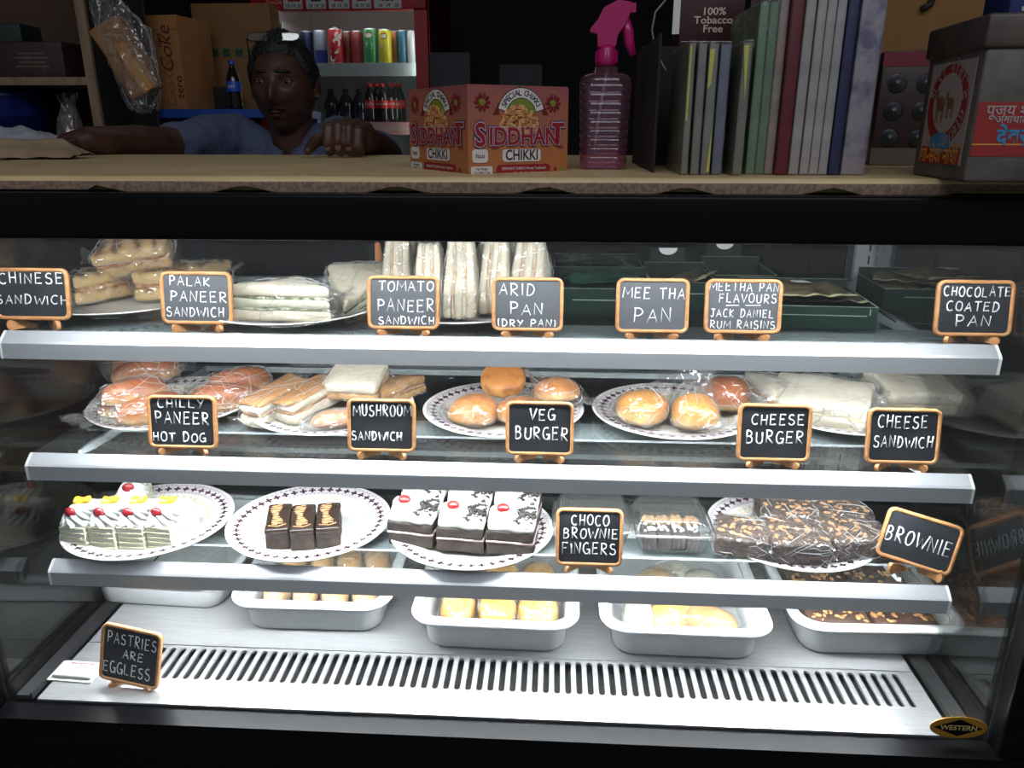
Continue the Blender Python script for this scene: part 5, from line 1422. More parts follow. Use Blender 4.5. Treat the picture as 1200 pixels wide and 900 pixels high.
# row of notebooks held by a black rack
yb = 0.972
HB = W(800, 52, yb).z - ZK; HT = 0.245
x0 = XC(774, yb, 1.3); x1 = XC(797, yb, 1.3)
ht = W(830, 50, 1.16).z - ZK
t = thing('book_rack', 'black box rack standing behind the short notebooks', 'rack', ((x0 + XC(905, 1.16, 1.3)) / 2, 1.25, ZK), 0)
wd = XC(905, 1.16, 1.3) - x0
m = MB().box((0, 0.0, ht / 2), (wd, 0.09, ht)); m.build('rack_body', BLACK2, t)
MB().box((-wd / 2 + 0.0015, -0.14, ht / 2 * 0.98), (0.003, 0.19, ht * 0.98)).build('side_panel', BLACK2, t)
p = Vector((XC(830, 1.235, 1.4), 1.25, ZK + ht + 0.0005)); wd2 = XC(872, 1.21, 1.4) - XC(797, 1.21, 1.4)
t = thing('maroon_carton', 'dark maroon carton printed 100% Tobacco Free on top of the black rack', 'carton', p, 0)
hh = 0.11
MB().rbox((0, 0, hh / 2), (wd2, 0.075, hh), 0.001, 0, None, 2).build('carton_body', M('maroon_card', hexc(62, 26, 26), 0.5), t)
m = MB(); zz = W(830, 17, 1.21).z - p.z
for i, s_ in enumerate(('100%', 'Tobacco', 'Free')): m.text(s_, 0.0135, fxz((0.002, -0.0378, zz - 0.0000 - (i - 0) * 0.0112 + 0.004)), 0, 0.015, 'CENTER', 1.15)
for zq_ in (0.006, hh * 0.9): m.box((0, -0.0378, zq_), (wd2 * 0.92, 0.0006, 0.0008))
m.build('carton_lettering', M('cream_print', hexc(226, 200, 184), 0.5), t)

PLW = clear('book_sleeve', (0.96, 0.96, 0.96), 1.2, 0.08, 0.05, (30, 0.8, 0.004))
BOOKS = [(800, 807, 50, 'yellow edged grey notebook in plastic, leftmost of the short notebooks', (150, 146, 128), 'yellow'), (811, 820, 51, 'second short grey notebook from the left in plastic', (146, 142, 136), None), (823, 833, 51, 'third short notebook with a yellow corner in plastic', (150, 146, 136), 'corner'), (836, 847, 52, 'fourth short bluish grey notebook in plastic', (120, 126, 150), None), (861, 871, 50, 'last short notebook with the big yellow triangle, just left of the green ones', (140, 138, 120), 'tri'),
         (876, 886, 4, 'left of the two tall green notebooks', (120, 158, 116), None), (887, 897, 2, 'right of the two tall green notebooks', (110, 146, 112), None), (898, 908, -20, 'pale pinkish notebook right of the green pair', (176, 158, 150), None), (911, 925, -30, 'tall maroon book in the row', (120, 40, 48), None),
         (927, 938, -30, 'first white book right of the maroon one', (190, 182, 180), None), (940, 950, -30, 'second white book right of the maroon one', (196, 188, 186), None), (951, 961, -30, 'third white book right of the maroon one', (196, 188, 186), None), (962, 972, -30, 'fourth white book, next to the navy one', (190, 184, 184), None), (974, 986, -30, 'tall navy book near the right end of the row', (50, 56, 100), None), (989, 1016, -30, 'thick lilac patterned book in plastic at the right end of the row', (178, 168, 180), 'pattern')]
YT = M('yellow_tab', hexc(206, 200, 70), 0.5)
PAGE = M('page_edge', hexc(200, 194, 184), 0.8, var=(300, hexc(160, 154, 146), 0.4, 0.6), stretch=(1, 1, 0.02))
for i, (a, b, top, lb, c, ex) in enumerate(BOOKS):
    c = tuple(int(q * 0.86) for q in c)
    yy = yb + (0.0 if i != 4 else -0.012) + (0.008 if i in (5, 6, 7) else 0)
    xa, xb = XC(a, yy, ZK + 0.03), XC(b, yy, ZK + 0.03); th = xb - xa
    hb = (W(850, top, yy).z - ZK) if top > 30 else ((W(880, top, yy).z - ZK) if top > -10 else 0.255 + 0.004 * (i % 3))
    dp = 0.10 if i < 5 else 0.15
    if i < 5: dp = 0.135
    t = thing('notebook' if i < 8 else 'book', lb, 'book', ((xa + xb) / 2, yy, ZK), 0, 'notebooks and books in the counter row')
    cov = M('cover_%d' % i, hexc(*c), 0.55, var=(30, hexc(*[int(q * 0.8) for q in c]), 0.4, 0.75)) if ex != 'pattern' else M('cover_pattern', hexc(*c), 0.5, var=(24, hexc(90, 84, 120), 0.48, 0.6))
    ct = min(0.0014, th * 0.15)
    m = MB()
    for sx in (-1, 1): m.box((sx * (th / 2 - ct / 2), dp / 2, hb / 2), (ct, dp, hb))
    m.rbox((0, 0.001, hb / 2), (th, 0.004, hb), min(0.0018, th * 0.3), 0, None, 2)
    m.build('cover', cov, t)
    MB().box((0, dp / 2 + 0.001, hb / 2), (th - 2 * ct, dp - 0.006, hb - 0.006)).build('pages', PAGE, t)
    if ex in ('yellow', 'corner', 'tri'):
        m = MB()
        if ex == 'yellow': m.box((-th * 0.22, -0.0012, hb * 0.70), (th * 0.28, 0.0006, hb * 0.56))
        elif ex == 'corner': m.prism([(-th * .45, hb * .96), (th * .1, hb * .96), (-th * .1, hb * .70), (-th * .45, hb * .66)], 0.0, 0.0008, 0, fxz((0, -0.0012, 0))); m.prism([(th * .1, hb * .02), (th * .45, hb * .02), (th * .45, hb * .40)], 0.0, 0.0008, 0, fxz((0, -0.0012, 0)))
        else: m.prism([(-th * .48, hb * .98), (th * .1, hb * .98), (th * .1, hb * .58)], 0.0, 0.0008, 0, fxz((0, -0.0012, 0)))
        m.build('yellow_tab', YT, t)
    if i < 5 or i in (5, 6, 14):
        m = MB(); m.rbox((0, dp / 2, hb / 2 + 0.001), (th + 0.0012, dp + 0.005, hb + 0.004), 0.001, 0, None, 10, wob(60, 0.0009, i)); m.build('plastic_sleeve', PLW, t)

# tin collection box and the blue box on it
A = S(1128, 213.5, ZK); B = S(1068, 204, ZK)
d_ = Vector((B.x - A.x, B.y - A.y, 0)); ang = math.atan2(d_.y, d_.x) - PI / 2
wl = min(0.19, max(0.12, d_.length)); 
hl = W(1128, 52, A.y).z - ZK
ux = Vector((math.cos(ang), math.sin(ang), 0)); uy = Vector((-math.sin(ang), math.cos(ang), 0))
t = thing('collection_tin', 'old grey tin collection box with red printed bands at the right end', 'tin', A, 0)
TIN = M('old_tin', hexc(104, 99, 92), 0.55, 0.2, var=(30, hexc(84, 79, 73), 0.4, 0.7), bump=(120, 0.15, 0.001))
Tb = FR((0, 0, 0), ux, uy)
WT = 0.20
MB().rbox((WT / 2, wl / 2, hl / 2), (WT, wl, hl), 0.004, 0, Tb, 3).build('tin_body', TIN, t)
MB().rbox((WT / 2, wl / 2, hl + 0.012), (WT + 0.008, wl + 0.008, 0.032), 0.004, 0, Tb, 3).build('tin_lid', M('dark_tin', hexc(84, 74, 66), 0.5, 0.2, var=(30, hexc(64, 56, 50), 0.4, 0.7)), t)
REDP = M('tin_red', hexc(150, 36, 32), 0.5); BLUP = M('tin_blue', hexc(60, 130, 170), 0.5); WHP = M('tin_white', hexc(168, 154, 150), 0.5); ORP = M('tin_orange', hexc(220, 150, 60), 0.5); BRP = M('tin_brown', hexc(120, 84, 60), 0.5)
m = MB(); TF = FR(Vector((0, 0, 0)) - uy * 0.0005, ux, (0, 0, 1))
def tf(x, z, e=0.0): return TF @ Matrix.Translation((x, z, e))
m.box((0, 0, 0), (WT * 0.98, hl * 0.40, 0.0006), 0, tf(WT / 2, hl * 0.395)); m.box((0, 0, 0), (WT * 0.98, 0.0012, 0.0008), 3, tf(WT / 2, hl * 0.285))
m.text('पूज्य श्री महाबल जी', 0.0145, tf(0.010, hl * 0.53, 0.0008), 2, 0.01, 'LEFT'); m.text('अनाथालय सेवा', 0.010, tf(0.020, hl * 0.465, 0.0008), 2, 0.01, 'LEFT')
m.text('के सहयोग से', 0.010, tf(0.055, hl * 0.405, 0.0008), 3, 0.0, 'LEFT'); m.text('देवर्षि वन', 0.020, tf(0.024, hl * 0.34, 0.0008), 1, 0.03, 'LEFT')
m.build('front_print', [REDP, BLUP, WHP, ORP], t)
m = MB(); TS = FR(Vector((0, 0, 0)) - ux * 0.0005, -uy, (0, 0, 1))
def ts(y, z, e=0.0): return TS @ Matrix.Translation((-wl + y, z, e))
m.box((0, 0, 0), (wl * 0.78, hl * 0.80, 0.0006), 0, ts(wl * 0.52, hl * 0.52))
ell = lambda a, b: [(a * math.cos(2 * PI * i / 36), b * math.sin(2 * PI * i / 36)) for i in range(36)]
m.prism(ell(wl * 0.35, hl * 0.32), 0, 0.0009, 1, ts(wl * 0.52, hl * 0.585)); m.prism(ell(wl * 0.25, hl * 0.235), 0, 0.0012, 0, ts(wl * 0.52, hl * 0.60))
m.prism(ell(wl * 0.19, hl * 0.085), 0, 0.0013, 2, ts(wl * 0.50, hl * 0.285))
m.box((0, 0, 0), (wl * 0.72, hl * 0.13, 0.0008), 1, ts(wl * 0.52, hl * 0.185, 0.0008))
m.text('गो-सेवा निधि', 0.022, ts(wl * 0.52, hl * 0.18, 0.0016), 3, 0.02, 'CENTER', 1.0)
for i, ch in enumerate('श्री गोविंद गोशाला'):
    a = 160 - 250 * i / 17
    m.text(ch, 0.018, ts(wl * 0.52 + wl * 0.30 * math.cos(R(a)), hl * 0.59 + hl * 0.28 * math.sin(R(a)), 0.0014) @ Matrix.Rotation(R(a - 90), 4, 'Z'), 0, 0.01)
# the small brown drawing of cattle in the ring
for dx, sz in ((-0.012, 1.0), (0.014, 0.8)):
    m.blob((0, 0, 0), (0.013 * sz, 0.008 * sz, 0.0006), 4, ts(wl * 0.5 + dx, hl * 0.60, 0.0013), 14, 5)
    m.blob((0, 0, 0), (0.005 * sz, 0.006 * sz, 0.0006), 4, ts(wl * 0.5 + dx - 0.013 * sz, hl * 0.60 + 0.009 * sz, 0.0013), 10, 5)
    for q in (-0.009, -0.005, 0.005, 0.009): m.box((0, 0, 0), (0.002 * sz, 0.016 * sz, 0.0006), 4, ts(wl * 0.5 + dx + q * sz, hl * 0.60 - 0.011 * sz, 0.0013))
m.build('side_print', [WHP, REDP, BLUP, ORP, BRP], t)
zl = hl + 0.0285
p = A + ux * 0.075 + uy * (wl * 0.45) + Vector((0, 0, zl))
t = thing('blue_box', 'dark blue box with a pale printed label on the lid of the tin', 'box', p, math.degrees(ang) - 3)
MB().rbox((0.03, 0, 0.04), (0.15, 0.07, 0.08), 0.0015, 0, None, 2).build('box_body', M('blue_card', hexc(34, 50, 104), 0.45), t)
m = MB().prism(rrect(0.062, 0.062, 0.004), 0, 0.0006, 0, fxz((0.010, -0.0352, 0.044))); m.text('NIPU  LIPI', 0.0125, fxz((0.010, -0.0360, 0.021)), 1, 0.02); m.text('EUSCINUS', 0.0125, fxz((0.010, -0.0360, 0.042)), 2, 0.02)
m.box((-0.03, -0.0353, 0.0065), (0.007, 0.0006, 0.004)); m.build('label', [M('label_pale', hexc(180, 178, 170), 0.6), M('label_blue', hexc(50, 70, 120), 0.6), M('print_black', (0, 0, 0))], t)

# display pack of round blisters between the books and the tin
p = Vector((XC(1062, 1.26, 1.3), 1.27, ZK)); wd = XC(1100, 1.22, 1.3) - XC(1030, 1.22, 1.3); hd_ = W(1060, 58, 1.22).z - ZK
t = thing('display_pack', 'dark display pack of round silver blisters between the books and the tin', 'display pack', p, -12)
MB().rbox((0, 0, hd_ / 2), (wd, 0.07, hd_), 0.002, 0, None, 2).build('pack_body', M('dark_maroon_pack', hexc(66, 44, 42), 0.4, var=(30, hexc(36, 40, 34), 0.45, 0.7)), t)
MB().box((0, -0.0355, hd_ * 0.93), (wd, 0.001, hd_ * 0.12)).build('header_strip', M('crimson_strip', hexc(120, 34, 50), 0.4), t)
for r_ in range(3):
    for c_ in range(2):
        b_ = MB(); T = TR(((c_ - 0.5) * wd * 0.46, -0.035, hd_ * (0.72 - 0.24 * r_)), 90)
        b_.lathe([(0, 0.008), (0.008, 0.006), (0.0115, 0.0), (0.014, 0.0)], 20, 0, T); b_.build('blister', M('silver_blister', hexc(70, 72, 76), 0.35, 0.4), t)
MB().box((0, -0.0356, 0.012), (wd, 0.001, 0.024)).build('base_strip', M('grey_card', hexc(110, 100, 90), 0.6), t)

# thin grey cable hanging at the rack
p1_, p2_ = W(782, -20, 1.15), W(780, 82, 1.12)
pts = [W(x, y, 1.14) for x, y in ((792, -30), (780, 0), (768, 14), (764, 35), (768, 60), (781, 84))]
pp = []
for i in range(len(pts) - 1):
    for k in range(5): pp.append(pts[i].lerp(pts[i + 1], k / 5))
tag(MB().tube(pp + [pts[-1]], 0.0013, 6).build('cable', M('grey_cable', (0.25, 0.25, 0.26), 0.5)), 'thin grey cable looping down left of the maroon carton', 'cable')
t_ = W(793, 15, 1.10)
tag(MB().box((0, 0, 0), (0.009, 0.001, 0.05)).build('paper_tag', M('print_white', (0, 0, 0)), None, (t_.x, t_.y, t_.z)), 'narrow white paper strip hanging left of the maroon carton', 'tag')

# ------------------------------------------------------------------ behind the counter
PLY = M('yellow_brown_ply', hexc(150, 108, 58), 0.7, var=(4, hexc(130, 92, 48), 0.35, 0.7))
xa, xb = XC(962, 1.9, 1.45), XC(1260, 1.9, 1.45)
t = thing('plywood_panel', 'tall yellow brown plywood panel behind the books and the tin', 'panel', ((xa + xb) / 2, 1.9, 0), 0)
MB().box((0, 0.01, 1.62), (xb - xa, 0.02, 1.16)).build('panel_board', PLY, t)
k_ = W(1087, 6, 1.89); m = MB(); m.tube([(k_.x - (xa + xb) / 2 + 0.015, -0.006, k_.z + 0.03), (k_.x - (xa + xb) / 2 + 0.004, -0.012, k_.z), (k_.x - (xa + xb) / 2 - 0.012, -0.012, k_.z - 0.008)], 0.007, 8)
m.build('dark_knot', M('dark_hook', (0.02, 0.015, 0.01), 0.6), t)
xc2 = (xa + xb) / 2; wc2 = xb - xa
t = thing('storage_cabinet', 'dark cabinet under the yellow brown plywood panel', 'cabinet', (xc2, 2.0, 0), 0)
MB().rbox((0, 0, 0.52), (wc2, 0.40, 1.038), 0.004, 0, None, 2).build('cabinet_body', M('dark_brown_cabinet', (0.03, 0.024, 0.02), 0.6), t)
for sx in (-1, 1): MB().rbox((sx * wc2 / 4, -0.206, 0.52), (wc2 / 2 - 0.01, 0.012, 0.98), 0.003, 0, None, 2).build('cabinet_door', M('dark_brown_cabinet', (0, 0, 0)), t)

# drinks fridge
YFR = 3.3
fl, fr_ = XC(300, YFR, 1.6), XC(502, YFR, 1.6); il, ir = XC(319, YFR, 1.6), XC(487, YFR, 1.6)
fc = (fl + fr_) / 2
t = thing('drinks_fridge', 'red drinks fridge with lit shelves of cans and bottles behind the man', 'fridge', (fc, YFR, 0), 0)
fridge = t
X = lambda px, y=YFR, z=1.55: XC(px, y, z) - fc
zh = W(400, 13, YFR).z; ztop = zh + 0.20
REDF_ = M('fridge_red', hexc(186, 30, 36), 0.4, var=(9, hexc(120, 30, 30), 0.5, 0.75))
m = MB(); hw = (fr_ - fl) / 2; iw0, iw1 = il - fc, ir - fc
m.box((0, 0.64, ztop / 2), (2 * hw, 0.03, ztop)); m.box((-hw + 0.014, 0.34, ztop / 2), (0.028, 0.6, ztop)); m.box((hw - 0.014, 0.34, ztop / 2), (0.028, 0.6, ztop)); m.box((0, 0.34, ztop - 0.015), (2 * hw, 0.6, 0.03)); m.box((0, 0.34, 0.25), (2 * hw, 0.6, 0.5))
m.build('cabinet', M('fridge_dark_red', hexc(90, 22, 24), 0.45), t)
m = MB(); m.box(((-hw + iw0) / 2, 0, (zh + 0.5) / 2), (iw0 + hw, 0.04, zh - 0.5)); m.box(((hw + iw1) / 2, 0, (zh + 0.5) / 2), (hw - iw1, 0.04, zh - 0.5)); m.build('door_frame', REDF_, t)
MB().box(((iw0 + iw1) / 2, 0.0, (zh + 0.5) / 2), (iw1 - iw0, 0.006, zh - 0.5)).build('glass_door', clear('fridge_glass', (0.9, 0.92, 0.92), 0.6), t)
MB().rbox((0, -0.005, (zh + ztop) / 2), (2 * hw, 0.05, ztop - zh), 0.006, 0, None, 2).build('header', REDF_, t)
m = MB(); zz = W(400, 5.5, YFR - 0.03).z
for i, (a, b) in enumerate(((336, 360), (362, 387), (388, 414), (415, 439), (440, 474))):
    xa_, xb_ = X(a, YFR - .03), X(b, YFR - .03); T = fxz(((xa_ + xb_) / 2, -0.031, zz + 0.012)); m.prism(rrect(xb_ - xa_ - 0.008, 0.052, 0.004), 0, 0.001, 0, T)
    for k in range(3): m.text(('18', '19', '20')[k], 0.017, fxz((xa_ + (xb_ - xa_) * (0.24 + 0.28 * k), -0.0325, zz - 0.004)), 2, 0.02)
    for k in range(4 if i == 0 else 3): m.blob((0, 0, 0), (0.007, 0.007, 0.001), 1 if i in (0, 2, 3) else 2, fxz((xa_ + (xb_ - xa_) * (0.35 + 0.15 * k), -0.0325, zz + 0.018)), 10, 4)
T = fxz((X(326, YFR - .03), -0.031, zz + 0.010)); m.prism([(0.034 * math.cos(2 * PI * i / 30), 0.030 * math.sin(2 * PI * i / 30)) for i in range(30)], 0, 0.001, 1, T); m.text('Coca-Cola', 0.018, T @ Matrix.Translation((0, 0, 0.0015)), 3, 0.0, 'CENTER', 0.8, 0.3)
m.build('price_stickers', [M('sticker_white', (0.62, 0.62, 0.58), 0.6), M('sticker_red', hexc(196, 36, 40), 0.5), M('print_black', (0, 0, 0)), M('sticker_white', (0, 0, 0))], t)
INN = M('fridge_liner', (0.62, 0.65, 0.64), 0.5)
m = MB(); m.box(((iw0 + iw1) / 2, 0.60, (zh + 0.5) / 2 + 0.05), (iw1 - iw0 + 0.06, 0.01, zh - 0.4)); m.box((iw0 - 0.016, 0.32, (zh + 0.5) / 2 + 0.05), (0.006, 0.56, zh - 0.4)); m.box((iw1 + 0.016, 0.32, (zh + 0.5) / 2 + 0.05), (0.006, 0.56, zh - 0.4)); m.build('liner', INN, t)
z1_, z2_, z3_ = W(420, 76, YFR + 0.12).z, W(440, 144, YFR + 0.10).z, W(440, 188, YFR + 0.10).z
for zs_, rail in ((z1_, 0), (z2_, 1), (z3_, 1)):
    s = MB().box(((iw0 + iw1) / 2, 0.32, zs_ - 0.004), (iw1 - iw0 + 0.02, 0.5, 0.006)).build('fridge_shelf', M('wire_white', (0.7, 0.72, 0.72), 0.4), t)
    MB().box(((iw0 + iw1) / 2, 0.066, zs_ - 0.022), (iw1 - iw0 + 0.02, 0.006, 0.05)).build('price_rail', M('rail_pink', hexc(196, 150, 140), 0.5) if rail else M('rail_grey', hexc(170, 178, 176), 0.5), s)
    if rail:
        m = MB()
        for k in range(6): m.text('Coca-Cola', 0.024, fxz((iw0 + 0.18 + k * 0.085, 0.0622, zs_ - 0.022)), 0, 0.0, 'CENTER', 0.8, 0.3)
        m.build('rail_lettering', M('sticker_white', (0, 0, 0)), s)
MB().box(((iw0 + iw1) / 2, 0.045, zh + 0.012), (iw1 - iw0 - 0.05, 0.02, 0.008)).build('fridge_lamp', M('fridge_led', (1, 1, 1), 0.5, emit=((0.86, 1.0, 0.97), FRIDGE)), t)
MB().box((iw1 + 0.004, 0.04, (zh + 0.5) / 2), (0.012, 0.016, zh - 0.56)).build('fridge_lamp', M('fridge_led', (1, 1, 1), 0.5), t)
s = MB().box((iw0 + 0.006, 0.30, zh - 0.14), (0.004, 0.36, 0.24)).build('white_side_card', M('fridge_card', (0.75, 0.76, 0.74), 0.5), t)

# cans
CANM = M('can_metal', (0.62, 0.63, 0.65), 0.3, 0.7)
def can(px, label, c, dy=0.0, hpx=37.0, wpx=14.0, c2=None, word=None):
    y = YFR + 0.13 + dy; x = XC(px, y, z1_); r = wpx / 2 * (y * 0.95 + 0.02) / FPX; h = hpx * (y * 0.95) / FPX
    t = thing('drink_can', label, 'drink can', (x, y, z1_ - 0.0005), 0, 'cans on the upper fridge shelf')
    cm = M('can_%d' % px, hexc(*c), 0.35, 0.2) if c2 is None else M('can_%d' % px, hexc(*c), 0.35, 0.2, zgrad=(h * 0.42, h * 0.44, hexc(*c2)))
    MB().lathe([(r * 0.93, h * 0.045), (r, h * 0.07), (r, h * 0.93), (r * 0.93, h * 0.965)], 24).build('can_body', cm, t)
    MB().lathe([(0, h * 0.975), (r * 0.84, h * 0.975), (r * 0.87, h), (r * 0.92, h), (r * 0.93, h * 0.965)], 24).lathe([(r * 0.93, h * 0.045), (r * 0.8, 0), (r * 0.7, 0.002), (0, h * 0.03)], 24).build('can_ends', CANM, t)
    if word is True:
        m = MB()
        for rr_, mi, e_ in ((1.0, 0, 0.0), (0.7, 1, 0.0006)):
            vs = [(0, 0)] + [(0.62 * rr_ * math.cos(2 * PI * i / 20), 0.42 * rr_ * math.sin(2 * PI * i / 20)) for i in range(20)]
            q_ = r * 1.012 + e_
            m.add([(q_ * math.sin(x), -q_ * math.cos(x), h * 0.80 + y * r) for x, y in vs], [(0, i + 1, (i + 1) % 20 + 1) for i in range(20)], mi)
        vs = [(x, y) for x, y in rrect(0.9, 0.9, 0.2)]
        m.add([((r * 1.012) * math.sin(x), -(r * 1.012) * math.cos(x), h * 0.52 + y * r) for x, y in vs], [tuple(range(len(vs)))], 1)
        m.build('can_emblem', [M('emblem_red', hexc(170, 30, 36), 0.4), M('sticker_white', (0, 0, 0))], t)
    elif word:
        m = MB()
        def wr(p): a = p.x / r; return Vector((r * 1.01 * math.sin(a), -r * 1.01 * math.cos(a), p.y))
        for s_, sz, cx, cz, rot in word:
            vs, fs = glyphs(s_, 0.03, 'CENTER', 0.0); Rm = Matrix.Rotation(R(rot), 3, 'Z')
            m.add([wr(Rm @ Vector((v[0] * sz, v[1] * sz, 0)) + Vector((cx, cz, 0))) for v in vs], fs)
        m.build('can_lettering', M('sticker_white', (0, 0, 0)), t)
    return t


can(362, 'dark navy can at the left, just above the glasses of the man', (40, 46, 90), 0.03)
can(377.5, 'blue and silver can second from the left', (52, 66, 150), 0, 37, 14, (150, 160, 180))
can(395, 'red can with slanted white lettering on it', (196, 40, 44), -0.02, 38, 16, None, [('dubai', 0.062, 0.004, 0.075, 72)])
can(409, 'brown red can standing further back', (120, 48, 44), 0.06)
can(420, 'dull red can left of the green one', (150, 60, 58), 0.03)
can(435.5, 'green and orange can with a white middle', (60, 150, 90), -0.02, 38, 16, None, True)
can(452.5, 'yellow can right of the green one', (214, 200, 40), -0.02, 37, 15, None, True)
can(464, 'orange can half hidden behind the yellow one', (206, 120, 50), 0.06)
can(473, 'teal blue can near the right edge of the fridge', (60, 110, 130), 0.02)
can(484, 'white can with red lettering at the right edge of the fridge', (200, 196, 196), 0, 36, 12)
# bottles
COLA = M('cola_liquid', (0.02, 0.010, 0.006), 0.12, coat=0.4); CAPR = M('red_cap', hexc(230, 40, 36), 0.4); LABR = M('red_label', hexc(206, 30, 34), 0.45); DRK = M('dark_blue_bottle', (0.01, 0.014, 0.03), 0.2, coat=0.3)
def bottle(px, base_z, label, dy=0.0, hpx=44.0, wpx=13.0, dark=False, y0=YFR, group='cola bottles on the middle fridge shelf', capm=None, labm=None, word='Coca-Cola', liquid=None):
    y = y0 + 0.10 + dy; x = XC(px, y, base_z); h = hpx * (y * 0.95) / FPX; r = wpx / 2 * (y * 0.95) / FPX
    t = thing('drink_bottle', label, 'bottle', (x, y, base_z - 0.0005), 0, group)
    MB().lathe([(0, 0.004), (r * 0.8, 0.0), (r * 0.96, h * 0.03), (r, h * 0.12), (r * 0.9, h * 0.27), (r * 0.92, h * 0.34), (r, h * 0.42), (r, h * 0.56), (r * 0.86, h * 0.68), (r * 0.52, h * 0.82), (r * 0.36, h * 0.88), (r * 0.36, h * 0.925), (0, h * 0.925)], 20).build('bottle_body', DRK if dark else (liquid or COLA), t)
    MB().lathe([(r * 0.42, h * 0.915), (r * 0.43, h * 0.99), (r * 0.38, h), (0, h)], 18).build('cap', (DRK if dark else (capm or CAPR)), t)
    if not dark:
        MB().lathe([(r * 1.012, h * 0.37), (r * 1.015, h * 0.42), (r * 1.015, h * 0.56), (r * 0.99, h * 0.575)], 24).build('label_band', labm or LABR, t)
        m = MB()
        vs, fs = glyphs(word, 0.02, 'CENTER', 0.3); q = r * 1.03; sz = r * 0.62
        m.add([(q * math.sin(v[0] * sz * 0.72 / q), -q * math.cos(v[0] * sz * 0.72 / q), h * 0.48 + v[1] * sz) for v in vs], fs); m.build('label_lettering', M('sticker_white', (0, 0, 0)), t)
    return t


for i, (px, dy) in enumerate(((435, 0.0), (450, 0.0), (443, 0.12), (459, 0.10), (465, 0.17), (470, 0.24))):
    bottle(px, z2_, ('front left cola bottle with red cap on the middle shelf', 'front right cola bottle with red cap on the middle shelf', 'cola bottle between and behind the two front ones', 'cola bottle behind the front right one', 'cola bottle second from the right edge, further back', 'cola bottle rearmost at the right edge of the shelf')[i], dy)
for i, px in enumerate((390, 407, 423)): bottle(px, z2_, ('dark bottle nearest the ear of the man', 'middle one of three dark bottles', 'dark bottle right next to the red capped ones')[i], 0.14, 38, 17, True, group='dark bottles in the fridge')
for i, (px, dy) in enumerate(((437, 0.0), (450, 0.06), (460, 0.0), (467, 0.08))):
    bottle(px, z3_ - 0.12, ('leftmost red capped bottle on the lowest visible shelf', 'second red capped bottle on the lowest visible shelf', 'third red capped bottle on the lowest visible shelf', 'rightmost red capped bottle on the lowest visible shelf')[i], dy, group='cola bottles low in the fridge')
# the lower bottles stand on their own shelf
s = MB().box(((iw0 + iw1) / 2, 0.32, z3_ - 0.126), (iw1 - iw0 + 0.02, 0.5, 0.008)).build('fridge_shelf', M('wire_white', (0, 0, 0)), fridge)

# blue stand with cartons, left of the man
YT_ = 2.40
zt_ = W(200, 128, YT_).z; xa, xb = XC(136, YT_, zt_), XC(330, YT_, zt_); xc_ = (xa + xb) / 2
BLUE = M('blue_paint', hexc(34, 78, 170), 0.45)
t = thing('blue_stand', 'bright blue metal stand carrying cardboard boxes left of the man', 'stand', (xc_, YT_ + 0.2, 0), 0)
MB().box((0, 0, zt_ - 0.012), (xb - xa, 0.40, 0.024)).build('stand_top', BLUE, t)
for sx in (-1, 1):
    for sy in (-1, 1): MB().box((sx * ((xb - xa) / 2 - 0.02), sy * 0.18, (zt_ - 0.024) / 2), (0.035, 0.03, zt_ - 0.024)).build('leg', BLUE, t)
KRA = M('kraft_card', hexc(178, 122, 72), 0.7, var=(5, hexc(160, 106, 60), 0.4, 0.7)); KRA2 = M('kraft_card_dull', hexc(140, 98, 58), 0.75, var=(4, hexc(122, 84, 48), 0.4, 0.7))
yc = YT_ + 0.06; xa, xm, xb2 = XC(185, yc, zt_), XC(222, yc, zt_), XC(242, yc + 0.15, zt_)
hc = W(195, 18, yc).z - zt_
t = thing('tall_carton', 'upright tan cardboard carton with cola lettering on the blue stand', 'carton', (xa, yc, zt_ + 0.0005), -8)
cwd = xm - xa
MB().rbox((cwd / 2, 0.09, hc / 2), (cwd, 0.18, hc), 0.002, 0, None, 2).build('carton_body', KRA, t)
m = MB(); Tv = FR((0, 0, 0), (0, 0, 1), (-1, 0, 0))
def vt(x, z): return FR((x, -0.0008, z), (0, 0, 1), (-1, 0, 0))
m.text('Coke', 0.060, vt(cwd * 0.56, hc * 0.64), 0, 0.0, 'CENTER', 1.0, 0.25); m.text('diet', 0.026, vt(cwd * 0.36, hc * 0.74), 0, 0.01); m.text('Coca-Cola', 0.040, vt(cwd * 0.56, hc * 0.30), 1, 0.0, 'CENTER', 0.85, 0.3); m.text('zero', 0.036, vt(cwd * 0.86, hc * 0.24), 0, 0.01)
m.box((cwd / 2, -0.0006, hc * 0.85), (cwd, 0.0006, 0.0015), 1)
m.build('carton_lettering', [M('card_print', hexc(96, 44, 34), 0.6), M('card_print_faint', hexc(136, 84, 52), 0.6)], t)
yp = YT_ + 0.30; xa, xb = XC(232, yp, 1.45), XC(322, yp, 1.45)
t = thing('cardboard_carton', 'wide brown carton with a strip of green tape behind the small bottle', 'carton', ((xa + xb) / 2, yp, zt_ + 0.0005), 0)
hp_ = W(260, 4, yp).z - zt_
MB().rbox((0, 0.045, hp_ / 2), (xb - xa, 0.09, hp_), 0.002, 0, None, 2).build('carton_body', KRA2, t)
m = MB(); zt2 = W(260, 62, yp).z - zt_
m.box((0, -0.0006, zt2), (xb - xa, 0.0008, 0.028), 0)
for i in range(7): m.box((-(xb - xa) / 2 + 0.02 + i * 0.042, -0.0012, zt2), (0.024, 0.0006, 0.024), 1)
m.build('green_tape', [M('tape_clear', hexc(120, 100, 66), 0.3), M('tape_green', hexc(44, 74, 50), 0.4)], t)
bottle(277, zt_ + 0.001, 'small dark cola bottle with blue cap standing on the blue stand', 0.0, 54, 17, False, YT_, None, M('blue_cap', hexc(36, 70, 190), 0.4), M('blue_label', hexc(30, 80, 190), 0.4), 'pepsi')
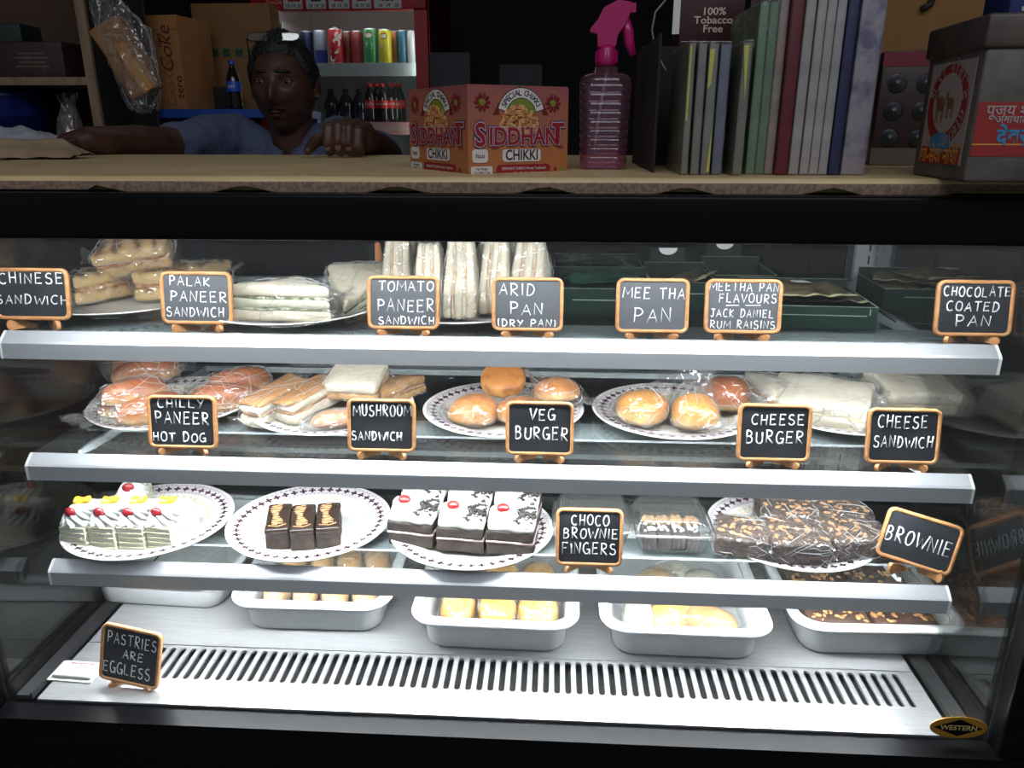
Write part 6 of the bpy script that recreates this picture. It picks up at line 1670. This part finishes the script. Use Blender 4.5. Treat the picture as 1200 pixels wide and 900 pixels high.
p = Vector((XC(264, YT_ + 0.20, zt_), YT_ + 0.22, zt_ + 0.0005))
t = thing('black_box', 'small black box behind the blue capped bottle', 'box', p, 0); MB().rbox((0, 0, 0.035), (0.08, 0.04, 0.07), 0.002, 0, None, 2).build('box_body', BLACK2, t); MB().box((0, 0, 0.0708), (0.078, 0.038, 0.0015)).build('box_lid', BLACK2, t)

# plastic bag hanging with a brown packet in it
yb_ = 1.96
pb = [W(x, y, yb_ + dy) for x, y, dy in ((104, -30, 0), (120, -10, 0.04), (128, 30, -0.03), (146, 118, 0.03), (160, 128, -0.03), (184, 122, 0.03), (186, 95, -0.02), (170, 40, 0.03), (150, 15, -0.03), (175, 60, 0.06))]
o0 = W(150, 70, yb_)
t = thing('plastic_bag', 'crumpled clear plastic bag hanging between the shelf unit and the carton', 'bag', o0, 0)
film([q - o0 for q in pb], t, 0.004, 0.012, ((W(104, -20, yb_) - o0, (-0.4, 0, 1), 0.05, 0.06),), 5, None, 4, 'bag_film', FILM, 0.3)
ca, cb = W(128, 25, yb_), W(172, 112, yb_); mid = (ca + cb) / 2; tl_ = math.degrees(math.atan2(-(cb.x - ca.x), -(cb.z - ca.z)))
t = thing('brown_packet', 'long tan packet inside the hanging plastic bag', 'packet', mid, 0, None, 0, 180 + math.degrees(math.atan2(cb.x - ca.x, cb.z - ca.z)) if False else -27)
MB().rbox((0, 0, 0), (0.085, 0.05, (cb - ca).length), 0.012, 0, None, 5, wob(18, 0.006, 3)).build('packet_body', M('tan_packet', hexc(170, 124, 76), 0.6, var=(12, hexc(130, 86, 48), 0.4, 0.7)), t)
MB().rbox((0.012, -0.024, -0.03), (0.03, 0.012, 0.12), 0.004, 0, None, 4, wob(20, 0.004, 5)).build('ochre_strip', M('ochre', hexc(196, 140, 60), 0.5), t)
m = MB().tube([W(104, -26, yb_), W(100, -60, yb_), W(98, -140, yb_)], 0.003, 6); m.tube([W(98, -140, yb_), Vector((W(98, -140, yb_).x, yb_, 2.6))], 0.002, 6)
tag(m.build('bag_string', M('grey_cable', (0, 0, 0))), 'thin cord from the ceiling that holds the plastic bag', 'cord')

# shelf unit at the far left
ys = 2.05; WOODS = M('pale_shelf_wood', hexc(150, 126, 100), 0.6, var=(8, hexc(120, 98, 76), 0.4, 0.7), stretch=(6, 6, 1)); BACKB = M('brown_backboard', hexc(84, 62, 48), 0.8)
xr_ = XC(101, ys, 1.4) + 0.01; xl_ = xr_ - 0.75; zsh = W(50, 90, ys).z
t = thing('shelf_unit', 'wooden shelf unit with a pale front edge at the far left', 'shelf unit', ((xl_ + xr_) / 2, ys, 0), 0); hw_ = (xr_ - xl_) / 2
for sx in (-1, 1):
    s = MB().box((sx * hw_, 0.154, 1.1), (0.020, 0.29, 2.2)).build('side_board', M('dark_side_board', hexc(40, 32, 27), 0.85), t)
    MB().box((sx * hw_, 0.004, 1.1), (0.024, 0.010, 2.2)).build('edge_strip', WOODS, s)
for zz in (zsh, zsh - 0.36, zsh + 0.42, 0.3): MB().box((0, 0.15, zz - 0.010), (2 * hw_ - 0.024, 0.295, 0.019)).build('shelf_board', WOODS, t)
MB().box((0, 0.305, 1.1), (2 * hw_ + 0.02, 0.01, 2.2)).build('back_board', BACKB, t)
p = Vector((XC(32, ys + 0.08, zsh), ys + 0.12, zsh + 0.0005)); 
hb_ = W(30, 49, ys + 0.06).z - zsh; wd = 0.24
t = thing('dark_carton', 'dark brown printed carton on the left shelf board', 'carton', p, 0); MB().rbox((0, 0, hb_ / 2), (wd, 0.12, hb_), 0.002, 0, None, 2).build('carton_body', M('dark_brown_card', hexc(58, 40, 36), 0.5, var=(20, hexc(90, 74, 70), 0.62, 0.75)), t)
m = MB()
for k in range(4): m.box((0.035, -0.0602, hb_ * (0.32 + 0.12 * k)), (0.09 - 0.02 * (k % 2), 0.0006, 0.004))
m.build('faint_print', M('faint_print', hexc(110, 84, 78), 0.6), t)
t = thing('green_carton', 'small dark green carton on top of the dark brown one', 'carton', p + Vector((-0.055, 0.0, hb_ + 0.0005)), 4); MB().rbox((0, 0, 0.022), (0.12, 0.10, 0.044), 0.002, 0, None, 2).build('carton_body', M('dark_green_print', hexc(44, 58, 50), 0.5, var=(26, hexc(30, 36, 32), 0.4, 0.7)), t); MB().box((0, 0, 0.0445), (0.118, 0.098, 0.001)).build('carton_lid', M('dark_green_print', (0, 0, 0)), t)
zlo = zsh - 0.36
zlo2 = W(28, 146, ys + 0.05).z
t = thing('blue_tub', 'dark blue plastic tub on the lower board of the shelf unit', 'tub', (XC(4, ys + 0.12, 1.3), ys + 0.15, zlo + 0.0005), 0)
ht_ = W(28, 106, ys + 0.05).z - zlo
MB().lathe([(0, 0.003), (0.085, 0.0), (0.090, 0.01), (0.105, ht_ - 0.02), (0.110, ht_ - 0.015), (0.110, ht_), (0.104, ht_), (0.098, 0.02), (0, 0.01)], 36).build('tub_body', M('blue_plastic', hexc(28, 40, 110), 0.35), t)
MB().lathe([(0, ht_ + 0.004), (0.108, ht_ + 0.003), (0.113, ht_ - 0.004), (0.113, ht_ - 0.012)], 36).build('tub_lid', M('blue_plastic', (0, 0, 0)), t)
t = thing('snack_bag', 'crinkled clear bag of snacks beside the blue tub', 'bag', (XC(79, ys + 0.1, 1.3), ys + 0.11, zlo + 0.0005), 0)
hsb = W(84, 106, ys + 0.05).z - zlo
m = MB(); m.blob((0, 0, hsb * 0.42), (0.036, 0.036, hsb * 0.42), 0, None, 20, 14, 0.8, wob(16, 0.010, 3)); m.build('snacks', M('brown_snacks', hexc(110, 70, 48), 0.6, var=(60, hexc(60, 80, 40), 0.45, 0.6), bump=(70, 0.9, 0.004)), t)
film(pts_of(t), t, 0.003, 0.008, (((0, 0, hsb * 0.84), (0, 0.1, 1), 0.06, 0.05),), 8, 0, 4, 'bag_film', BAG)

# crumpled paper and a folded card at the left end of the counter
t = thing('folded_card', 'folded brown card lying at the left end of the counter', 'card', S(22, 187, ZK) + Vector((0, 0.06, 0.001)), 4)
def cardf(u, v):
    x = (u - 0.5) * 0.16; y = (v - 0.5) * 0.10; z = 0.034 * (1 - abs(2 * v - 1)) ** 0.6 * (0.9 if u < 0.8 else 0.9 - (u - 0.8) * 3.6) + 0.002 + 0.003 * noise.noise(Vector((u * 5, v * 5, 2)))
    return Vector((x, y, max(0.0006, z)))
MB().sheet(cardf, 24, 16).build('card_sheet', M('brown_card', hexc(176, 150, 120), 0.7, var=(12, hexc(150, 124, 96), 0.4, 0.7)), t)
m = MB().box((0.052, -0.012, 0.020), (0.002, 0.05, 0.030), 0, TR((0, 0, 0), 0, 24, 0)); m.build('folded_edge', M('brown_card', (0, 0, 0)), t)
q = on(42, 178, ZK, 0.10)
def papf(u, v):
    x = (u - 0.5) * 0.24; y = (v - 0.5) * 0.16
    z = 0.048 * max(0, math.sin(PI * min(1, v * 1.0))) * (1 - u ** 2.2) + 0.012 * abs(noise.noise(Vector((u * 5, v * 4, 7)))) + 0.006 * abs(noise.noise(Vector((u * 12, v * 10, 1)))) + 0.001
    return Vector((x, y, z))
tag(MB().sheet(papf, 46, 30).build('crumpled_paper', M('grey_white_paper', hexc(186, 184, 192), 0.7), None, (q.x, q.y + 0.03, ZK)), 'crumpled grey white paper heaped behind the folded brown card', 'paper')

# black cartons in the dark behind the printed carton
for i, (px0, px1, top, lb, c) in enumerate(((505, 552, 62, 'dim dark grey carton in the dark behind the printed carton, left one', (46, 46, 50)), (585, 635, 76, 'dim dark grey carton in the dark behind the printed carton, right one', (40, 40, 44)))):
    yy = 2.9; a, b = XC(px0, yy, 1.3), XC(px1, yy, 1.3); h = W(px0, top, yy).z
    t = thing('dark_carton', lb, 'carton', ((a + b) / 2, yy, 0.9), 0, None)
    MB().rbox((0, 0.1, (h - 0.9) / 2), (b - a, 0.2, h - 0.9), 0.003, 0, None, 2).build('carton_body', M('dim_carton_%d' % i, hexc(*c), 0.7), t); MB().box((0, 0.1, h - 0.899), (b - a - 0.006, 0.19, 0.002)).build('carton_lid', M('dim_carton_%d' % i, (0, 0, 0)), t)
t = thing('storage_bench', 'dark bench carrying the dim cartons behind the counter', 'bench', (XC(570, 2.9, 1.0), 3.0, 0), 0)
MB().box((0, 0, 0.886), (0.75, 0.35, 0.026)).build('bench_top', BLACK2, t)
for sx in (-1, 1):
    for sy in (-1, 1): MB().box((sx * 0.34, sy * 0.14, 0.436), (0.04, 0.04, 0.872)).build('leg', BLACK2, t)

# ------------------------------------------------------------------ the man leaning on the counter
SKIN = M('dark_skin', hexc(86, 56, 44), 0.45, var=(30, hexc(70, 44, 34), 0.4, 0.7), spec=0.45)
HAIR = M('black_hair', (0.010, 0.009, 0.009), 0.6, bump=(140, 0.9, 0.004))
SHIRT = M('blue_grey_polo', hexc(92, 100, 128), 0.85, var=(160, hexc(78, 86, 112), 0.4, 0.6), bump=(9, 0.25, 0.02), stretch=(1, 1, 3))
HC = W(334, 102, 2.0)
m = MB()


def headpt(a, b, off=0.0):
    """a: azimuth (0 faces the customer), b: elevation; in head coordinates, -y forward"""
    cx, cy, cz = math.sin(a) * math.cos(b), -math.cos(a) * math.cos(b), math.sin(b)
    x, y, z = 0.0745 * cx, 0.096 * cy, 0.116 * cz
    fr = max(0, -cy)
    if z < -0.01:
        k = min(1, (-0.01 - z) / 0.10)
        x *= 1 - 0.20 * k ** 1.8
        if y > 0: y *= 1 - 0.45 * k
        else: y *= 1 - 0.10 * k
    if z > 0.03: x *= 1 - 0.06 * (z - 0.03) / 0.08
    def g(x0, z0, sx, sz): return math.exp(-((x - x0) / sx) ** 2 - ((z - z0) / sz) ** 2) if cy < 0 else 0
    y -= 0.020 * g(0, -0.022, 0.0105, 0.020) + 0.010 * g(0, -0.032, 0.018, 0.009) + 0.006 * g(0, 0.0, 0.008, 0.018)
    y -= 0.006 * (g(0.028, 0.026, 0.020, 0.008) + g(-0.028, 0.026, 0.020, 0.008))
    y += 0.011 * (g(0.031, 0.008, 0.014, 0.010) + g(-0.031, 0.008, 0.014, 0.010))
    y -= 0.007 * (g(0, -0.058, 0.022, 0.005) + g(0, -0.069, 0.019, 0.006)); y += 0.004 * g(0, -0.0635, 0.022, 0.0025)
    y -= 0.009 * g(0, -0.096, 0.024, 0.015); y -= 0.004 * (g(0.042, -0.018, 0.016, 0.016) + g(-0.042, -0.018, 0.016, 0.016))
    v = Vector((x, y, z))
    return v + v.normalized() * off


nu, nv = 72, 56
vs = [HC + headpt(2 * PI * i / nu, -PI / 2 + PI * j / nv) for j in range(nv + 1) for i in range(nu)]
m.add(vs, [(j * nu + i, j * nu + (i + 1) % nu, (j + 1) * nu + (i + 1) % nu, (j + 1) * nu + i) for j in range(nv) for i in range(nu)], 0, True)
for sx in (-1, 1):      # ears
    m.blob(HC + Vector((sx * 0.077, 0.006, 0.002)), (0.010, 0.019, 0.031), 0, None, 16, 12, 1.0); m.tube([HC + Vector((sx * 0.082, -0.006 + 0.016 * math.sin(q), 0.004 + 0.028 * math.cos(q))) for q in [i * PI / 8 - 0.3 for i in range(10)]], 0.0045, 8)
# neck and arms: shoulder, elbow, wrist
neck = [HC + Vector((0, 0.018, -0.06)), HC + Vector((0.002, 0.03, -0.12)), HC + Vector((0.004, 0.05, -0.20))]
m.limb(neck, [0.054, 0.056, 0.066], 18)
SL, SR = W(272, 162, 2.02), W(398, 166, 2.02)
EL = W(190, 171, 1.80); WL = Vector((XC(104, 1.60, ZK + 0.030), 1.60, ZK + 0.030)); HL = Vector((XC(78, 1.565, ZK + 0.020), 1.565, ZK + 0.022))
m.limb([SL, EL, EL.lerp(WL, 0.35), EL.lerp(WL, 0.85), WL], [0.052, 0.041, 0.040, 0.029, 0.026])
ER = W(452, 184, 1.93); WR = Vector((XC(423, 1.60, ZK + 0.035), 1.60, ZK + 0.036))
m.limb([SR, ER, ER.lerp(WR, 0.35), ER.lerp(WR, 0.85), WR], [0.052, 0.042, 0.040, 0.030, 0.027])
# torso under the shirt
CH = Vector((HC.x + 0.012, 2.08, 1.02)); HP = Vector((HC.x + 0.01, 2.16, 0.86))
m.limb([neck[2], CH, HP], [0.07, 0.12, 0.12], 18)
# image-left hand lies flat, fingers along the counter
dl = (HL - WL).normalized(); sl = Vector((dl.y, -dl.x, 0)).normalized()
pal = HL + dl * 0.02
m.blob(pal + Vector((0, 0, -0.004)), (0.048, 0.038, 0.015), 0, Matrix.Identity(4), 18, 10, 0.9)
m.limb([WL, HL + dl * 0.0], [0.026, 0.020], 12)
for i, (o_, L_) in enumerate(((-0.030, 0.060), (-0.010, 0.072), (0.010, 0.068), (0.029, 0.052))):
    b0_ = pal + dl * 0.036 + sl * o_; ang_ = o_ * 5
    dd = (dl + sl * ang_ * 0.9).normalized()
    m.limb([b0_, b0_ + dd * L_ * 0.45 + Vector((0, 0, 0.006)), b0_ + dd * L_ * 0.78 + Vector((0, 0, 0.000)), b0_ + dd * L_ + Vector((0, 0, -0.008))], [0.0098, 0.0092, 0.0085, 0.0072], 10)
tb = pal - dl * 0.016 - sl * 0.028 if sl.y < 0 else pal - dl * 0.016 + sl * 0.028
sgn = -sl if sl.y > 0 else sl
m.limb([pal - dl * 0.02 + sgn * 0.026, pal + dl * 0.012 + sgn * 0.050, pal + dl * 0.038 + sgn * 0.056], [0.013, 0.0105, 0.0085], 10)
# image-right hand: a loose fist on the counter edge, knuckles towards the glass
kn = []
for i, px in enumerate((384, 396.5, 409, 420.5)):
    yk = 1.475 + (0.0, -0.004, 0.0, 0.008)[i]
    pip = Vector((XC(px, yk, ZK + 0.05), yk, ZK + (0.052, 0.055, 0.052, 0.046)[i]))
    mcp = pip + Vector((0.004, 0.048, 0.006)); dip = pip + Vector((-0.001, -0.006, -0.026)); tip = Vector((pip.x - 0.001, pip.y + 0.008, ZK + 0.0092))
    kn.append(mcp); m.limb([mcp, pip, dip, tip], [0.0118, 0.0108, 0.0098, 0.0086], 10)
pc = sum(kn, Vector()) / 4
for k in kn: m.limb([k, k.lerp(WR, 0.5), WR], [0.0125, 0.018, 0.022], 10)
th0 = kn[0] + Vector((-0.006, 0.020, -0.022)); th1 = Vector((XC(368, 1.48, ZK + 0.03), 1.495, ZK + 0.030)); th2 = Vector((XC(361, 1.47, ZK + 0.014), 1.468, ZK + 0.012))
m.limb([WR.lerp(kn[0], 0.45), th0, th1, th2], [0.018, 0.0145, 0.0118, 0.0088], 10)
me_o = m.build('person', SKIN)
tag(me_o, 'man in a blue grey polo shirt leaning on the counter, glasses pushed up', 'person')
md = me_o.modifiers.new('join', 'REMESH'); md.mode = 'VOXEL'; md.voxel_size = 0.0032; md.use_smooth_shade = True
md = me_o.modifiers.new('soften', 'SMOOTH'); md.factor = 0.5; md.iterations = 4
body = me_o
# finger nails on the fist
m = MB()
for i, px in enumerate((384, 396.5, 409, 420.5)):
    k = kn[i]; m.blob((0, 0, 0), (0.0062, 0.0022, 0.0070), 0, TR((k.x - 0.005, k.y - 0.0565, ZK + 0.0175), 20), 12, 8)
m.build('finger_nails', M('pale_nail', hexc(128, 94, 82), 0.3), body)
# eyes
EYE = M('eye_white', (0.16, 0.14, 0.13), 0.25); IRIS = M('dark_iris', (0.012, 0.008, 0.006), 0.15)
for sx in (-1, 1):
    e = HC + Vector((sx * 0.0315, -0.0735, 0.0085))
    o = MB().blob(e, (0.0125, 0.0125, 0.0085), 0, None, 18, 12).build('eye', EYE, body)
    MB().blob(e + Vector((0, -0.0098, 0)), (0.0052, 0.0035, 0.0052), 0, None, 14, 10).build('iris', IRIS, o)
    m = MB().tube([HC + headpt(math.atan2(sx * q, 0.85), 0.26 - 0.02 * abs(q - 0.3), 0.002) for q in (0.12, 0.22, 0.34, 0.48, 0.60)], [0.002, 0.0042, 0.0042, 0.0036, 0.0015], 8); m.build('eyebrow', HAIR, body)
    m = MB().tube([e + Vector((sx * 0.0 + 0.0135 * math.cos(q), -0.0095 * math.sin(q) - 0.001, 0.0052 * math.sin(q) + 0.001)) for q in [PI * k / 8 for k in range(9)]], 0.0026, 8); m.build('eyelid', SKIN, body)
m = MB().tube([HC + headpt(q, -0.43 - 0.05 * abs(q) * 3, 0.002) for q in (-0.38, -0.22, -0.07, 0.07, 0.22, 0.38)], [0.0015, 0.0048, 0.0052, 0.0052, 0.0048, 0.0015], 8, flat=0.7); m.build('moustache', HAIR, body)
m = MB().tube([HC + headpt(q, -0.530 - 0.02 * abs(q), 0.0006) for q in (-0.22, -0.1, 0.0, 0.1, 0.22)], [0.001, 0.0035, 0.0030, 0.0035, 0.001], 8); m.tube([HC + headpt(q, -0.615, 0.0006) for q in (-0.18, -0.08, 0.0, 0.08, 0.18)], [0.001, 0.0045, 0.0048, 0.0045, 0.001], 8); m.build('lips', M('dark_lip', hexc(70, 42, 36), 0.7), body)
# hair cap with a hairline, sideburns and a rough top
m = MB(); nu, nv = 96, 40
def hairline(a):
    a = abs((a + PI) % (2 * PI) - PI)
    if a < 0.9: return 0.66 - 0.10 * (a / 0.9) ** 2
    if a < 1.35: return 0.56 - (a - 0.9) / 0.45 * 0.62
    if a < 1.75: return -0.06 + (a - 1.35) / 0.4 * 0.06
    return 0.0 - (a - 1.75) / 1.39 * 0.55
grid = []
for j in range(nv + 1):
    for i in range(nu):
        a = 2 * PI * i / nu; h0 = hairline(a); b = h0 + (PI / 2 - h0) * j / nv
        th_ = (0.002 + 0.010 * min(1, j / 6)) + 0.004 * noise.noise(Vector((math.sin(a) * 6, math.cos(a) * 6, b * 9)))
        grid.append(HC + headpt(a, b, th_))
m.add(grid, [(j * nu + i, j * nu + (i + 1) % nu, (j + 1) * nu + (i + 1) % nu, (j + 1) * nu + i) for j in range(nv) for i in range(nu)], 0, True)
rnd = random.Random(2)
for i in range(120):
    a, b = rnd.uniform(-1.2, 1.2), rnd.uniform(0.75, 1.5); p0 = HC + headpt(a, b, 0.008); p1 = HC + headpt(a + rnd.uniform(-.2, .2), b + rnd.uniform(-.15, .1), 0.017)
    m.tube([p0, (p0 + p1) / 2 + Vector((0, 0, 0.002)), p1], [0.0022, 0.0018, 0.0006], 5)
m.build('hair', HAIR, body)
# polo shirt
m = MB()
m.limb([neck[2] + Vector((0, 0.03, -0.075)), CH, HP + Vector((0, 0, -0.06))], [0.085, 0.140, 0.140], 22)
m.limb([SL + Vector((0.01, 0, -0.005)), (SL + SR) / 2 + Vector((0, 0.05, -0.075)), SR + Vector((-0.01, 0, -0.005))], [0.062, 0.070, 0.062], 18)
sleeve_end = SL.lerp(EL, 0.80)
m.limb([SL, SL.lerp(EL, 0.45), sleeve_end], [0.064, 0.058, 0.050], 18)
m.limb([SR, SR.lerp(ER, 0.5), SR.lerp(ER, 0.85)], [0.064, 0.060, 0.054], 18)
m.limb([SL + Vector((0, 0.01, -0.02)), CH, SR + Vector((0, 0.01, -0.02))], [0.06, 0.13, 0.06], 18)
so = m.build('polo_shirt', SHIRT, body)
md = so.modifiers.new('join', 'REMESH'); md.mode = 'VOXEL'; md.voxel_size = 0.006; md.use_smooth_shade = True
md = so.modifiers.new('soften', 'SMOOTH'); md.factor = 0.6; md.iterations = 6
tx = bpy.data.textures.new('cloth_folds', 'CLOUDS'); tx.noise_scale = 0.05
md = so.modifiers.new('folds', 'DISPLACE'); md.texture = tx; md.strength = 0.014; md.mid_level = 0.5
for sx in (-1, 1):
    def colf(u, v):
        a = sx * (0.16 + u * 2.5); r_ = 0.068 + 0.028 * v * (1.0 if u < 0.5 else 0.7)
        return HC + Vector((0.004 + r_ * math.sin(a), 0.034 - r_ * math.cos(a) * 1.05, -0.128 - 0.052 * v * (1 - 0.3 * u) + 0.028 * u - (0.022 * (1 - u) ** 3)))
    c_ = MB().sheet(colf, 18, 5).build('collar', SHIRT, so); sd = c_.modifiers.new('thickness', 'SOLIDIFY'); sd.thickness = 0.003
TRO = M('dark_trousers', (0.02, 0.02, 0.024), 0.8)
m = MB()
m.limb([HP + Vector((-0.06, 0, -0.06)), HP + Vector((0.06, 0, -0.06))], [0.125, 0.125], 18)
for sx in (-1, 1): m.limb([HP + Vector((sx * 0.08, 0, -0.08)), Vector((HP.x + sx * 0.10, 2.13, 0.46)), Vector((HP.x + sx * 0.10, 2.20, 0.09))], [0.095, 0.062, 0.05], 16)
m.build('trousers', TRO, body)
for sx in (-1, 1): MB().blob((HP.x + sx * 0.10, 2.15, 0.04), (0.045, 0.13, 0.04), 0, None, 20, 10, 0.8).build('shoe', BLACK2, body)
# spectacles pushed up on the hair
gc = HC + Vector((0.0, -0.052, 0.108))
t = thing('eyeglasses', 'spectacles pushed up on the head of the man', 'eyeglasses', gc, 4, None, 38)
LENS = clear('spectacle_lens', (0.9, 0.92, 0.92), 2.4, 0.02, 0.10)
for sx in (-1, 1):
    lo = [(sx * 0.034 + x, y, 0) for x, y in rrect(0.054, 0.034, 0.015, 6)]
    MB().tube(lo, 0.0016, 8, 0, None, False, True).build('lens_rim', M('dark_metal_rim', (0.05, 0.045, 0.04), 0.3, 0.6), t)
    MB().prism([(x, y) for x, y, z in lo], -0.0006, 0.0006).build('lens', LENS, t)
    MB().tube([(sx * 0.061, 0.006, 0), (sx * 0.066, 0.006, -0.01), (sx * 0.074, 0.008, -0.06), (sx * 0.075, 0.0, -0.115)], 0.0015, 8).build('temple', M('dark_metal_rim', (0, 0, 0)), t)
MB().tube([(-0.009, 0.004, 0), (0, 0.008, 0.002), (0.009, 0.004, 0)], 0.0013, 8).build('bridge', M('dark_metal_rim', (0, 0, 0)), t)
